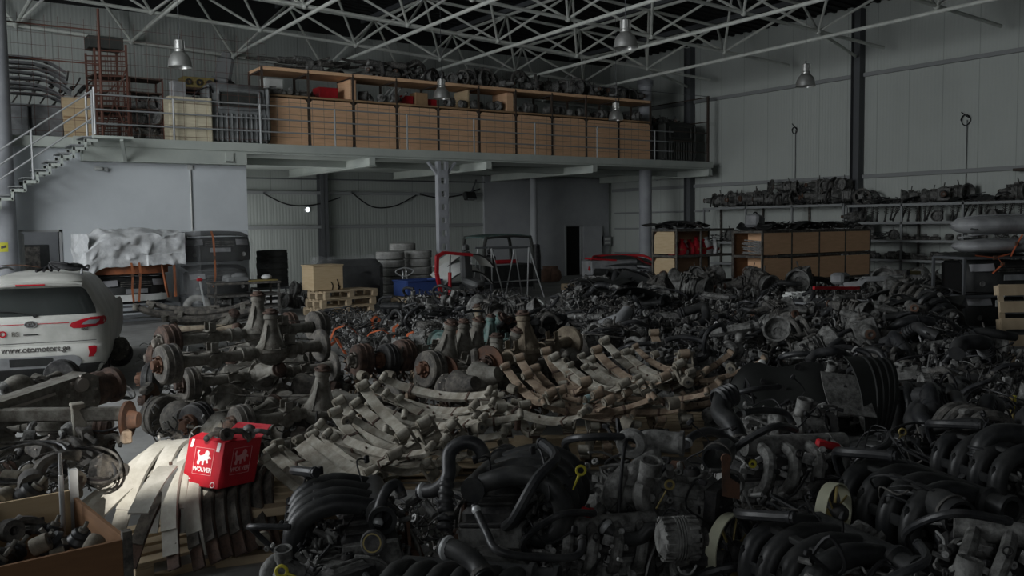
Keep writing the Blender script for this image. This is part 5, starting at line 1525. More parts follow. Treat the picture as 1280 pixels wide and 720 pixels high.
q = MB(); q.box((-.1, -.60, 1.02), (1.0, .10, .14), b=.03); q.build('red_dash', 'red_paint', cs)
q = MB(); q.box((-.28, .1, 1.0), (.42, .25, .5), b=.08); q.ball((-.28, .1, 1.36), .12, 10, 7, (1.1, .7, .9)); q.build('seat', 'black_plastic', cs)
q = MB()
for y in (-.62, .68): q.tube([(-w/2*.9, y, h-.1), (0, y, h-.04), (w/2*.9, y, h-.1)], .05, 8)
q.build('roof_frame', 'bed_dark', cs)
p = on_y(645, 340, 23.2)
af = thing('a_frame_stand', 'silver tubular A-frame stand in front of the dark van cab', 'stand', (p.x, 23.2, 0), .0)
for y in (-.02, .75):
    for s in (-1, 1):
        for x0, x1 in ((-.85, -1.0), (.55, .30)) if s < 0 else ((-.85, -.55), (.55, .95)):
            q = MB(); q.cyl((x0, y+.1, 1.58), (x1, y-.15 if y < .2 else y+.3, 0), .022, n=7); q.build('leg', 'galvanised', af)
q = MB(); q.cyl((-.95, .10, 1.58), (.65, .10, 1.58), .03, n=8); q.cyl((-.95, .85, 1.58), (.65, .85, 1.58), .03, n=8); q.build('top_bar', 'dark_column', af)
q = MB(); q.cyl((-.9, -.1, .55), (.75, -.1, .55), .018, n=7); q.build('cross_bar', 'galvanised', af)
# pipe sleeve and sack at the back wall
p = on_y(671, 340, 28.6)
t = thing('rubber_mat_roll', 'black roll standing against the back column near the sack', 'roll', (p.x, 28.6, 0), 0)
q = MB(); q.lathe([(.0, 0), (.17, 0), (.17, 1.05), (.13, 1.5), (.09, 1.52), (.08, 1.4), (0, 1.4)], n=16); q.build('roll', 'rubber_hose', t)
q = MB(); q.lathe([(.17, .5), (.18, .5), (.18, .56), (.17, .56)], n=16, close=True); q.build('tie', 'wire_black', t)
p = on_y(688, 345, 29.0)
t = thing('sack', 'brown filled sack on the floor beside the black roll', 'sack', (p.x, 29.0, 0), 0)
q = MB(); q.lathe([(0, 0), (.34, .02), (.40, .15), (.37, .38), (.28, .52), (.3, .62), (.18, .60), (.1, .5)], n=14)
for k, v in enumerate(q.v): q.v[k] = (v[0]*(1.25+.08*math.sin(7*v[2]+3*v[1])), v[1]*.8, v[2])
q.build('bag', 'sack', t)
q = MB(); q.tube([(-.2, -.25, .05), (-.2, -.3, .3), (-.12, -.24, .55)], .01, 5); q.build('seam', 'dark_rust', t)
p = on_y(711, 361, 24.8)
t = thing('wooden_block', 'small brown wooden block on the floor before the dark heap', 'block', (p.x, 24.8, 0), .2)
q = MB(); q.box((0, 0, .12), (.5, .3, .24), b=.01); q.build('wood', 'pallet_wood', t)
# flood lamp and cables at the back, glowing disc that stands for a daylit hole
p = on_y(587, 245, YB-.5)
fl = thing('flood_light', 'black flood lamp hanging from the rail at the back wall', 'flood lamp', p, .3)
q = MB(); q.box((0, 0, 0), (.62, .22, .32), Matrix.Rotation(-.35, 3, 'X'), .03); q.build('housing', 'black_plastic', fl)
q = MB(); q.box((0, -.12, -.04), (.52, .02, .24), Matrix.Rotation(-.35, 3, 'X')); q.build('lens', 'grey_plastic', fl)
q = MB(); q.bar((.1, 0, .1), (.75, .28, .68), .05, .05); q.build('arm', 'dark_column', fl)
p = on_y(384, 262, YB-.02)
gl = thing('wall_glow_spot', 'small round glowing disc for a daylit hole in the back wall under the mezzanine', 'lamp', (p.x, YB, p.z))
q = MB(); q.lathe([(0, .0), (.12, .0), (.12, .05), (.10, .07), (0, .07)], (0, 0, 0), (0, -1, 0), 20); q.build('base', 'galvanised', gl)
q = MB(); q.lathe([(.085, .06), (.08, .09), (.05, .11), (0, .12)], (0, 0, 0), (0, -1, 0), 18); q.build('glow_disc', emit('hole_glow', (.85, .95, 1.0), 2.6), gl)
for i, (a, b_, s, lb) in enumerate((((330, 242), (425, 247), .35, 'left sagging cable on the back wall rail'), ((440, 241), (520, 244), .5, 'middle sagging cable on the back wall rail'), ((525, 243), (600, 236), .2, 'right cable running to the black flood lamp'))):
    A, B = on_y(*a, YB-.14), on_y(*b_, YB-.14)
    t = thing('cable', lb, 'cable', A); q = MB(); q.tube([(0, 0, 0), (B-A)*.3-Vector((0, 0, s)), (B-A)*.65-Vector((0, 0, s*.9)), B-A], .025, 6, 5); q.build('cord', 'wire_black', t)
    q = MB(); q.box((0, 0, .02), (.06, .06, .06)); q.build('clamp', 'dark_column', t)
# electric box by the door, conduits, wall hooks
p = on_y(757, 301, YB-.12)
t = thing('fuse_box', 'pale electric box on the wall right of the dark doorway', 'electric box', (p.x, YB-.12, p.z))
q = MB(); q.box((0, -.07, 0), (.42, .14, .42), b=.01); q.build('case', 'grey_plastic', t)
for z in (-.08, .08):
    q = MB(); q.box((0, -.145, z), (.34, .01, .1)); q.build('hatch', 'white_paint', t)
for (a, ln, r, lb) in (((1207, 150), 2.05, .16, 'coiled cable end on the right wall with cord hanging to the lower rail'), ((993, 163), 1.75, .12, 'bunched cable end on the right wall left of the dark column')):
    p = on_x(*a, XW-.05)
    t = thing('wall_cable', lb, 'cable', p)
    q = MB(); q.tube([(0, r*math.cos(k*.7)*(1-.02*k), r*math.sin(k*.7)) for k in range(14)]+[(0, r*.9, .25)], .014, 6, 3); q.build('coil', 'wire_black', t)
    q = MB(); q.cyl((0, -.05, 0), (0, -.05, -ln+(.0)), .012, n=6); q.build('cord', 'dark_column', t)
p = on_y(125, 211, yo)
t = thing('wall_camera', 'small white camera on the office wall under the stair head', 'camera', p)
q = MB(); q.box((-.05, -.08, 0), (.22, .16, .1), b=.03); q.build('body', 'white_paint', t)
q = MB(); q.box((.14, -.06, -.02), (.1, .12, .1), b=.02); q.build('bracket', 'galvanised', t)
p = on_y(237, 205, yo)
t = thing('conduit', 'thin vertical conduit on the office wall above the wrapped front ends', 'pipe', (p.x, yo-.03, 0))
q = MB(); q.cyl((0, 0, 2.2), (0, 0, ZU-.35), .022, n=8); q.build('pipe', 'white_paint', t)
q = MB(); q.box((0, 0, ZU-.4), (.12, .06, .12)); q.build('junction_box', 'white_paint', t)
# ================================================================ shelving at the right
def shelf_posts(t, xs, ys, h, m='axle_dark', r=.05):
    for x in xs:
        for y in ys:
            q = MB(); q.bar((x, y, 0), (x, y, h), r, r); q.build('post', m, t)
# second unit: brown wooden front panels, open end bay with pale rods
A = on_x(953, 300, 19.1); UX, UY = 19.1, A.y
UL = on_y(1087, 300, UY).x-UX; UD = 1.0
u2 = thing('wooden_shelving', 'long shelving with eight brown wooden front panels in the right half of the hall', 'shelving', (UX, UY, 0))
xs = [UL*i/4 for i in range(5)]
shelf_posts(u2, xs, (0, UD), 2.05)
for z in (.66, 1.36, 2.02):
    q = MB(); q.box((UL/2, UD/2, z), (UL, UD, .04)); q.build('shelf', 'wood_dark', u2)
    q = MB()
    for y in (0, UD): q.bar((0, y, z), (UL, y, z), .045, .06)
    for x in xs: q.bar((x, 0, z), (x, UD, z), .045, .06)
    q.build('shelf_frame', 'axle_dark', u2)
for i in range(4):
    for z in (.70, 1.40):
        q = MB(); q.box((UL*(i+.5)/4, -.012, z+.305), (UL/4-.06, .02, .59), b=.004); q.build('front_panel', 'wood_panel', u2)
for y in (UD+.012,):
    q = MB(); q.box((UL/2, y, 1.36), (UL, .02, 1.3)); q.build('back_panel', 'wood_dark', u2)
q = MB(); q.box((.6, UD/2, 1.36), (.02, UD, 1.3)); q.build('divider', 'wood_panel', u2)
# pale rods in its end bay
RR = random.Random(11); ob = []
for i in range(16):
    t = thing('metal_rod', 'rod', 'rod', (UX+.28+.05*(i % 3), UY+UD/2, 1.40+.018+(i//2)*.045), RR.uniform(-.12, .12)+PI/2)
    t.rotation_euler = (RR.uniform(-.05, .05), 0, PI/2+RR.uniform(-.10, .10)); ob.append(t)
    q = MB(); q.cyl((-.42, 0, 0), (.42, 0, .03*(i % 3)), .016, n=7); q.build('rod', 'bright_alloy', t); q = MB(); q.cyl((-.43, 0, 0), (-.38, 0, .002), .024, n=7); q.build('end_nut', 'galvanised', t)
ob.sort(key=lambda o: o.location.z)
for i, o in enumerate(ob): o['label'] = 'pale metal rod in the open end bay of the panelled shelving, %s from bottom' % nth(i+1); o['group'] = 'pale rods in the end bay'
# first unit: light end panels, red bags in an open bay
B_ = on_y(846, 300, 18.1); VX, VY = B_.x, 18.1
VL = on_y(916, 300, VY).x-VX; VD = .95
u1 = thing('wooden_shelving', 'shelving with two light plywood end panels and open bays of red bags', 'shelving', (VX, VY, 0))
xs = [0, VL*.42, VL]
shelf_posts(u1, xs, (0, VD), 2.12)
for z in (.62, 1.36, 2.08):
    q = MB(); q.box((VL/2, VD/2, z), (VL, VD, .03)); q.build('shelf', 'wood_dark', u1)
    q = MB()
    for y in (0, VD): q.bar((0, y, z), (VL, y, z), .045, .07)
    for x in xs: q.bar((x, 0, z), (x, VD, z), .045, .06)
    q.build('shelf_frame', 'axle_dark', u1)
for z in (.68, 1.42):
    q = MB(); c = .10; w = VD-.14
    q.prism([(-w/2, 0), (w/2, 0), (w/2, .60), (w/2-c*.3, .62), (-w/2+c*1.2, .62), (-w/2+.02, .52)], .02, (-.02, VD/2, z), Matrix(((0, 0, 1), (-1, 0, 0), (0, 1, 0)))); q.build('end_panel', 'ply_light', u1)
q = MB(); q.box((VL/2, VD+.012, 1.36), (VL, .02, 1.4)); q.build('back_panel', 'wood_panel', u1)
def make_bag(m, s=1.0):
    t = thing('plastic_bag', 'bag', 'bag')
    q = MB(); q.lathe([(0, 0), (.14, .0), (.165, .08), (.15, .2), (.10, .30), (.05, .34), (.07, .40), (0, .39)], n=12)
    for k, v in enumerate(q.v): q.v[k] = (v[0]*(1+.15*math.sin(9*v[2]+v[1]*11)), v[1]*.75, v[2])
    q.build('bag', m, t)
    q = MB(); q.lathe([(.145, .13), (.168, .13), (.165, .18), (.145, .18)], n=12, close=True)
    for k, v in enumerate(q.v): q.v[k] = (v[0], v[1]*.78-.005, v[2])
    q.build('print_band', {'red_card': 'dull_orange', 'film_white': 'red_paint'}.get(m, 'engine_black'), t)
    return t
bags = [(.12, 'red_card'), (.33, 'red_card'), (.52, 'film_white'), (.74, 'red_card'), (1.0, 'red_card'), (1.22, 'red_card'), (1.45, 'film_white'), (1.7, 'film_white')]
for i, (x, m) in enumerate(bags):
    o = place('bag'+m, (lambda mm=m: make_bag(mm)), TR((VX+x+.08, VY+.3, 1.38), (0, RR.uniform(-.25, .25), RR.random()*2), RR.uniform(1.0, 1.3)))
    o['label'] = '%s plastic bag on the open shelf, %s from the left end panel' % ('red printed' if m == 'red_card' else 'whitish', nth(i+1)); o['group'] = 'bags on the open shelf'
def small_parts(xs_, y, z, label, group, s=(.8, 1.3), jy=.2, kinds=('starter', 'alt', 'gb')):
    out = []
    for i, x in enumerate(xs_):
        k = RR.choice(kinds)
        key = {'starter': 'starter0', 'alt': 'alt0', 'gb': 'gb%d' % (i % 2), 'strut': 'strut0', 'tangle': 'tangS%d' % (i % 3)}[k]
        mk = {'starter': make_starter, 'alt': make_alternator, 'gb': make_gearbox, 'strut': make_strut, 'tangle': lambda sd: make_tangle(sd, 7, .3, .25, .22)}[k]
        sc = RR.uniform(*s)*(.75 if k == 'gb' else 1.0)
        out.append(place(key, (lambda kk=key, mm=mk: mm(hash_(kk))), TR((x, y+RR.uniform(-jy, jy), z), (0, 0, RR.random()*6.3), sc)))
    order_labels(out, label, group); return out
small_parts([VX+.2+.17*i for i in range(11)], VY+.35, .64, lambda n, o: 'grimy %s on the open lower shelf beneath the red bags, %s from left' % (o['category'], n), 'parts on the lower open shelf', (1.2, 1.7))
for i, x in enumerate((.08, .2, .32)):
    t = thing('chrome_can', 'shiny pale can on the lower open shelf, %s from the light end panel' % nth(i+1), 'can', (VX+x+.05, VY+.12, .64), 0, 'shiny cans on the lower shelf')
    q = MB(); q.lathe([(0, 0), (.055, 0), (.06, .02), (.06, .1), (.04, .15), (0, .16)], n=14); q.build('can', 'chrome', t)
    q = MB(); q.cyl((0, 0, .15), (0, 0, .18), .02, n=10); q.build('cap', 'engine_black', t)
small_parts([UX+.15+.3*i for i in range(2)], UY+.4, .68, lambda n, o: 'grimy %s in the lower end bay of the panelled shelving, %s from left' % (o['category'], n), 'parts in the lower end bay', (1.2, 1.6))
# on top of both units: flat trim pieces, hoses, gear cases
def make_trim(seed):
    R2 = random.Random(seed); t = thing('trim_panel', 'trim', 'trim panel'); L = R2.uniform(.7, 1.2); a, b = R2.uniform(.05, .14), R2.uniform(.1, .2)
    q = MB(); q.sheet(lambda u, v: ((u-.5)*L, (v-.5)*.4*(1-.4*u), .03+a*math.sin(u*3)+b*(v-.4)**2), 10, 5, .012); q.build('panel', R2.choice(['black_plastic', 'engine_black', 'liner_plastic']), t)
    q = MB(); 
    for k in range(3): q.box(((k-1)*L*.25, 0, .05+a*.5), (.03, .3, .05), b=.005)
    q.build('rib', 'black_plastic', t)
    return t
ob = []
for i in range(22):
    x = VX-.1+RR.random()*(UX+UL-VX-.1); y = UY+RR.uniform(.1, .9) if x > UX+.2 else VY+RR.uniform(.1, .8)
    if UX-.4 < x < UX+.2 and False: continue
    ob.append(place('trim%d' % (i % 4), (lambda kk='trim%d' % (i % 4): make_trim(hash_(kk))), TR((x, y, 2.06 if x > UX+.2 else 2.12), (RR.uniform(-.1, .1), RR.uniform(-.1, .1), RR.random()*3.1))))
order_labels(ob, lambda n, o: 'black plastic trim panel lying on top of the wooden shelving, %s from left' % n, 'trim panels on the shelving')
ob = []
for i in range(12):
    x = VX+.2+i*.52; top = 2.06 if x > UX+.2 else 2.12
    ob.append(place('tangS%d' % (i % 3), (lambda kk='tangS%d' % (i % 3): make_tangle(hash_(kk), 7, .3, .25, .22)), TR((x, (UY if x > UX+.2 else VY)+RR.uniform(.3, .7), top), (0, 0, RR.random()*6), RR.uniform(.8, 1.2))))
order_labels(ob, lambda n, o: 'dark bunch of hoses on top of the wooden shelving, %s from left' % n, 'hose bunches on the shelving')
p = on_y(938, 272, UY+.6)
t = thing('plastic_case', 'grey plastic case tipped on the left end of the panelled shelving', 'case', (p.x, UY+.45, 2.10), .3)
q = MB(); q.box((0, 0, .2), (.5, .4, .36), Euler((.0, .15, 0)).to_matrix(), .06); q.build('case', 'grey_plastic', t)
q = MB(); q.tube([(-.1, 0, .38), (-.05, 0, .44), (.12, 0, .43), (.16, 0, .36)], .018, 7); q.build('handle', 'black_plastic', t)

# wall shelves along the right wall
WX0 = XW-1.05
def wall_rack(y0, y1, h, levels, label, nb):
    t = thing('steel_rack', label, 'rack', (WX0, 0, 0))
    ys = [y0+(y1-y0)*i/nb for i in range(nb+1)]
    for y in ys:
        for x in (0, .95):
            q = MB(); q.bar((x, y, 0), (x, y, h), .06, .06); q.build('post', 'axle_dark' if x else 'rail_grey', t)
    for z in levels:
        q = MB(); q.box((.475, (y0+y1)/2, z), (.95, y1-y0, .03)); q.build('shelf', 'axle_dark', t)
        q = MB(); q.bar((-.01, y0, z), (-.01, y1, z), .04, .08); q.build('front_rail', 'rail_grey', t)
    return t
ya, yb_ = on_x(1058, 300, WX0).y, on_x(880, 300, WX0).y
yc = on_x(1290, 300, WX0).y
wall_rack(ya+.12, yb_, 2.85, (.7, 1.5, 2.82), 'dark steel rack along the right wall behind the wooden shelving', 3)
wall_rack(yc, ya, 2.80, (.55, 1.0, 1.62, 2.20, 2.77), 'tall open steel rack along the right wall, right of the dark column', 3)
def wall_row(y0, y1, n, z, label, group, s, kinds, x=.45, tilt=False, jx=.15):
    out = []
    for i in range(n):
        y = y0+(y1-y0)*(i+.5)/n; k = RR.choice(kinds); j = i % 2
        key = {'starter': 'starter%d' % j, 'alt': 'alt%d' % j, 'gb': 'gb%d' % j, 'strut': 'strut0', 'tangle': 'tangS%d' % (i % 3), 'trim': 'trim%d' % (i % 4), 'rg': 'rg%d' % (1+i % 2)}[k]
        mk = {'starter': make_starter, 'alt': make_alternator, 'gb': make_gearbox, 'strut': make_strut, 'tangle': lambda sd: make_tangle(sd, 7, .3, .25, .22), 'trim': make_trim, 'rg': make_ringgear}[k]
        rot = (RR.uniform(-.3, .3), RR.uniform(-1.5, -.9), RR.uniform(-.4, .4)) if k == 'strut' else (0, 0, RR.random()*6.3)
        zz = z+(.30*s[1] if k == 'strut' else 0)
        out.append(place(key, (lambda kk=key, mm=mk: mm(hash_(kk))), TR((WX0+x+RR.uniform(-jx, jx), y, zz), rot, RR.uniform(*s))))
    order_labels(out, label, group); return out
cat_lab = lambda where: (lambda n, o: 'dark %s %s, %s from left' % (o['category'], where, n))
wall_row(ya+.2, yb_-.1, 20, 2.84, cat_lab('on the wall rack top left of the dark column'), 'parts on top of the left wall rack', (1.2, 1.7), ('gb', 'gb', 'rg', 'tangle'))
wall_row(ya+.2, ya+3.6, 9, 3.30, cat_lab('in the upper layer left of the dark column'), 'upper layer on the left wall rack', (1.0, 1.3), ('rg', 'tangle', 'gb'))
wall_row(ya+.2, yb_-.1, 10, 1.52, cat_lab('on the shadowed middle shelf left of the dark column'), 'parts on the left rack\'s middle shelf', (1.2, 1.6), ('gb', 'tangle'))
wall_row(yc+.1, ya-.1, 16, 2.79, cat_lab('on the rack top right of the dark column'), 'parts on top of the right wall rack', (1.0, 1.5), ('gb', 'rg', 'tangle', 'tangle', 'trim'))
wall_row(yc+.1, ya-.1, 26, 2.22, cat_lab('on the upper shelf of the right wall rack'), 'struts on the right rack\'s upper shelf', (.85, 1.05), ('strut', 'strut', 'strut', 'gb'), x=.2, jx=.08)
wall_row(yc+.1, ya-.1, 15, 1.64, cat_lab('on the middle shelf of the right wall rack'), 'parts on the right rack\'s middle shelf', (.9, 1.4), ('alt', 'gb', 'starter', 'tangle'), x=.35)
wall_row(yc+.1, ya-.1, 22, 1.02, cat_lab('on the low shelf of the right wall rack'), 'parts on the right rack\'s low shelf', (1.2, 1.8), ('alt', 'alt', 'starter'), x=.3)
# plank on brackets at the far right, above the rack
p0 = on_x(1279, 212, XW-.25)
t = thing('wall_bracket_shelf', 'short dark board on the right wall at the right edge of the photo', 'shelf', p0)
q = MB(); q.box((0, -.4, 0), (.4, 1.2, .08)); q.build('board', 'brown_steel', t); q = MB(); q.bar((.18, -.3, -.04), (.18, -.3, -.3), .04, .04); q.build('bracket', 'brown_steel', t)

# ================================================================ wrapped bumper stack, dark front end and upright pallet, far right
P0 = on_z(1240, 432, 0)
sp = on_y(1245, 300, 9.6)
SX, SY = sp.x+.2, 9.75
stn = thing('stillage', 'tall dark steel stand under the wrapped bumpers at the right edge', 'stand', (SX, SY, 0), -.45)
rack_frame(stn, 2.0, 1.0, 1.52, 'dark_column')
for i, (z, m, lb, s) in enumerate(((1.98, 'panel_grey', 'topmost pale wrapped bumper on the stack at the right edge', 1.0), (1.60, 'panel_grey', 'lower grey wrapped bumper on the stack at the right edge', .96))):
    o = thing('bumper', 'b', 'bumper'); zh = .36-.08*i
    def hull(u, v, g=0.0, w=0.0):
        k = min(1, math.sqrt(u/.10+.02))*(.72+.28*min(1, u/.3)); a = PI*1.25*v-.35
        return ((u-.5)*2.1, -(.42+g)*math.sin(a)*k+.12*(1-k)+w*math.sin(23*u+5*v), zh/2-(zh/2+g)*math.cos(a)*k+w*math.sin(31*u*v+9*v))
    q = MB(); q.sheet(hull, 26, 12, .012); q.build('skin', m, o)
    q = MB(); q.sheet(lambda u, v: hull(u, v, .012, .012), 60, 20); q.build('wrap', 'film_clear', o)
    o.location = (SX, SY-.15, z); o.rotation_euler = (0, 0, -.45); o.scale = (s, 1.2, 1.05); o['label'] = lb; o['group'] = 'wrapped bumpers at the right edge'
    q = MB(); q.tube([(-.95, .05, .30), (-.6, -.05, .36), (0, -.08, .375), (.5, -.08, .375), (1.0, -.05, .37)], .016, 6); q.build('edge_strip', 'panel_grey', o)
    q = MB(); q.box((-.82, -.25, .12), (.14, .05, .07), Matrix.Rotation(-.5, 3, 'Z'), .02); q.build('fog_opening', 'black_plastic', o)
for i, (a, b_, c) in enumerate((((-.85, -.62, 1.58), (-.45, -.66, 1.53), (-.1, -.62, 1.60)), ((-.40, -.64, 1.55), (-.30, -.68, 1.40), (-.50, -.66, 1.22)), ((.15, -.64, 1.98), (.02, -.66, 1.80), (-.1, -.64, 1.55)))):
    t = thing('lashing_strap', 'orange strap on the wrapped bumper stack, %s' % ('lying along the shelf edge', 'hanging in a loop', 'running up over the lower bumper')[i], 'strap', (SX, SY, 0), -.45, 'orange straps at the right edge')
    q = MB(); q.strap([a, b_, c], .06, .006, (.3, 1, .3)); q.build('webbing', 'orange_strap', t)
    q = MB(); q.box(b_, (.08, .03, .08), b=.005); q.build('buckle', 'rust', t)
df = place('nose', None, TR((SX-.05, SY-.25, .78), (0, 0, -.45), 1.02), 'dark car front end on the stand under the wrapped bumpers')
for i, (z, sz) in enumerate(((.82, .16), (.62, .13))):
    t = thing('paper_label', '%s white sticker card on the dark front end at the right' % ('upper', 'lower')[i], 'card', (SX, SY, 0), -.45)
    q = MB(); q.box((-.28-.05*i, -.63, z), (sz, .012, sz), b=.002); q.build('card', 'white_paint', t)
dfp = place('nose', None, TR((SX-.05, SY-.20, .10), (0, 0, -.45), 1.0), 'lower dark car front end on the stand near the upright pallet')
fd = thing('fender', 'dark curved fender with pale edge trim leaning left of the wrapped bumpers', 'fender', on_z(1190, 405, 0), -.4)
q = MB(); q.sheet(lambda u, v: (.1+.9*u, -.05-.15*math.sin(u*2.5), .3+1.2*v*(1-.2*u)), 10, 8, .012); q.build('skin', 'bed_dark', fd)
q = MB(); q.strap([(.55, -.2, 1.52), (.28, -.14, 1.47), (.1, -.1, 1.25), (.05, -.08, .9), (.06, -.08, .6)], .07, .012, (.2, 1, 0)); q.build('edge_trim', 'white_paint', fd)
q = MB(); q.box((.3, .05, .16), (.5, .3, .32)); q.build('foot', 'black_plastic', fd)
pp2 = on_z(1262, 452, 0)
o = place('pallet', None, Matrix.Translation((pp2.x+.25, pp2.y-.1, .60)) @ Euler((0, 0, -.55)).to_matrix().to_4x4() @ Euler((PI/2-.16, 0, 0)).to_matrix().to_4x4(), 'pallet standing upright on its end against the stack at the right edge')
o.scale = (.8, 1.55, 1)
# ================================================================ rear axles heaped left of the middle
UPV = Vector((0, 0, 1)); TOCAM = Vector((-.55, -.80, .15)).normalized()
er = Vector((CR.x, CR.y, 0)).normalized(); ef = Vector((_F.x, _F.y, 0)).normalized()
def axle(key, mk, a, b, label, up=UPV, L=1.62, z=None, group='rear axles in the heap'):
    A0, B0 = on_z(*a), on_z(*b)
    if z is None:
        z = CAMH-CAMH*(L*1.06)/(B0-A0).length; z = max(.18, min(1.02, z))
    A, B = on_z(a[0], a[1], z), on_z(b[0], b[1], z)
    s = max(.85, min(1.25, (B-A).length/L))
    o = place(key, mk, basis((A+B)/2, B-A, up, s), label, group)
    return o
AXV = {
 'axA': lambda: make_axle(1, ends=('drum', 'drum'), nose=.34, off=.12),
 'axB': lambda: make_axle(2, ends=('drum', 'backplate'), nose=.34, off=.20),
 'axC': lambda: make_axle(3, ends=('drum', 'backplate'), nose=.36, off=-.05),
 'axD': lambda: make_axle(4, ends=('drum', 'drum'), nose=.34, off=.1, end_m='engine_black'),
 'axE': lambda: make_axle(5, ends=('disc', 'drum'), nose=.30, off=-.1),
 'axG': lambda: make_axle(6, ends=('backplate', 'disc'), nose=.40, off=.0, m='axle_green', end_m='axle_green'),
 'axT': lambda: make_axle(7, ends=('disc', 'backplate'), nose=.34, off=-.15, m='axle_tan', end_m='axle_tan'),
}
axle('axA', AXV['axA'], (203, 428), (403, 407), 'grey rear axle with upright pinion nose, farthest of the axle heap')
axle('axB', AXV['axB'], (209, 455), (409, 431), 'grey rear axle with upright nose, second from the far side of the heap')
axle('axC', AXV['axC'], (236, 480), (423, 457), 'rear axle with nose pointing forward and pale backplate on its right end', up=Vector((-.25, -.85, .22)))
axle('axD', AXV['axD'], (196, 541), (446, 478), 'long slanting rear axle with black drum at its right end', up=Vector((-.2, -.85, -.05)), L=1.9, z=.42)
axle('axC', None, (300, 530), (500, 497), 'rear axle with upright nose beside the leaf springs, big drum on its left', up=Vector((.05, -.15, 1)))
for a, b, up, z, k, lb in (((178, 421), (395, 402), (0, -.6, .6), .62, 'axE', 'dark axle half hidden behind the farthest axle, rusty left end'),
        ((182, 447), (400, 446), (0, -1, .1), .60, 'axA', 'dark axle lying under the second far axle in the heap'),
        ((186, 474), (408, 470), (0, 1, .3), .55, 'axD', 'dark axle lying low between the two forward-nosed axles'),
        ((188, 500), (415, 500), (0, -1, -.2), .50, 'axE', 'dark axle with rusty disc end, low in the middle of the heap'),
        ((200, 520), (380, 545), (0, 1, .2), .36, 'axB', 'dark low axle at the front of the heap behind the red box'),
        ((330, 560), (480, 535), (0, -1, .2), .40, 'axE', 'dark axle under the leaf springs at the heap\'s front right')):
    axle(k, AXV[k], a, b, lb, Vector(up), z=z)
# light tube across the back of the heap
A, B = on_z(205, 412, .95), on_z(296, 409, .98)
t = thing('drive_shaft', 'pale brown drive shaft lying along the back of the axle heap', 'drive shaft', A)
q = MB(); q.cyl((0, 0, 0), B-A, .045, n=12); q.build('tube', 'axle_tan', t); q = MB(); q.ball((0, 0, 0), .07, 8, 6); q.ball(B-A, .07, 8, 6); q.build('joint', 'dark_rust', t)
# axles seen end-on, drums towards the camera
for i, (x, y, z, k, yaw) in enumerate(((512, 444, .80, 'axA', .25), (492, 450, .78, 'axD', .1), (547, 461, .74, 'axB', .2), (565, 465, .70, 'axE', .35), (462, 450, .80, 'axA', -.05), (607, 478, .60, 'axD', .5))):
    p = on_z(x, y, z); d = (-er*(.85-yaw)-ef*.62+Vector((0, 0, .08))).normalized()
    place(k, AXV[k], basis(p-d*.85, -d, (0, 0, 1) if i % 2 else (.2, -.2, .9), 1.18), 'axle with brake drum end facing the camera, %s' % ('large dark drum with pale hub bolts', 'left of the large dark drum', 'brown drum above the big spring', 'small drum right of the brown one', 'ribbed drum leftmost of its group', 'brown drum rightmost of its group')[i], 'axles seen end-on')
g = axle('axG', AXV['axG'], (560, 440), (660, 425), 'green-painted rear axle with upright housing behind the drums', up=Vector((-.1, -.1, 1)), z=.74)
g = axle('axT', AXV['axT'], (592, 458), (727, 423), 'tan rear axle with upright nose and disc end behind the brown springs', up=Vector((-.25, -.05, 1)), z=.80)
axle('axG', None, (545, 432), (640, 412), 'second greenish axle lying behind the green-painted one', up=Vector((0, -.8, .5)), z=.70)
axle('axT', None, (565, 424), (655, 408), 'tan axle with pale disc, farthest of the group before the engines', up=Vector((.1, .3, 1)), z=.72)
# loose black housings and pumpkin castings
def make_housing(seed):
    t = thing('axle_housing', 'housing', 'gear housing'); RQ = random.Random(seed)
    q = MB(); q.lathe([(0, -.12), (.10, -.11), (.16, -.04), (.18, 0), (.16, .05), (.10, .14), (.07, .24), (0, .25)], (0, 0, .16), (RQ.uniform(-.4, .4), -1, .3), 18); q.build('casting', RQ.choice(['axle_dark', 'axle_tan', 'axle_steel']), t)
    q = MB(); bolt_ring(q, (0, 0, .16), (RQ.uniform(-.4, .4), -1, .3), .17, 10, .01, .02); q.build('bolts', 'bolt_light', t)
    return t
ob = []
for x, y, z in ((600, 480, .62), (575, 490, .55), (625, 462, .62), (560, 492, .52), (530, 478, .55), (690, 445, .62), (715, 450, .58), (735, 440, .6), (425, 515, .5), (338, 480, .5), (290, 480, .5), (240, 500, .4), (300, 505, .35), (225, 530, .35), (275, 545, .3), (150, 440, .35), (365, 455, .6), (380, 490, .5), (355, 520, .4)):
    k = 'hsg%d' % (len(ob) % 4); ob.append(place(k, (lambda kk=k: make_housing(hash_(kk))), TR(on_z(x, y, z)-Vector((0, 0, .12)), (0, 0, RR.random()*2-1), RR.uniform(.8, 1.1))))
order_labels(ob, lambda n, o: 'loose gear housing lying among the axles, %s housing from left' % n, 'loose housings among the axles')
# round black coil of hub parts at the heap's far left
t = thing('wheel_hub', 'black studded wheel hub lying on the floor at the far left of the axle heap', 'wheel hub', on_z(150, 450, .2), .3)
q = MB(); q.lathe([(0, -.1), (.12, -.1), (.2, -.05), (.21, .02), (.12, .08), (0, .1)], (0, 0, .1), (-.8, -.5, .3), 20); q.build('hub', 'engine_black', t)
q = MB(); bolt_ring(q, (0, 0, .1), (-.8, -.5, .3), .15, 9, .015, .11); q.build('studs', 'engine_iron', t)
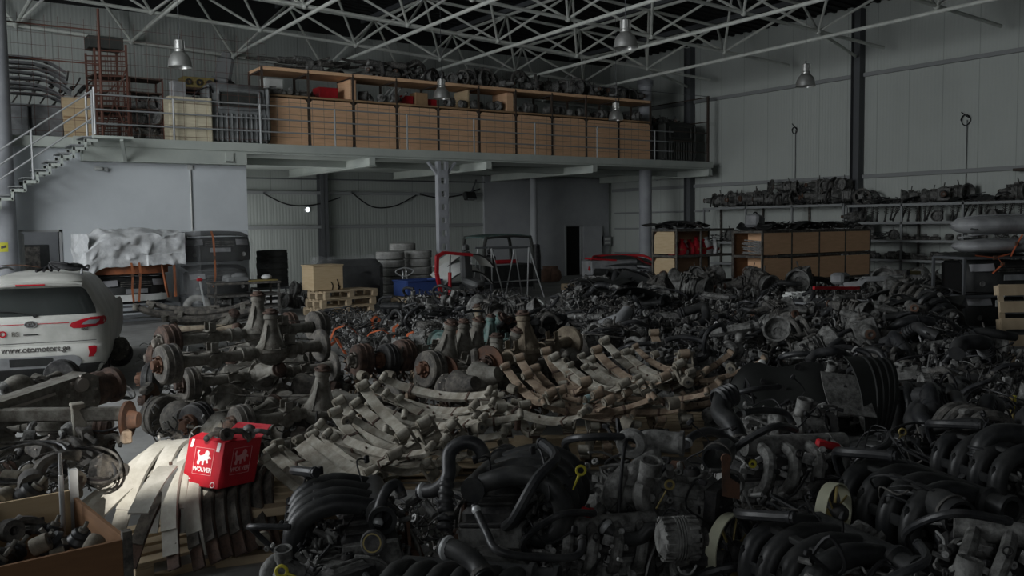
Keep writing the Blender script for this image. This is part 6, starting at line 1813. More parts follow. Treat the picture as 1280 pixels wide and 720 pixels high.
# suspension subframes behind the axles
def make_subframe(seed):
    t = thing('subframe', 'subframe', 'subframe'); RQ = random.Random(seed)
    q = MB(); q.tube([(-.7, 0, .15), (-.4, .05, .05), (0, .1, .02), (.4, .05, .05), (.75, 0, .12)], [.05, .07, .07, .07, .045], 8, 4); q.tube([(-.6, .5, .12), (-.2, .45, .06), (.25, .45, .06), (.6, .5, .12)], .05, 8, 4); q.build('beam', 'axle_dark', t)
    for s in (-1, 1):
        q = MB(); q.bar((s*.5, 0, .08), (s*.5, .5, .1), .09, .06, b=.01); q.lathe([(.03, -.05), (.06, -.05), (.06, .05), (.03, .05)], (s*.7, 0, .15), (0, 0, 1), 12, True); q.build('arm', 'axle_steel', t)
    return t
for i, (a, lb) in enumerate(((( 225, 398), 'dark subframe lying behind the axle heap, its beam rising at left'), ((265, 402), 'second dark subframe behind the axle heap, below the wheeled cart'))):
    place('subf', lambda: make_subframe(1), TR(on_z(a[0], a[1], .55), (.15, .10-.2*i, -.35), 1.15), lb, 'subframes behind the axles')

# ================================================================ leaf springs
SPK = {'s4': lambda: make_leaf_spring('s4', 1.25, .15, 4, .09, 'spring_grey'),
       's2': lambda: make_leaf_spring('s2', 1.25, .20, 2, .075, 'spring_grey', shackle=True),
       's3': lambda: make_leaf_spring('s3', 1.25, .13, 3, .085, 'spring_grey'),
       'b4': lambda: make_leaf_spring('b4', 1.25, .15, 4, .075, 'spring_brown'),
       'b2': lambda: make_leaf_spring('b2', 1.25, .20, 2, .08, 'spring_brown', shackle=True),
       'b3': lambda: make_leaf_spring('b3', 1.25, .13, 3, .075, 'spring_brown', m2='spring_grey'),
       't3': lambda: make_leaf_spring('t3', 1.25, .12, 3, .09, 'spring_teal', m2='spring_brown'),
       'f1': lambda: make_leaf_spring('f1', 1.1, .10, 1, .095, 'spring_grey', eyes=False)}
SPR = []
def spring(k, a, b, z, z2=None, roll=0.0, up=None):
    A, B = on_z(a[0], a[1], z), on_z(b[0], b[1], z if z2 is None else z2)
    d = B-A; s = max(.78, min(1.25, d.length/1.25)); x = d.normalized()
    u = up if up is not None else Matrix.Rotation(roll, 3, x) @ UPV
    mid = (A+B)/2-u.normalized()*.13*s
    o = place(k, SPK[k], basis(mid, x, u, s)); SPR.append((o, k)); return o
left = [('s2', (464, 501), (545, 552), .80, .74), ('s4', (424, 524), (500, 580), .80, .72), ('s3', (414, 546), (545, 563), .74, .76), ('f1', (375, 556), (462, 612), .70, .66),
        ('s4', (395, 552), (470, 600), .68, .64), ('s2', (352, 592), (430, 628), .62, .56), ('s3', (345, 570), (440, 615), .60, .60), ('s2', (436, 520), (520, 566), .72, .70),
        ('s4', (452, 512), (545, 548), .72, .68), ('s3', (470, 508), (575, 534), .72, .70), ('s4', (484, 476), (618, 494), .86, .80), ('s4', (486, 500), (620, 508), .74, .74),
        ('s2', (478, 515), (580, 548), .66, .64), ('s3', (495, 497), (590, 520), .80, .72), ('f1', (405, 542), (470, 588), .62, .60), ('s2', (360, 578), (420, 610), .52, .50),
        ('s4', (510, 505), (602, 526), .76, .72), ('s3', (440, 548), (560, 580), .60, .56), ('s2', (455, 560), (560, 585), .55, .5), ('f1', (388, 566), (450, 604), .60, .58), ('s3', (500, 540), (612, 542), .62, .6), ('s4', (350, 560), (440, 590), .5, .48), ('s3', (474, 488), (600, 512), .82, .78), ('s2', (448, 530), (565, 560), .76, .70), ('s3', (408, 536), (510, 572), .78, .74), ('f1', (385, 548), (480, 602), .74, .68), ('s2', (432, 560), (535, 590), .66, .62), ('f1', (362, 590), (425, 630), .60, .54), ('s3', (515, 520), (640, 520), .72, .70)]
TILT = lambda: UPV*.75-ef*RR.uniform(.35, .95)
for k, a, b, z, z2 in left: spring(k, a, b, z, z2, up=TILT())
right = [('b3', (655, 458), (708, 502), .80, .70), ('b4', (683, 448), (745, 498), .80, .70), ('b3', (672, 466), (752, 500), .74, .70), ('s3', (722, 462), (786, 486), .84, .76),
         ('s4', (730, 450), (800, 478), .86, .76), ('s2', (765, 441), (862, 474), .84, .76), ('s3', (776, 450), (850, 476), .80, .74), ('b4', (800, 440), (858, 462), .86, .80),
         ('b2', (820, 434), (862, 466), .80, .76), ('b4', (688, 508), (800, 502), .72, .72), ('b3', (700, 505), (778, 518), .64, .62), ('b4', (812, 500), (888, 484), .74, .74),
         ('b4', (850, 470), (908, 446), .78, .86), ('b3', (880, 470), (925, 458), .72, .80), ('t3', (670, 470), (745, 505), .68, .64), ('b4', (715, 475), (790, 500), .70, .70),
         ('s3', (745, 458), (830, 488), .76, .72), ('b4', (800, 460), (895, 474), .70, .76), ('b2', (640, 474), (700, 510), .74, .68), ('b4', (655, 490), (775, 508), .66, .66),
         ('s2', (740, 470), (812, 492), .72, .70), ('b3', (850, 455), (905, 478), .74, .70), ('s4', (790, 452), (872, 484), .70, .68), ('b4', (735, 505), (850, 512), .6, .6), ('b3', (870, 492), (930, 478), .62, .68), ('b4', (830, 505), (915, 495), .55, .55), ('s3', (700, 455), (790, 490), .84, .78), ('b3', (752, 446), (840, 482), .86, .80), ('s3', (785, 444), (868, 470), .86, .80), ('b4', (665, 478), (770, 512), .72, .70), ('b3', (760, 490), (880, 492), .74, .76), ('s4', (620, 500), (735, 522), .68, .66)]
for k, a, b, z, z2 in right: spring(k, a, b, z, z2, up=TILT())
# lower layers at the heap's front edge, eyes towards the camera
front = []
for row, (z, y0) in enumerate(((.60, 514), (.45, 540), (.30, 570))):
    for i in range(7 if row < 2 else 5):
        x = 628+i*38+row*9+RR.uniform(-8, 8); y = y0-(i*1.6)
        A = on_z(x, y, z); d = Vector((RR.uniform(.2, .75), .80, RR.uniform(-.03, .04))).normalized(); s = RR.uniform(.85, 1.05)
        k = RR.choice(['b4', 's4', 'b3', 's3']); B = A+d*1.25*s
        o = place(k, SPK[k], basis((A+B)/2-Vector((0, 0, .12)), d, (RR.uniform(-.2, .2), 0, 1), s)); front.append((o, k))
for row, (z, y0) in enumerate(((.5, 585), (.36, 600))):
    for i in range(5):
        x = 470+i*38; A = on_z(x, y0-i*10, z); d = Vector((-.5+RR.uniform(-.2, .2), .8, 0)).normalized()
        k = RR.choice(['s4', 's3']); o = place(k, SPK[k], basis(A+d*.5-Vector((0, 0, .1)), d, (0, 0, 1), .9)); front.append((o, k))
colr = lambda k: {'s': 'grey', 'b': 'brown', 't': 'teal-streaked', 'f': 'flat grey'}[k[0]]
for lst, where, grp in ((SPR[:len(left)], 'in the grey heap behind the black manifolds', 'leaf springs of the grey heap'), (SPR[len(left):], 'in the brown heap at the picture\'s middle', 'leaf springs of the brown heap'), (front, 'in the shadowed front of the spring heap', 'leaf springs of the front layers')):
    m = {id(o): k for o, k in lst}
    order_labels([o for o, _ in lst], lambda n, o: '%s bent leaf spring %s, %s from left' % (colr(m[id(o)]), where, n), grp)
# loose spring eyes and shackles on the heap
def make_bush(seed=0):
    t = thing('spring_bushing', 'bushing', 'bushing')
    q = MB(); q.lathe([(.014, -.045), (.048, -.045), (.05, -.03), (.05, .03), (.048, .045), (.014, .045)], (0, 0, .05), (0, 1, 0), 16, True); q.build('sleeve', 'bushing_dust', t)
    q = MB(); q.lathe([(.008, -.052), (.022, -.052), (.022, .052), (.008, .052)], (0, 0, .05), (0, 1, 0), 10, True); q.build('core', 'engine_iron', t)
    return t
ob = []
for x, y, z in ((452, 470, .85), (432, 525, .80), (485, 470, .86), (640, 485, .8), (600, 535, .68), (706, 452, .84), (735, 510, .72), (780, 530, .62), (858, 478, .78), (912, 460, .8), (820, 442, .88), (330, 672, .42), (362, 670, .42), (385, 668, .42), (842, 505, .7)):
    ob.append(place('bush', make_bush, TR(on_z(x, y, z)-Vector((0, 0, .05)), (RR.uniform(-.4, .4), RR.uniform(-.3, .3), RR.uniform(-1.2, 1.4)), RR.uniform(.85, 1.15))))
order_labels(ob, lambda n, o: 'dusty round spring bushing lying on the leaf spring heap, %s from left' % n, 'loose bushings on the spring heap')
ob = []
for i, (x, y, z) in enumerate(((470, 600, 0), (560, 590, 0), (650, 580, 0), (730, 575, 0), (810, 560, 0), (880, 540, 0))):
    p = on_z(x, y, .14)
    o = place('pallet', None, TR((p.x+.3, p.y+.5, 0), (0, 0, -.6)), None); ob.append(o)
order_labels(ob, lambda n, o: 'dark pallet under the leaf spring heap, %s from left' % n, 'pallets under the springs')
o = place('pallet', None, TR(on_z(385, 655, .25)+Vector((.1, .45, -.25)), (0, 0, -.25), 1.0), 'pallet standing under the grey leaf springs right of the red box'); o.scale = (1, 1, 2.6)

# pale springs lying hump-up in the sunbeam, and the pallet under them
PA, PB = on_z(176, 702, .16), on_z(330, 664, .16); pd_ = (PB-PA).normalized(); pn = Vector((-pd_.y, pd_.x, 0))
o = place('pallet', None, basis(PA+pd_*.58+pn*.42-Vector((0, 0, .16)), pd_), 'wooden pallet under the sunlit pale leaf springs at the bottom left')
SPK['p'] = lambda: make_leaf_spring('p', 1.15, .30, 2, .105, 'spring_pale', eyes=False, t=.014)
SPK['q'] = lambda: make_leaf_spring('q', 1.15, .26, 2, .08, 'spring_pale', eyes=False, t=.016)
SPK['d'] = lambda: make_leaf_spring('d', 1.05, .26, 2, .085, 'dark_rust', m2='axle_dark', eyes=False, t=.02)  # rust-brown, with the shade low in the stack put into the colour too
ob = []
c0 = SUN_SPOT
for x, y, z, yaw, roll, k, tl in ((192, 566, .70, -.10, -.1, 'p', .25), (214, 564, .72, .02, .05, 'p', .25), (236, 566, .72, .10, .15, 'p', .22), (258, 572, .66, .16, .2, 'p', .2), (178, 575, .66, -.25, -.4, 'q', .25), (222, 585, .66, .08, .3, 'p', .3), (245, 590, .62, .14, .4, 'p', .3),
        (168, 588, .60, -.30, -.7, 'q', .2), (160, 594, .56, -.34, -.9, 'q', .2), (152, 600, .52, -.38, -1.05, 'q', .2), (172, 596, .58, -.30, -.8, 'p', .2), (146, 606, .48, -.42, -1.15, 'q', .2), (164, 604, .52, -.30, -1.0, 'q', .2),
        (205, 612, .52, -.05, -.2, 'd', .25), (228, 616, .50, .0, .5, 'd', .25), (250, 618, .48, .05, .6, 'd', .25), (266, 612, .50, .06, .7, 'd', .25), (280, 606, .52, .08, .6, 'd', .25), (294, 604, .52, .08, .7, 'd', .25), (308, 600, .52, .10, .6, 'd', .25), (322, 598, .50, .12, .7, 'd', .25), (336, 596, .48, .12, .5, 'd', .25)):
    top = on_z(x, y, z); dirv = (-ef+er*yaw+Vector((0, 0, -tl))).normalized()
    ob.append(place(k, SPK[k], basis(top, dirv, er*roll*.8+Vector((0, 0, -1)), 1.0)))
order_labels(ob, lambda n, o: ('pale' if 'pale' in o.children[0].active_material.name else 'dark')+' leaf spring lying hump-up on the pallet at bottom left, %s from left' % n, 'springs on the sunlit pallet')
vd, sd_ = ef, er
# big flat pale plate on top
t = thing('steel_plate', 'wide pale steel plate lying brightest on top of the sunlit springs', 'plate', on_z(192, 606, .66))
q = MB(); q.strap([vd*s+er*.06*-s+Vector((0, 0, -.30*s*s+.22*s)) for s in [-.30+.06*i for i in range(11)]], .125, .012, er); q.build('plate', 'spring_pale', t)
q = MB(); q.cyl(Vector((0, 0, 0))+vd*.30+Vector((0, 0, .05)), Vector((0, 0, .02))+vd*.30+Vector((0, 0, .05)), .012); q.build('bolt', 'dark_rust', t)

# red carton with a white lion
rb = thing('cardboard_box', 'red carton with white lion emblem standing on the leaf springs', 'box', at_d(272, 611, 6.05))
rv = (ef*.95-er*.31); pv = (er*.95+ef*.31); e1 = -pv*.70+rv*.71; e2 = pv*.72+rv*.70
BW, BD, BH = .325, .335, .31
def bp(a, b, c): return e1*a+e2*b+er*.20*c+Vector((0, 0, c-.10*b))
q = MB()
for A_, B__, C_, D_ in (((0, 0, 0), (BW, 0, 0), (BW, 0, BH), (0, 0, BH)), ((0, 0, 0), (0, BD, 0), (0, BD, BH), (0, 0, BH)), ((BW, 0, 0), (BW, BD, 0), (BW, BD, BH), (BW, 0, BH)), ((0, BD, 0), (BW, BD, 0), (BW, BD, BH), (0, BD, BH)), ((0, 0, 0), (BW, 0, 0), (BW, BD, 0), (0, BD, 0))):
    vs = [bp(*p) for p in (A_, B__, C_, D_)]; n_ = (vs[1]-vs[0]).cross(vs[3]-vs[0]).normalized()*.004
    q.add([v-n_ for v in vs]+[v+n_ for v in vs], [(3, 2, 1, 0), (4, 5, 6, 7), (0, 1, 5, 4), (1, 2, 6, 5), (2, 3, 7, 6), (3, 0, 4, 7)])
q.build('carton', 'red_card', rb, smooth=False)
for i, (A_, B__, C_, D_) in enumerate((((0, 0, BH), (BW, 0, BH), (BW, .10, BH+.03), (0, .10, BH+.02)), ((0, BD, BH), (BW, BD, BH), (BW, BD+.10, BH+.07), (0, BD+.08, BH+.08)))):
    q = MB(); vs = [bp(*p) for p in (A_, B__, C_, D_)]; q.add(vs+[v-Vector((0, 0, .004)) for v in vs], [(0, 1, 2, 3), (7, 6, 5, 4), (0, 4, 5, 1), (1, 5, 6, 2), (2, 6, 7, 3), (3, 7, 4, 0)]); q.build('flap', 'red_card', rb, smooth=False)
LION = [(-.050, -.045), (-.035, -.045), (-.030, -.020), (-.012, -.018), (-.010, -.045), (.004, -.045), (.006, -.012), (.022, -.012), (.030, -.032), (.044, -.030), (.036, -.006), (.052, .004), (.058, -.006), (.064, .002), (.054, .018), (.040, .016), (.046, .034), (.036, .050), (.020, .056), (.008, .046), (.004, .030), (-.018, .018), (-.040, .014), (-.052, .030), (-.044, .046), (-.054, .054), (-.066, .036), (-.056, .010), (-.050, -.010), (-.058, -.030)]
def on_face(face):
    if face == 0: return lambda x, y, o=.007: bp(BW*.5-x, 0, BH*.5+y) - e2*o
    return lambda x, y, o=.007: bp(0, BD*.5+x, BH*.5+y) - e1*o
for face, m in ((0, 'white_print'), (1, 'pink_print')):
    W_ = on_face(face)
    q = MB(); n = len(LION); sc = 1.0
    vs = [W_(x*sc, y*sc+.035) for x, y in LION]+[W_(x*sc, y*sc+.035, .005) for x, y in LION]
    q.add(vs, [tuple(range(n)), tuple(range(2*n-1, n-1, -1))]+[(i, n+i, n+(i+1) % n, (i+1) % n) for i in range(n)]); q.build('lion_emblem', m, rb, smooth=False)
    text_mesh('lettering', 'WOLVER', .042, m, rb, lambda p, W_=W_: W_(p.x, p.y-.055, .007+p.z), .0012, .0006)
    q = MB()
    for a, b in (((-.085, -.075), (.085, -.075)), ((.085, -.075), (.085, .105)), ((.085, .105), (-.085, .105)), ((-.085, .105), (-.085, -.075))):
        q.bar(W_(*a), W_(*b), .0025, .0025)
    q.build('print_frame', 'pink_print', rb)
    if face == 0:
        q = MB(); q.add([W_(*p) for p in ((-.14, -.155), (-.105, -.155), (-.105, -.125), (-.14, -.125))], [(0, 1, 2, 3)]); q.add([W_(*p) for p in ((-.145, -.118), (-.09, -.118), (-.09, -.108), (-.145, -.108))], [(0, 1, 2, 3)])
        q.add([W_(*p) for p in ((-.14, .10), (-.115, .10), (-.105, .155), (-.13, .155))], [(0, 1, 2, 3)]); q.add([W_(*p) for p in ((.10, .09), (.13, .09), (.135, .15), (.105, .15))], [(0, 1, 2, 3)])
        q.build('print_marks', 'white_print', rb)
        q = MB(); c_ = [W_(.115+.018*math.cos(a), -.135+.018*math.sin(a)) for a in [2*PI*i/10 for i in range(10)]]; q.tube(c_, .003, 5, 1, closed=True); q.build('recycling_mark', 'white_print', rb)
def make_knuckle(seed):
    RQ = random.Random(seed); t = thing('steering_knuckle', 'knuckle', 'steering knuckle')
    q = MB(); q.lathe([(.025, -.04), (.06, -.04), (.065, 0), (.06, .05), (.025, .05)], (0, 0, .08), (RQ.uniform(-.4, .4), -1, RQ.uniform(-.3, .6)), 14, True); q.tube([(0, 0, .08), (.09, .02, .12), (.17, 0, .10), (.22, .02, .05)], [.035, .028, .022, .03], 8, 4); q.tube([(0, 0, .08), (-.1, .03, .08), (-.17, 0, .04)], [.03, .022, .028], 8, 4); q.build('casting', RQ.choice(['engine_iron', 'axle_dark', 'cast_alloy']), t)
    q = MB(); q.cyl((.21, .02, .02), (.215, .02, .12), .014, n=8); q.ball((-.17, 0, .04), .03, 8, 6); q.build('ball_joint', 'engine_black', t)
    return t
for i, (a, b, c, lb) in enumerate(((.06, .06, BH-.02, 'grey knuckle lying in the red carton, left one'), (.2, .15, BH-.04, 'black knuckle lying across the red carton\'s top, middle one'), (.02, .26, BH-.02, 'black knuckle sticking out of the red carton, right one'))):
    place('knu%d' % (i % 3), (lambda ii=i: make_knuckle(ii+3)), TR(rb.location+bp(a, b, c), (0, .2, i*1.3), .75), lb, 'knuckles in the red carton')

# ================================================================ bottom-left wooden bin with worn parts
F1, F0 = on_z(158, 668, .78), on_z(-60, 716, .78)
ex = (F0-F1); ex.z = 0; ex.normalize(); ey = Vector((ex.y, -ex.x, 0)); 
if ey.dot(_F) < 0: ey = -ey
bn = thing('wooden_bin', 'wooden-sided steel-framed bin of worn parts at the bottom left corner', 'bin', (F1.x, F1.y, 0))
BWD, BDP = 1.3, .95
for a, b in ((0, 0), (0, BDP), (BWD, 0), (BWD, BDP)):
    q = MB(); p = ex*a+ey*b; q.bar(p, p+Vector((0, 0, .80 if b == 0 else .92)), .045, .045); q.build('post', 'axle_dark' if b == 0 else 'galvanised', bn)
def plank(a, b, z0, z1, m, nm='side_panel'):
    q = MB(); A_, B__ = ex*a[0]+ey*a[1], ex*b[0]+ey*b[1]; d = (B__-A_)
    q.bar(A_+Vector((0, 0, (z0+z1)/2)), B__+Vector((0, 0, (z0+z1)/2)), .02, z1-z0); q.build(nm, m, bn)
plank((.02, 0), (BWD, 0), .12, .76, 'wood_dark'); plank((.02, BDP), (BWD, BDP), .12, .80, 'ply_light'); plank((0, .03), (0, BDP-.03), .12, .76, 'wood_dark'); plank((BWD, .03), (BWD, BDP), .12, .76, 'wood_panel')  # front panel: the corner's shade is put into its darker wood colour
q = MB(); 
vs = [ex*0, ex*BWD, ex*BWD+ey*BDP, ey*BDP]; q.add([v+Vector((0, 0, .50)) for v in vs]+[v+Vector((0, 0, .53)) for v in vs], [(3, 2, 1, 0), (4, 5, 6, 7), (0, 1, 5, 4), (1, 2, 6, 5), (2, 3, 7, 6), (3, 0, 4, 7)]); q.build('floor_board', 'wood_dark', bn)
def make_mount(seed):
    t = thing('rubber_mount', 'mount', 'rubber mount'); RQ = random.Random(seed)
    q = MB(); q.lathe([(0, 0), (.07, 0), (.075, .02), (.06, .05), (.065, .07), (.05, .09), (0, .09)], n=16); q.build('rubber', 'rubber_hose', t)
    q = MB(); q.lathe([(0, .09), (.03, .09), (.03, .11), (.012, .115), (.012, .16), (0, .16)], n=12); q.bar((-.1, 0, .008), (.1, 0, .008), .05, .012); q.build('plate', 'axle_steel', t)
    return t
ob = []
for i in range(34):
    a, b = RR.uniform(.06, 1.15), RR.uniform(.06, .86)
    k = ['mnt0', 'mnt1', 'knu0', 'knu1', 'bush', 'mnt0', 'knu2'][i % 7]; p = bn.location+ex*a+ey*b; p.z = .62+RR.uniform(0, .10)
    mk = {'mnt0': lambda: make_mount(0), 'mnt1': lambda: make_mount(1)}.get(k)
    ob.append(place(k, mk, TR(p, (RR.uniform(-.7, .7), RR.uniform(-.7, .7), RR.random()*6), RR.uniform(.75, 1.0))))
order_labels(ob, lambda n, o: 'worn %s lying in the wooden bin at bottom left, %s from left' % (o['category'], n), 'worn parts in the wooden bin')
# shock absorbers standing in the bin
for i, (a, b, h, tl, lb) in enumerate(((.55, .62, .62, (-.22, .05), 'grey shock absorber standing tilted in the wooden bin'), (.10, .80, .50, (.0, .0), 'thin bright rod standing upright at the bin\'s back corner'))):
    p = bn.location+ex*a+ey*b; p.z = .56
    t = thing('shock_absorber' if i == 0 else 'steel_rod', lb, 'shock absorber' if i == 0 else 'rod', p)
    q = MB(); q.cyl((0, 0, 0), (tl[0]*.9, tl[1], h*.75), .028 if i == 0 else .014, n=12); q.build('tube', 'engine_iron' if i == 0 else 'galvanised', t)
    q = MB(); q.cyl((tl[0]*.9, tl[1], h*.75), (tl[0]*1.2, tl[1]*1.3, h), .010, n=8); q.build('rod', 'chrome', t)
t = thing('air_spring', 'dark round air spring standing in the wooden bin left of the tilted shock absorber', 'air spring', bn.location+ex*.62+ey*.80+Vector((0, 0, .56)))
q = MB(); q.lathe([(0, 0), (.09, 0), (.09, .2), (.11, .24), (.11, .31), (.09, .33), (.08, .36), (0, .36)], n=18); q.build('bellows', 'engine_black', t)
q = MB(); q.lathe([(0, .24), (.15, .24), (.15, .255), (0, .255)], n=18); q.build('flange', 'dark_rust', t)
# parts heap behind the bin: rings, hoops, bushings, filters
def make_hoop(seed):
    RQ = random.Random(seed); t = thing('cable_hoop', 'hoop', 'cable'); 
    for j in range(3):
        q = MB(); r = .26+.03*j; q.tube([(r*math.cos(a), r*.8*math.sin(a), .03+.03*math.sin(2*a+j)+.02*j) for a in [2*PI*i/12 for i in range(12)]], .010, 6, 2, closed=True); q.build('loop', 'rubber_hose' if j % 2 else 'engine_iron', t)
    return t
for i, (x, y, z) in enumerate(((20, 585, .80), (95, 592, .70))):
    place('hoop', lambda: make_hoop(1), TR(on_z(x, y, z), (.3, 0, i), 1.0), 'coil of thin black cable behind the wooden bin, %s' % ('left one', 'right one')[i], 'cable coils behind the bin')
ob = []
for i, (x, y, z) in enumerate(((8, 625, .72), (30, 618, .74), (55, 610, .74), (90, 603, .74), (118, 600, .6), (35, 600, .7), (70, 590, .66), (105, 575, .6), (15, 600, .72), (60, 575, .6), (85, 615, .7), (130, 590, .4), (120, 560, .5), (100, 560, .55))):
    k = ['bush', 'mnt1', 'knu1', 'bush', 'hsg1'][i % 5]
    ob.append(place(k, None, TR(on_z(x, y, z)-Vector((0, 0, .05)), (RR.uniform(-.5, .8), RR.uniform(-.6, .6), RR.random()*6), RR.uniform(1.0, 1.5) if k != 'hsg1' else .7)))
order_labels(ob, lambda n, o: 'dusty %s in the heap between bin and left axles, %s from left' % (o['category'], n), 'small parts behind the wooden bin')

# ================================================================ left axle heap in front of the car
def make_arm(seed):
    """long tapered casting that ends in a round eye (trailing arm of an axle)"""
    t = thing('trailing_arm', 'arm', 'axle arm')
    q = MB(); q.prism([(-.75, -.05), (.35, -.14), (.45, -.12), (.52, -.02), (.50, .10), (.38, .16), (.28, .14), (-.75, .06)], .16, (0, .08, 0), Matrix(((1, 0, 0), (0, 0, -1), (0, 1, 0)))); q.build('casting', 'axle_steel', t)
    q = MB(); q.lathe([(0, 0), (.06, 0), (.05, .03), (.03, .035), (0, .035)], (.32, -.08, .08), (0, -1, 0), 16); bolt_ring(q, (.32, -.08, .02), (0, -1, 0), .12, 8, .012, .02); q.bar((-.7, -.085, .0), (.1, -.085, .06), .01, .02); q.build('boss', 'bolt_light', t)
    q = MB(); q.lathe([(.08, 0), (.13, 0), (.13, .08), (.10, .10), (.10, .16), (.14, .16), (.14, .20), (.05, .20)], (.48, 0, 0), (1, 0, 0), 20, True); q.build('hub', 'dark_rust', t)
    return t
vr = Vector((.80, .60, 0))
o = place('arm', lambda: make_arm(1), basis(on_z(45, 505, .86), Vector((.86, .48, .05)), UPV, 1.15), 'pale tapered axle arm with round eye in the left heap before the car')
a_ = axle('axD', None, (-70, 516), (80, 470), 'dark axle with rusty drum behind the tapered arm, left heap', Vector((.1, .5, -.7)), z=.84, group='axles in the left heap')
bm = thing('dead_axle', 'long grey box-section axle beam lying across the left heap, rusty right end', 'axle beam', on_z(78, 518, .85))
d_ = (on_z(158, 517, .85)-on_z(0, 519, .85)).normalized()
q = MB(); q.bar(-d_*1.2, d_*.52, .085, .105, b=.012); q.build('beam', 'axle_steel', bm)
q = MB(); q.lathe([(.04, 0), (.15, 0), (.15, .025), (.08, .03), (.06, .10), (.0, .10)], d_*.50-Vector((0, 0, .05)), d_, 26); dsc = q.build('brake_disc', 'rust', bm)
q = MB(); q.box(d_*.53-Vector((.05, .08, .16)), (.07, .12, .10), b=.01); q.build('caliper', 'spring_brown', dsc)
q = MB(); q.bar(d_*.12+Vector((0, 0, .07)), d_*.12-Vector((0, .06, .16)), .10, .09, b=.01); q.box(d_*.12+Vector((0, 0, .075)), (.10, .12, .03), b=.005); q.build('clamp', 'spring_grey', bm)
q = MB(); q.tube([d_*.05+Vector((0, -.06, -.08)), d_*.25+Vector((0, -.1, -.12)), d_*.4+Vector((0, -.08, -.10)), d_*.5+Vector((0, -.05, -.05))], .008, 6); q.build('hose', 'rubber_hose', bm)
for a, b, z, k, up, lb in (((-80, 560), (100, 548), .62, 'axE', (-.2, -.8, .3), 'dark axle with rusty disc, low in the left heap'), ((-60, 535), (140, 530), .55, 'axB', (0, .7, .5), 'dark axle under the grey beam in the left heap'), ((-90, 590), (118, 580), .45, 'axD', (0, -1, .2), 'lowest dark axle of the left heap, its rusty drum by the lit floor')):
    axle(k, AXV[k], a, b, lb, Vector(up), z=z, group='axles in the left heap')
ob = []
for i, (x, y, z) in enumerate(((105, 545, .70), (120, 555, .62), (90, 540, .72), (72, 482, .88), (58, 480, .86), (5, 492, .86), (110, 500, .75), (85, 500, .80), (30, 545, .72))):
    ob.append(place('knu%d' % (i % 3), None, TR(on_z(x, y, z)-Vector((0, 0, .06)), (RR.uniform(-.6, .6), RR.uniform(-.6, .6), RR.random()*6), RR.uniform(.8, 1.15))))
order_labels(ob, lambda n, o: 'dusty steering knuckle on the left axle heap, %s from left' % n, 'knuckles on the left heap')
o = place('hoop', None, TR(on_z(135, 497, .72), (.2, 0, 1.2), .9), 'dark ring of hose on the left heap\'s far end by the car wheel')
# ================================================================ engines
ENG = {
 'E0': lambda: make_engine(10, 'arch', 1, mani='engine_plastic'),
 'E1': lambda: make_engine(11, 'flat', 1, cover='cast_alloy', mani='cast_alloy'),
 'E2': lambda: make_engine(12, 'side', 1, turbo=True, gear=True, mani='cast_alloy'),
 'E3': lambda: make_engine(13, 'coil', 1, mani='cast_alloy', cover='engine_black'),
 'E4': lambda: make_engine(14, 'arch', 1, cover='cast_alloy', mani='engine_black', gear=True),
 'E5': lambda: make_engine(15, 'flat', 1, cover='engine_plastic', mani='engine_plastic', block='rust'),
 'E6': lambda: make_engine(16, 'six', 1, mani='cast_alloy', cover='cast_alloy'),
 'E7': lambda: make_engine(17, 'side', 1, cover='engine_iron', mani='engine_iron', gear=True),
 'F0': lambda: make_engine(30, 'arch', 2, mani='engine_plastic', cover='engine_black'),
 'F1': lambda: make_engine(31, 'six', 2, mani='engine_plastic', cover='engine_plastic'),
 'F2': lambda: make_engine(32, 'side', 2, turbo=True, mani='cast_alloy', cover='cast_alloy', block='cast_alloy'),
 'F3': lambda: make_engine(33, 'coil', 2, mani='cast_alloy', cover='engine_black'),
 'F4': lambda: make_engine(34, 'flat', 2, mani='engine_black', cover='cast_alloy'),
 'F5': lambda: make_engine(35, 'arch', 2, mani='engine_plastic', cover='engine_black'),
}
FEAT = {'E0': 'black-armed', 'E1': 'grey flat-topped', 'E2': 'grey turbocharged', 'E3': 'bright-armed', 'E4': 'black-armed grey-topped', 'E5': 'rusty-blocked', 'E6': 'grey six-armed', 'E7': 'iron-grey'}
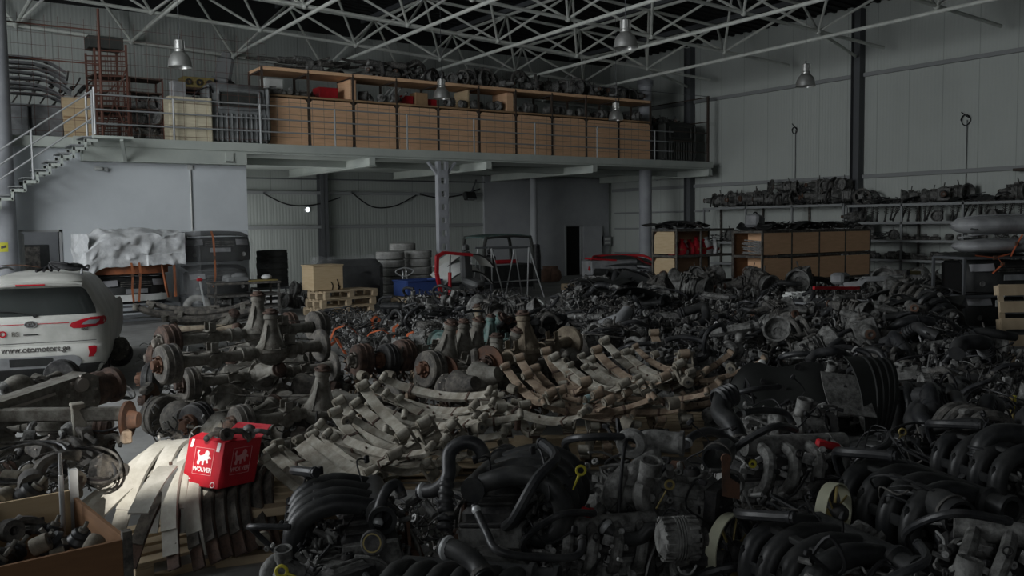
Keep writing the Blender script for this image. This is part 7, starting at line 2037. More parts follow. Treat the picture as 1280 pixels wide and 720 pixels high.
# by hand: the near engines (pixel of the top, depth, turn about z, scale, label). Local -y is the intake side.
def heading(v):
    """turn that points local -y along the camera-relative direction v = (right, away)"""
    w = Vector((CR.x, CR.y, 0)).normalized()*v[0]+Vector((_F.x, _F.y, 0)).normalized()*v[1]
    return math.atan2(w.y, w.x)+PI/2
near = [
 ('F0', 462, 598, 4.5, (-1, -.22), 1.15, 'black engine with three curved black intake arms left of the brown heap\'s foot'),
 ('F0', 640, 562, 4.7, (1, -.25), 1.2, 'black engine with ribbed intake arms and upright hoses at the bottom middle'),
 ('F1', 590, 692, 3.75, (-.3, -.95), 1.05, 'black engine cut by the bottom edge, its rounded arms lowest in the photo'),
 ('F2', 820, 556, 5.0, (-.5, -.85), 1.22, 'grey engine with round alloy elbow on top and flywheel housing at its right'),
 ('F4', 870, 650, 4.9, (-.6, -.75), 1.0, 'dark engine carrying the large cream fan at the bottom, right of the middle'),
 ('F3', 965, 540, 5.5, (.25, -.95), 1.25, 'engine with alloy intake rail and black flywheel behind the cream fan'),
 ('F0', 1078, 648, 4.1, (-1, -.3), 1.2, 'black engine with broad sweeping intake arms at the bottom right of the big fan'),
 ('F5', 1075, 600, 5.2, (.7, -.7), 1.0, 'dark engine behind the smaller cream fan at right'),
 ('F0', 1165, 578, 4.8, (-1, -.35), 1.25, 'black engine with sweeping arms and open throat near the right edge'),
 ('F0', 1275, 535, 5.3, (-1, -.3), 1.15, 'black engine with high curved hose cut by the right edge'),
 ('F3', 1255, 640, 4.2, (-.4, -.9), 1.15, 'dark engine in the bottom right corner'),
 ('F2', 1110, 690, 3.7, (.6, -.8), 1.05, 'grey-topped engine cut by the bottom edge near the right corner'),
 ('F3', 735, 640, 4.6, (.2, -1), 1.0, 'dark engine half in shadow between the hose-topped and elbow-topped engines'),
 ('F2', 985, 492, 6.9, (-.2, -1), 1.2, 'alloy-topped engine in front of the black wheel arch liners'),
 ('F1', 1160, 470, 7.7, (-.3, -.95), 1.15, 'engine with ribbed arms and yellow rod right of the wheel arch liners'),
 ('F2', 1235, 478, 7.4, (.3, -.95), 1.15, 'engine right of the liners near the yellow glove-like piece'),
 ('F0', 1090, 540, 6.2, (.5, -.8), 1.1, 'dark engine in shadow below the wheel arch liners'),
 ('F2', 410, 668, 4.2, (-.7, -.7), .85, 'grimy small engine at the bottom left of the black-armed engine'),
 ('F3', 1210, 590, 5.6, (.4, -.9), 1.05, 'dark engine behind the sweeping-armed engine at right'),
]
NEARP = []
HTOP = {'F0': .78, 'F1': .78, 'F2': .72, 'F3': .72, 'F4': .70, 'F5': .78}
for k, x, y, d, hv, s, lb in near:
    top = at_d(x, y, d); z0 = top.z-HTOP[k]*s
    o = place(k, ENG[k], TR((top.x, top.y, max(.0, z0)), (RR.uniform(-.08, .08), RR.uniform(-.06, .06), heading(hv)), s), lb)
    NEARP.append((top.x, top.y, z0))
# pallets and lower engines the near ones rest on, where the gaps show them
ob = []
for i, (x, y, z) in enumerate(NEARP):
    if z > .08:
        o = place('pallet', None, TR((x, y, 0), (0, 0, RR.uniform(-.6, .1))), None); o.scale = (.85, .9, max(.5, z/.144)); ob.append(o)
order_labels(ob, lambda n, o: 'dark wooden pallet under the near engines, %s from left' % n, 'pallets under the near engines')

def inside(p, poly):
    x, y = p; c = False
    for (x0, y0), (x1, y1) in zip(poly, poly[1:]+poly[:1]):
        if (y0 > y) != (y1 > y) and x < (x1-x0)*(y-y0)/(y1-y0)+x0: c = not c
    return c
MID = [(500, 378), (520, 366), (600, 362), (660, 368), (690, 384), (720, 380), (780, 382), (830, 370), (900, 372), (960, 378), (1080, 374), (1150, 378), (1195, 400), (1235, 432), (1285, 440), (1300, 520), (1240, 500), (1130, 470), (1120, 452), (945, 446), (905, 428), (830, 430), (760, 432), (735, 418), (725, 402), (640, 404), (560, 410), (505, 400)]
RE = random.Random(77)
rows = []
d = 7.4
while d < 21:
    row = []
    off = RE.uniform(0, .5)
    w = .62+.012*d
    x = -14.0+off
    while x < 16:
        p = CAM+Vector((_F.x, _F.y, 0)).normalized()*d+Vector((CR.x, CR.y, 0)).normalized()*(x+RE.uniform(-.12, .12))
        q_ = px((p.x, p.y, .9))
        if inside((q_[0], q_[1]), MID): row.append(p)
        x += w
    if row: rows.append(row)
    d += .78
eng_rows = 0; NE = 0
for ri, row in enumerate(rows):
    os_ = []; feats = {}
    for p in row:
        k = RE.choice(['E0', 'E1', 'E2', 'E3', 'E5', 'E7', 'E5', 'E7', 'E2', 'E1'])
        tilt = RE.uniform(-.45, .45); s = RE.uniform(.98, 1.16); raise_ = RE.choice([0, .05, .1, .16, .24]) 
        o = place(k, ENG[k], TR((p.x, p.y, raise_), (tilt, RE.uniform(-.2, .2), RE.choice([heading((RE.uniform(-.8, .8), -1)), RE.random()*6.28])), s))
        os_.append(o); feats[id(o)] = FEAT[k]; NE += 1
    order_labels(os_, lambda n, o: '%s dusty engine, %s from left in the %s row behind the near engines' % (feats[id(o)], n, nth(ri+1)), 'engines heaped in rows')
print('mid engines', NE, 'rows', len(rows))
# second layer that makes the heap's bumpy outline: gearboxes, hose bunches, manifolds
def make_manifold(seed):
    RQ = random.Random(seed); t = thing('intake_pipe', 'pipe', 'intake manifold')
    q = MB()
    for k in range(4):
        x = -.18+.12*k; q.tube([(x, -.12, .03), (x, -.1, .15), (x, .0, .22), (x, .12, .18), (x, .18, .06)], .033, 8, 4)
    q.tube([(-.25, .18, .06), (.25, .18, .06)], .05, 10); q.box((0, -.12, .02), (.5, .08, .02), b=.005)
    q.build('runners', RQ.choice(['cast_alloy', 'engine_plastic', 'engine_iron']), t)
    q = MB(); q.cyl((.25, .18, .06), (.34, .18, .08), .05, n=14, inner=.038); q.box((.1, -.05, .25), (.06, .04, .03), b=.006); q.build('throttle_body', 'cast_alloy', t)
    return t
def make_bigpipe(seed):
    RQ = random.Random(seed); t = thing('air_hose', 'hose', 'hose')
    pts = [(-.28, 0, .06), (-.12, RQ.uniform(-.1, .1), .16), (.05, RQ.uniform(-.1, .1), .2), (.2, 0, .12), (.3, RQ.uniform(-.1, .1), .04)]
    q = MB(); q.tube(pts, RQ.choice([.035, .045, .055]), 10, 5); q.build('hose', RQ.choice(['rubber_hose', 'engine_plastic']), t)
    q = MB()
    for i in range(5): q.lathe([(.05, 0), (.062, .006), (.05, .012)], Vector(pts[1])+(Vector(pts[2])-Vector(pts[1]))*(i*.2), Vector(pts[2])-Vector(pts[1]), 12, True)
    q.build('bellows', 'rubber_hose', t)
    return t
MK = {'man': make_manifold, 'big': make_bigpipe, 'tang': lambda sd: make_tangle(sd, 8, .30, .25, .18), 'gbx': make_gearbox, 'altx': make_alternator, 'knu': make_knuckle, 'trim': make_trim}
def scatter(poly, n, z, label, group, kinds, s=(1.0, 1.4), dz=.1, keep=None):
    xs_, ys_ = [p[0] for p in poly], [p[1] for p in poly]; out = []; tries = 0
    while len(out) < n and tries < n*60:
        tries += 1
        x = RE.uniform(min(xs_), max(xs_)); y = RE.uniform(min(ys_), max(ys_))
        if not inside((x, y), poly): continue
        k = RE.choice(kinds); j = RE.randrange(3); key = '%s_%d' % (k, j)
        p = on_z(x, y, z+RE.uniform(-dz, dz)); 
        out.append(place(key, (lambda kk=k, jj=j: MK[kk](jj*7+5)), TR(p-Vector((0, 0, .1)), (RE.uniform(-.5, .5), RE.uniform(-.5, .5), RE.random()*6.28), RE.uniform(*s))))
    order_labels(out, label, group); return out
lab = lambda where: (lambda n, o: 'dusty %s %s, %s from left' % (o['category'], where, n))
scatter(MID, 70, .84, lab('lying on top of the engine heap'), 'parts on top of the engine heap', ['man', 'big', 'tang', 'gbx', 'gbx', 'altx', 'knu', 'altx', 'knu'], s=(.75, 1.05))
HEAP = [(700, 370), (722, 356), (742, 342), (765, 338), (800, 342), (830, 352), (845, 366), (790, 376)]
scatter(HEAP, 46, .8, lab('in the dark heap before the round column'), 'parts in the heap by the column', ['tang', 'knu', 'big', 'trim', 'altx'], s=(1.0, 1.5), dz=.2)
scatter([(690, 372), (730, 350), (820, 356), (845, 368), (800, 380), (700, 382)], 34, .5, lab('low in the heap before the round column'), 'low parts in the heap by the column', ['tang', 'gbx', 'big', 'knu', 'altx'], s=(.9, 1.3), dz=.2)
scatter([(840, 352), (950, 356), (1080, 352), (1110, 372), (830, 374)], 36, .55, lab('on the floor below the wooden shelving'), 'parts below the shelving', ['tang', 'gbx', 'big', 'altx', 'man'], s=(1.1, 1.6), dz=.25)
scatter([(1090, 350), (1190, 356), (1200, 400), (1100, 372)], 22, .75, lab('in the dark heap before the right wall rack'), 'parts before the right wall rack', ['tang', 'gbx', 'man', 'trim'], s=(1.1, 1.6), dz=.2)
scatter([(1130, 400), (1210, 402), (1232, 425), (1235, 450), (1120, 440)], 14, .92, lab('in the brown hose heap left of the upright pallet'), 'hose bunches by the upright pallet', ['tang', 'tang', 'big'], s=(1.0, 1.4))
scatter([(400, 388), (500, 384), (520, 410), (470, 436), (420, 432)], 18, .45, lab('in the cable heap left of the engines'), 'cable heap right of the axles', ['tang', 'tang', 'altx', 'knu'], s=(.9, 1.4), dz=.12)
scatter([(1130, 500), (1280, 520), (1280, 580), (1130, 560)], 14, .85, lab('in the shadow below the liners at right'), 'shadowed parts at the right', ['man', 'big', 'tang'], s=(.9, 1.2))
scatter([(740, 600), (900, 590), (1060, 600), (1280, 600), (1280, 718), (740, 718)], 12, .78, lab('wedged between the near engines at bottom right'), 'loose parts between the near engines', ['knu', 'tang', 'altx', 'tang'], s=(.7, .9), dz=.15)
scatter([(400, 640), (560, 600), (700, 600), (740, 718), (400, 718)], 6, .70, lab('wedged between the near engines at bottom middle'), 'loose parts at the bottom middle', ['tang', 'knu', 'tang'], s=(.6, .9), dz=.15)
for i, (x, y, z, r) in enumerate(((432, 412, .55, .3), (470, 400, .6, 1.0), (478, 418, .55, -.4), (500, 410, .6, .8), (420, 428, .5, 1.6), (525, 418, .6, .2))):
    t = thing('lashing_strap', 'orange strap tangled in the cable heap, %s from left' % nth(i+1), 'strap', on_z(x, y, z), r, 'orange straps in the cable heap')
    q = MB(); q.strap([(-.35, 0, -.15), (-.2, .05, .02), (0, 0, .08), (.12, -.05, .0), (.3, .02, -.12)], .05, .006, (.1, 1, .3)); q.build('webbing', 'orange_strap', t)
    q = MB(); q.box((0, 0, .09), (.08, .06, .03), b=.005); q.build('buckle', 'dark_rust', t)

# ---------------------------------------------------------------- small scrap nobody could count
def scrap(label, poly, n, z0, z1, s=(.03, .12), ms=(('engine_iron', 'dark small scrap '), ('bright_alloy', 'grey small scrap '), ('engine_black', 'black hose scrap '))):
    for m, name in ms:
        q = MB(); k = 0
        X_, Y_ = [p[0] for p in poly], [p[1] for p in poly]
        while k < n:
            x, y = RE.uniform(min(X_), max(X_)), RE.uniform(min(Y_), max(Y_))
            if not inside((x, y), poly): continue
            k += 1; p = on_z(x, y, RE.uniform(z0, z1)); a = RE.uniform(*s); E_ = Euler((RE.random()*6, RE.random()*6, 0)).to_matrix(); j = RE.randrange(4); dv = E_ @ Vector((1, 0, 0)); dw = E_ @ Vector((0, 1, 0))
            if m == 'engine_black' or j == 0: q.tube([p-dv*a, p+dw*a*.5, p+dv*a, p+dv*a*1.2-dw*a*.6], a*.10, 5, 2)
            elif j == 1: q.box(p, (a, a*RE.uniform(.3, .8), a*RE.uniform(.1, .5)), E_, a*.06)
            elif j == 2: q.cyl(p, p+dv*a*.8, a*RE.uniform(.15, .4), n=8)
            else: q.lathe([(a*.2, 0), (a*.38, 0), (a*.38, a*.2), (a*.2, a*.2)], p, dv, 9, True)
        o = q.build('scrap_heap', m, None, kind='stuff'); o['label'] = name+label; o['category'] = 'scrap'
scrap('strewn between and over the engines of the middle heap', MID, 1500, .45, .86)
scrap('in the cable heap between axles and engines', [(405, 392), (500, 386), (525, 410), (480, 440), (425, 436)], 420, .15, .50, (.03, .10))
scrap('in the heap before the round column', [(700, 376), (728, 352), (760, 340), (830, 352), (850, 370), (790, 384)], 520, .25, .8, (.05, .16))
scrap('between the axles of the left middle heap', [(170, 430), (400, 410), (450, 480), (420, 540), (200, 560)], 330, .1, .5, (.03, .10))
scrap('below the wooden shelving at the right', [(835, 356), (1090, 354), (1195, 380), (1100, 384), (840, 380)], 420, .2, .75, (.05, .15))
scrap('under the drums and the grey leaf springs', [(430, 450), (560, 440), (660, 440), (720, 470), (700, 505), (560, 560), (430, 560)], 330, .15, .52, (.05, .14), (('axle_dark', 'dusty small scrap '), ('dark_rust', 'rusty small scrap '), ('spring_brown', 'brown small scrap ')))
scrap('behind the wooden bin at bottom left', [(0, 565), (110, 545), (135, 600), (0, 640)], 160, .35, .62, (.02, .07))
scrap('between the near engines', [(420, 660), (560, 620), (740, 590), (1280, 590), (1280, 718), (420, 718)], 420, .25, .72, (.02, .07))

# ---------------------------------------------------------------- single pieces that stand out
# black wheel-arch liners and undertray
L0 = on_z(1030, 505, .85)
def W3(a, b, c): return er*a+ef*b+Vector((0, 0, c))
lt = thing('undertray', 'large black plastic undertray standing on edge behind the alloy-topped engine', 'undertray', L0)
def tray(u, v):
    h = .34*(1-.55*max(0, .28-u)**2/.08) if u < .28 else .36-.05*(u-.28)
    return W3(-.70+.78*u, .25-.45*(1-v)**2*.55, -.06+h*v+.03*math.sin(u*9)*v)
q = MB(); q.sheet(tray, 18, 8, .012); q.build('shell', 'liner_plastic', lt)
q = MB()
for a, b in ((.72, .93), (.35, .6), (.55, .5), (.2, .45)): 
    p = Vector(tray(a, b)); q.cyl(p-ef*.006, p-ef*.02, .025, n=12)
q.build('plugs', 'engine_black', lt)
lg = thing('heat_shield', 'grey sheet panel beside the black undertray, before the ribbed liner', 'panel', L0)
q = MB(); q.sheet(lambda u, v: W3(.02+.36*u, .14-.25*(1-v)**1.5, -.04+.28*v-.05*u), 8, 8, .008); q.build('panel', 'cast_alloy', lg)
q = MB(); q.cyl(W3(.2, .11, .12), W3(.2, .085, .12), .014, n=10); q.build('hole_ring', 'engine_black', lg)
lr = thing('wheel_arch_liner', 'black ribbed wheel arch liner curving up at the right of the undertray', 'wheel arch liner', L0)
def liner(u, v): 
    a = -.25+1.75*v; r = .46-.03*u
    return W3(.30+.42*u*(.55+.45*math.sin(a)), .45-.62*math.cos(a)*.85+.1*u, -.24+r*math.sin(a)*1.22)
q = MB(); q.sheet(liner, 12, 16, .012); q.build('shell', 'liner_plastic', lr)
for uu in (.45, .62, .78, .92):
    q = MB(); q.tube([Vector(liner(uu, k/12))-ef*.01-er*.01 for k in range(13)], .011, 6, 2); q.build('rib', 'black_plastic', lr)
# big corrugated air duct and hoses by pixel path
def duct(name, label, cat, path, r, m, bell=0, parts=()):
    P = [at_d(x, y, d) for x, y, d in path]; o_ = P[0]; t = thing(name, label, cat, o_)
    Q = [p-o_ for p in P]; q = MB(); q.tube(Q, r, 12, 6); q.build('hose', m, t)
    q = MB()
    dd = (Q[1]-Q[0]).normalized()
    for i in range(max(1, bell)): q.lathe([(r*.95, 0), (r*1.22, .012), (r*1.22, .02), (r*.95, .032)], Q[0]+dd*(.01+.04*i), dd, 16, True)
    q.build('bellows' if bell > 1 else 'clamp', 'rubber_hose' if bell > 1 else 'galvanised', t)
    q = MB(); de = (Q[-1]-Q[-2]).normalized(); q.lathe([(r*.98, 0), (r*1.1, 0), (r*1.1, .02), (r*.98, .02)], Q[-1]-de*.03, de, 14, True); q.build('end_clamp', 'engine_iron', t)
    return t
duct('air_duct', 'thick black air duct with bellows rising above the engines right of the brown heap', 'hose', [(917, 492, 6.3), (905, 497, 6.25), (901, 516, 6.15), (916, 532, 6.0), (924, 555, 5.9)], .068, 'engine_plastic', 4)
duct('coolant_hose', 'black hose arching from the elbow-topped engine to the thick air duct', 'hose', [(857, 556, 5.3), (868, 544, 5.4), (890, 539, 5.5), (912, 550, 5.7), (925, 556, 5.8)], .026, 'rubber_hose')
duct('coolant_hose', 'straight black hose running right from the thick air duct', 'hose', [(924, 518, 6.2), (950, 513, 6.3), (980, 516, 6.4), (992, 532, 6.4)], .024, 'rubber_hose')
duct('coolant_hose', 'black U-shaped hose rising on the left of the bottom middle engine', 'hose', [(524, 614, 4.6), (545, 612, 4.55), (560, 596, 4.55), (562, 566, 4.6), (580, 553, 4.6), (598, 558, 4.6), (606, 575, 4.6)], .036, 'rubber_hose')
duct('coolant_hose', 'vertical ribbed hose below the U-shaped hose at the bottom middle', 'hose', [(558, 600, 4.4), (557, 625, 4.35), (562, 650, 4.3)], .032, 'engine_plastic', 6)
duct('coolant_hose', 'long thin hose running down the bottom middle engine to the right', 'hose', [(593, 632, 4.1), (608, 665, 4.0), (625, 690, 3.9), (680, 697, 3.95), (722, 694, 4.0), (728, 672, 4.1)], .018, 'rubber_hose')
duct('coolant_hose', 'tall arched black hose above the left black-armed engine', 'hose', [(470, 660, 4.2), (474, 635, 4.25), (484, 612, 4.3), (496, 606, 4.35), (503, 622, 4.35)], .026, 'rubber_hose')
duct('coolant_hose', 'curved black hose cut by the bottom edge at the middle', 'hose', [(553, 683, 3.7), (575, 690, 3.65), (595, 705, 3.6), (605, 722, 3.55)], .042, 'engine_plastic')
duct('coolant_hose', 'thick hose running across in front of the elbow-topped engine', 'hose', [(752, 655, 4.5), (775, 672, 4.45), (800, 672, 4.4), (815, 660, 4.4), (840, 668, 4.4)], .034, 'engine_plastic')
duct('wire_harness', 'thin black cable looping up over the elbow-topped engine', 'cable', [(772, 665, 4.6), (776, 600, 4.7), (783, 552, 4.8), (800, 540, 4.9), (835, 538, 5.0)], .010, 'wire_black')
duct('coolant_hose', 'black belt-like hose hanging over the open-throated engine at the right', 'hose', [(1133, 600, 4.7), (1145, 620, 4.6), (1160, 650, 4.5), (1180, 680, 4.4), (1200, 722, 4.3)], .030, 'rubber_hose')
duct('air_duct', 'curved black duct at the right edge above the open-throated engine', 'hose', [(1226, 575, 5.2), (1228, 556, 5.2), (1248, 543, 5.2), (1290, 545, 5.2)], .062, 'engine_plastic', 2)
duct('coolant_hose', 'long grey hose lying before the rusty engine block behind the springs', 'hose', [(740, 414, 13.0), (758, 405, 13.0), (775, 398, 13.0), (785, 388, 13.2)], .09, 'grey_plastic', 3)
duct('coolant_hose', 'silver ribbed hose crossing the black engines behind the springs', 'hose', [(735, 410, 12.6), (760, 412, 12.5), (778, 405, 12.4)], .05, 'cast_alloy', 6)
duct('air_duct', 'dark wide hose lying on the engines left of the big undertray', 'hose', [(848, 392, 13.5), (862, 388, 13.5), (880, 384, 13.5), (882, 400, 13.3), (870, 408, 13.2)], .07, 'engine_plastic', 2)
# open round air boxes
for i, (x, y, d, r, lb) in enumerate(((893, 575, 4.9, .075, 'black open air pipe mouth before the thick air duct'), (1201, 648, 4.3, .085, 'black open throttle mouth on the sweeping-armed engine at right'))):
    t = thing('air_pipe', lb, 'pipe', at_d(x, y, d))
    q = MB(); dv = (-er*.5*(1 if i == 0 else -.3)-ef*.85+Vector((0, 0, -.1))).normalized(); q.lathe([(r*.82, .0), (r, 0), (r*1.02, -.03), (r*.95, -.16), (r*.8, -.2), (r*.7, -.16)], (0, 0, 0), dv, 22, True); q.build('pipe', 'engine_plastic', t)
    q = MB(); q.lathe([(r*.98, -.05), (r*1.1, -.05), (r*1.1, -.065), (r*.98, -.065)], (0, 0, 0), dv, 22, True); q.build('clamp', 'engine_iron', t)
# the two cream fans
for x, y, d, r, lb in ((914, 690, 4.6, .19, 'large cream-rimmed cooling fan at the bottom, right of the middle'), (1042, 640, 4.75, .15, 'smaller cream-rimmed cooling fan half hidden behind the sweeping-armed engine')):
    ax = (er*.70-ef*.70+Vector((0, 0, .05))).normalized(); t = thing('cooling_fan', lb, 'cooling fan', at_d(x, y, d)); R3 = frame_z(ax)
    q = MB(); q.lathe([(r*.975, -.03), (r*1.02, -.03), (r*1.02, .03), (r*.975, .03)], (0, 0, 0), ax, 44, True); q.build('rim', 'fan_cream', t)
    for k in range(7):
        a = 2*PI*k/7+.3; q = MB(); q.box(R3 @ Vector((r*.62*math.cos(a), r*.62*math.sin(a), 0)), (r*.75, .05, .008), R3 @ Matrix.Rotation(a, 3, 'Z') @ Matrix.Rotation(.6, 3, 'X'), .002); q.build('blade', 'fan_blade', t)
    q = MB(); q.lathe([(0, -.05), (r*.26, -.05), (r*.33, -.03), (r*.33, .04), (r*.2, .07), (0, .075)], (0, 0, 0), ax, 20); q.cyl(-ax*.05, -ax*.2, .03); q.build('hub', 'engine_black', t)
# alloy elbow with turbo snail
t = thing('turbocharger', 'alloy turbocharger elbow with open mouth on top of the grey engine right of the middle', 'turbocharger', at_d(815, 552, 4.85))
q = MB(); q.lathe([(.03, 0), (.065, 0), (.08, .02), (.085, .04), (.075, .06), (.04, .07), (.03, .06)], -er*.10, (-er*.35-ef*.9), 20, True); q.build('snail', 'cast_alloy', t)
q = MB(); q.tube([-er*.06+ef*.03, er*.0+Vector((0, 0, .01)), er*.09-ef*.02, er*.15-ef*.05], [.04, .058, .06, .062], 14, 5); q.lathe([(.052, 0), (.068, 0), (.068, .02), (.052, .02)], er*.14-ef*.05, er-ef*.3, 18, True); q.build('elbow', 'cast_alloy', t)
q = MB(); q.tube([Vector((0, 0, -.02)), er*-.02-ef*.06+Vector((0, 0, -.08)), er*-.10-ef*.07+Vector((0, 0, -.16)), er*-.14-ef*.03+Vector((0, 0, -.33))], [.045, .055, .06, .058], 12, 5); q.build('down_pipe', 'cast_alloy', t)
# yellow dipsticks and other small coloured things
for i, (x0, y0, x1, y1, d, lb) in enumerate(((726, 588, 716, 612, 4.4, 'yellow ring-ended dipstick right of the bottom middle engine'), (837, 606, 820, 636, 4.6, 'brass-yellow dipstick on the grey elbow-topped engine'), (1128, 540, 1122, 552, 5.9, 'small yellow dipstick below the wheel arch liner'), (352, 714, 372, 722, 3.6, 'yellow piece at the bottom edge left of the black-armed engine'))):
    A, B = at_d(x0, y0, d), at_d(x1, y1, d); t = thing('dipstick', lb, 'dipstick', A)
    q = MB(); v = (B-A); q.cyl(v*.25, v, .007 if i != 1 else .004, .004); YM_ = 'yellow_plastic' if i in (0, 3) else 'fan_blade'; q.build('stick', YM_, t)
    q = MB(); q.tube([er*.022*math.cos(a)*1.0+Vector((0, 0, .022*math.sin(a))) for a in [2*PI*j/12 for j in range(12)]], .007, 7, 1, closed=True); q.build('ring', YM_, t)
t = thing('yellow_glove', 'yellow forked plastic piece hanging at the right edge beside the engines', 'plastic piece', at_d(1266, 498, 7.0))
q = MB(); q.tube([Vector((-.02, 0, .02)), Vector((-.01, 0, -.05)), Vector((0, 0, -.12)), Vector((-.01, 0, -.22))], .016, 7); q.build('stem', 'fan_blade', t); q = MB(); q.tube([Vector((.03, 0, .02)), Vector((.02, 0, -.05)), Vector((0, 0, -.1))], .014, 7); q.build('prong', 'yellow_plastic', t)
for i, (x, y, d, lb) in enumerate(((1035, 556, 5.3, 'red plastic cover on the engine with the alloy intake rail'), (735, 640, 4.5, 'red connector piece in the shadow right of the yellow dipstick'))):
    t = thing('plastic_cover', lb, 'cover', at_d(x, y, d)); q = MB(); q.box((0, 0, 0), (.14 if i == 0 else .07, .05, .045), Euler((0, .25, -.6)).to_matrix(), .01); q.build('cover', 'red_paint', t); q = MB(); q.cyl((0, 0, .02), (0, 0, .04), .01, n=8); q.build('screw', 'engine_black', t)
for i, (a, b) in enumerate((((1120, 578), (1132, 590)), ((1117, 598), (1130, 596)))):
    A, B = at_d(*a, 5.0), at_d(*b, 5.0); t = thing('red_wire', 'thin red wire on the engines near the right, %s' % ('upper one', 'lower one')[i], 'wire', A); q = MB(); q.tube([Vector((0, 0, 0)), (B-A)*.5+Vector((0, 0, .01)), B-A], .006, 6); q.build('wire', 'red_paint', t); q = MB(); q.ball(B-A, .012, 6, 5); q.build('lug', 'galvanised', t)
t = thing('oil_cap', 'yellow-ringed black oil cap on the left black-armed engine', 'oil cap', at_d(468, 678, 4.0))
q = MB(); ax = (-er*.15-ef*.95+Vector((0, 0, .25))).normalized(); q.lathe([(0, 0), (.055, 0), (.058, .02), (.05, .03), (0, .032)], (0, 0, 0), ax, 22); q.build('cap', 'engine_black', t)
q = MB(); q.lathe([(.036, .034), (.042, .034), (.042, .036), (.036, .036)], (0, 0, 0), ax, 22, True); q.build('ring_mark', 'fan_blade', t)
t = thing('oil_cap', 'small yellow cap on the engine behind the open air pipe mouth', 'oil cap', at_d(941, 579, 5.0))
q = MB(); q.lathe([(.010, 0), (.022, 0), (.022, .025), (.010, .025)], (0, 0, 0), (-er*.3-ef*.9), 16, True); q.build('cap', 'yellow_plastic', t); q = MB(); q.cyl((0, 0, 0), ef*.05, .026, n=12); q.build('neck', 'engine_black', t)
t = thing('alternator', 'grey finned alternator at the bottom edge left of the big cream fan', 'alternator', at_d(845, 682, 4.0)-Vector((0, 0, .1)), .0)
o = place('alt0', None, TR(at_d(848, 700, 4.0), (0, 0, -.5), 1.15), 'grey finned alternator at the bottom edge left of the big cream fan'); bpy.data.objects.remove(t)
t = thing('lifting_bracket', 'rusty lifting bracket with a long eye in front of the black air pipe mouth', 'bracket', at_d(907, 590, 4.6))
q = MB(); fr_ = Matrix((er, Vector((0, 0, 1)), -ef)).transposed(); q.prism([(-.02, -.12), (.07, -.14), (.07, -.06), (.02, -.03), (.02, .06), (-.0, .08), (-.02, .06)], .012, (0, 0, 0), fr_); q.build('plate', 'rust', t); q = MB(); q.lathe([(.010, 0), (.026, 0), (.026, .014), (.010, .014)], Vector((0, 0, .07)), -ef, 14, True); q.build('eye', 'rust', t)
t = thing('white_disc', 'small round white disc standing at the right end of the brown spring heap', 'disc', at_d(952, 454, 8.6))
q = MB(); q.lathe([(0, 0), (.036, 0), (.036, .02), (.028, .026), (0, .026)], (0, 0, 0), -ef, 20); q.build('disc', 'white_paint', t); q = MB(); q.cyl(ef*.05, (0, 0, 0), .02); q.build('stub', 'engine_black', t)
# rear part of the heap: bins, panels, crates
p = on_z(770, 366, .15)
t = thing('tool_bin', 'grey scuffed bin with red label in the dark heap before the round column', 'bin', (p.x, p.y+.3, .45), -.25)
q = MB(); q.box((0, 0, .40), (1.55, .7, .62), b=.03, taper=1.03); q.build('body', 'grey_plastic', t)
q = MB(); q.box((-.4, -.365, .33), (.40, .012, .22), b=.004); q.build('red_label', 'red_paint', t)
q = MB(); q.box((-.35, -.1, .74), (.85, .5, .05), Matrix.Rotation(.08, 3, 'Y')); q.build('red_rim', 'red_paint', t)
p = at_d(783, 327, 28)
t = thing('windscreen_panel', 'dark car windscreen and bonnet piece lying beyond the heap by the round column', 'panel', p, -.4)
q = MB(); q.sheet(lambda u, v: ((u-.5)*2.4*(1-.2*v), v*.9, .25*v+.12*(1-(2*u-1)**2)-.2), 12, 5, .03); q.build('glass', 'car_glass', t)
q = MB(); q.tube([(-1.2, -.02, -.22), (-.9, .6, .1), (-.6, .95, .15), (.6, .95, .15), (.9, .6, .1), (1.2, -.02, -.22)], .04, 7); q.build('red_edge', 'red_paint', t)
t2 = thing('stillage', 'dark stand under the windscreen piece by the round column', 'stand', (p.x, p.y+.4, 0), -.4); rack_frame(t2, 1.8, .8, max(.3, p.z-.25), 'dark_column')
p = on_z(1031, 388, .75)
t = thing('plastic_crate', 'grey slatted plastic crate with red rim among the engines below the shelving', 'crate', (p.x, p.y, .45), -.2)
q = MB()
for z in (.05, .15, .25, .35, .45):
    for s in (-1, 1): q.box((0, s*.4, z), (1.2, .02, .05)); q.box((s*.6, 0, z), (.02, .8, .05))
for x in (-.58, -.3, 0, .3, .58):
    for s in (-1, 1): q.box((x, s*.405, .25), (.04, .02, .5))
q.box((0, 0, .02), (1.2, .8, .04)); q.build('slats', 'grey_plastic', t)
q = MB(); q.bar((-.62, -.42, .74), (.35, -.42, .70), .05, .05); q.build('red_rim', 'red_paint', t)
p2 = Vector((p.x, p.y, 0)); o = place('pallet', None, TR(p2, (0, 0, -.2)), 'pallet under the grey slatted crate below the shelving'); o.scale = (1.1, 1.1, 3.1)
t = thing('cylinder_head', 'pale alloy cylinder head lying on the engines left of the slatted crate', 'cylinder head', at_d(997, 376, 16.8), -.3)
q = MB(); q.box((0, 0, .05), (.50, .24, .14), b=.01)
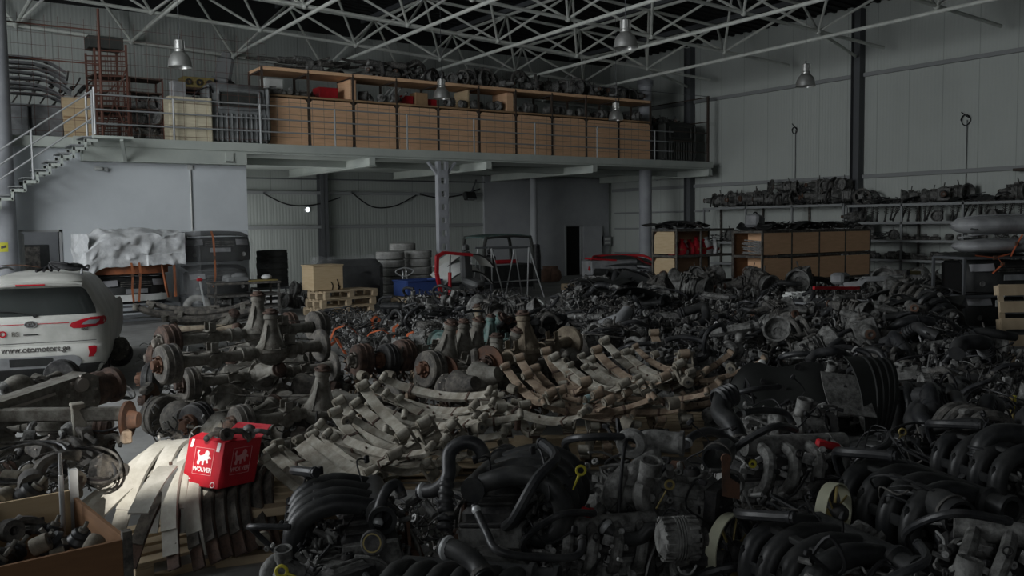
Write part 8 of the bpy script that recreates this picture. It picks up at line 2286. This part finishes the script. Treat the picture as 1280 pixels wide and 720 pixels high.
for x in (-.18, -.06, .06, .18): q.cyl((x, -.1, .05), (x, -.15, .05), .045, n=12); q.box((x, 0, .14), (.05, .2, .05), b=.005)
q.build('casting', 'white_paint', t); q = MB()
for x in (-.18, -.06, .06, .18): q.cyl((x, -.148, .05), (x, -.155, .05), .03, n=12)
q.build('ports', 'engine_black', t)
t = thing('bumper_skin', 'long pale bumper skin lying on the heap right of the slatted crate', 'bumper', at_d(1093, 352, 19.5), -.30)
q = MB(); q.sheet(lambda u, v: ((u-.5)*1.5, -.25*(1-abs(2*u-1)**2.2)+.2*v, .10*math.sin(v*PI)-.12*(1-u)*(u < .2)+.03), 16, 5, .015); q.build('skin', 'panel_grey', t)
q = MB(); q.bar((-.6, -.15, .10), (.6, -.15, .10), .03, .02); q.build('lip', 'white_paint', t)
t = thing('grey_case', 'small grey box lying left of the pale bumper skin', 'box', at_d(1050, 348, 19.5), .2)
q = MB(); q.box((0, 0, 0), (.38, .3, .24), b=.05); q.build('body', 'grey_plastic', t); q = MB(); q.box((0, -.15, .02), (.2, .02, .06)); q.build('latch', 'black_plastic', t)
for i, (x, y) in enumerate(((1141, 340), (1148, 366), (1158, 378))):
    t = thing('yellow_jack', 'dull yellow metal piece in the dark below the right wall rack, %s from top' % nth(i+1), 'metal piece', at_d(x, y, 20), .3*i, 'yellow pieces by the wall rack')
    q = MB(); q.bar((-.25, 0, 0), (.25, 0, .05*i-.03), .08, .09, b=.01); q.build('arm', 'fan_blade', t); q = MB(); q.cyl((-.25, -.05, 0), (-.25, .05, 0), .07, n=12); q.build('pivot', 'engine_black', t)
t = thing('white_tube', 'looped white tube standing on the engines at the edge of the open floor', 'tube', at_d(672, 384, 17.0))
q = MB(); q.tube([er*-.14+Vector((0, 0, -.12)), er*-.10+Vector((0, 0, .08)), Vector((0, 0, .14)), er*.10+Vector((0, 0, .06)), er*.06+Vector((0, 0, -.10))], .018, 7); q.build('tube', 'white_paint', t); q = MB(); q.cyl(er*.06+Vector((0, 0, -.12)), er*.06+Vector((0, 0, -.06)), .026); q.build('nut', 'galvanised', t)
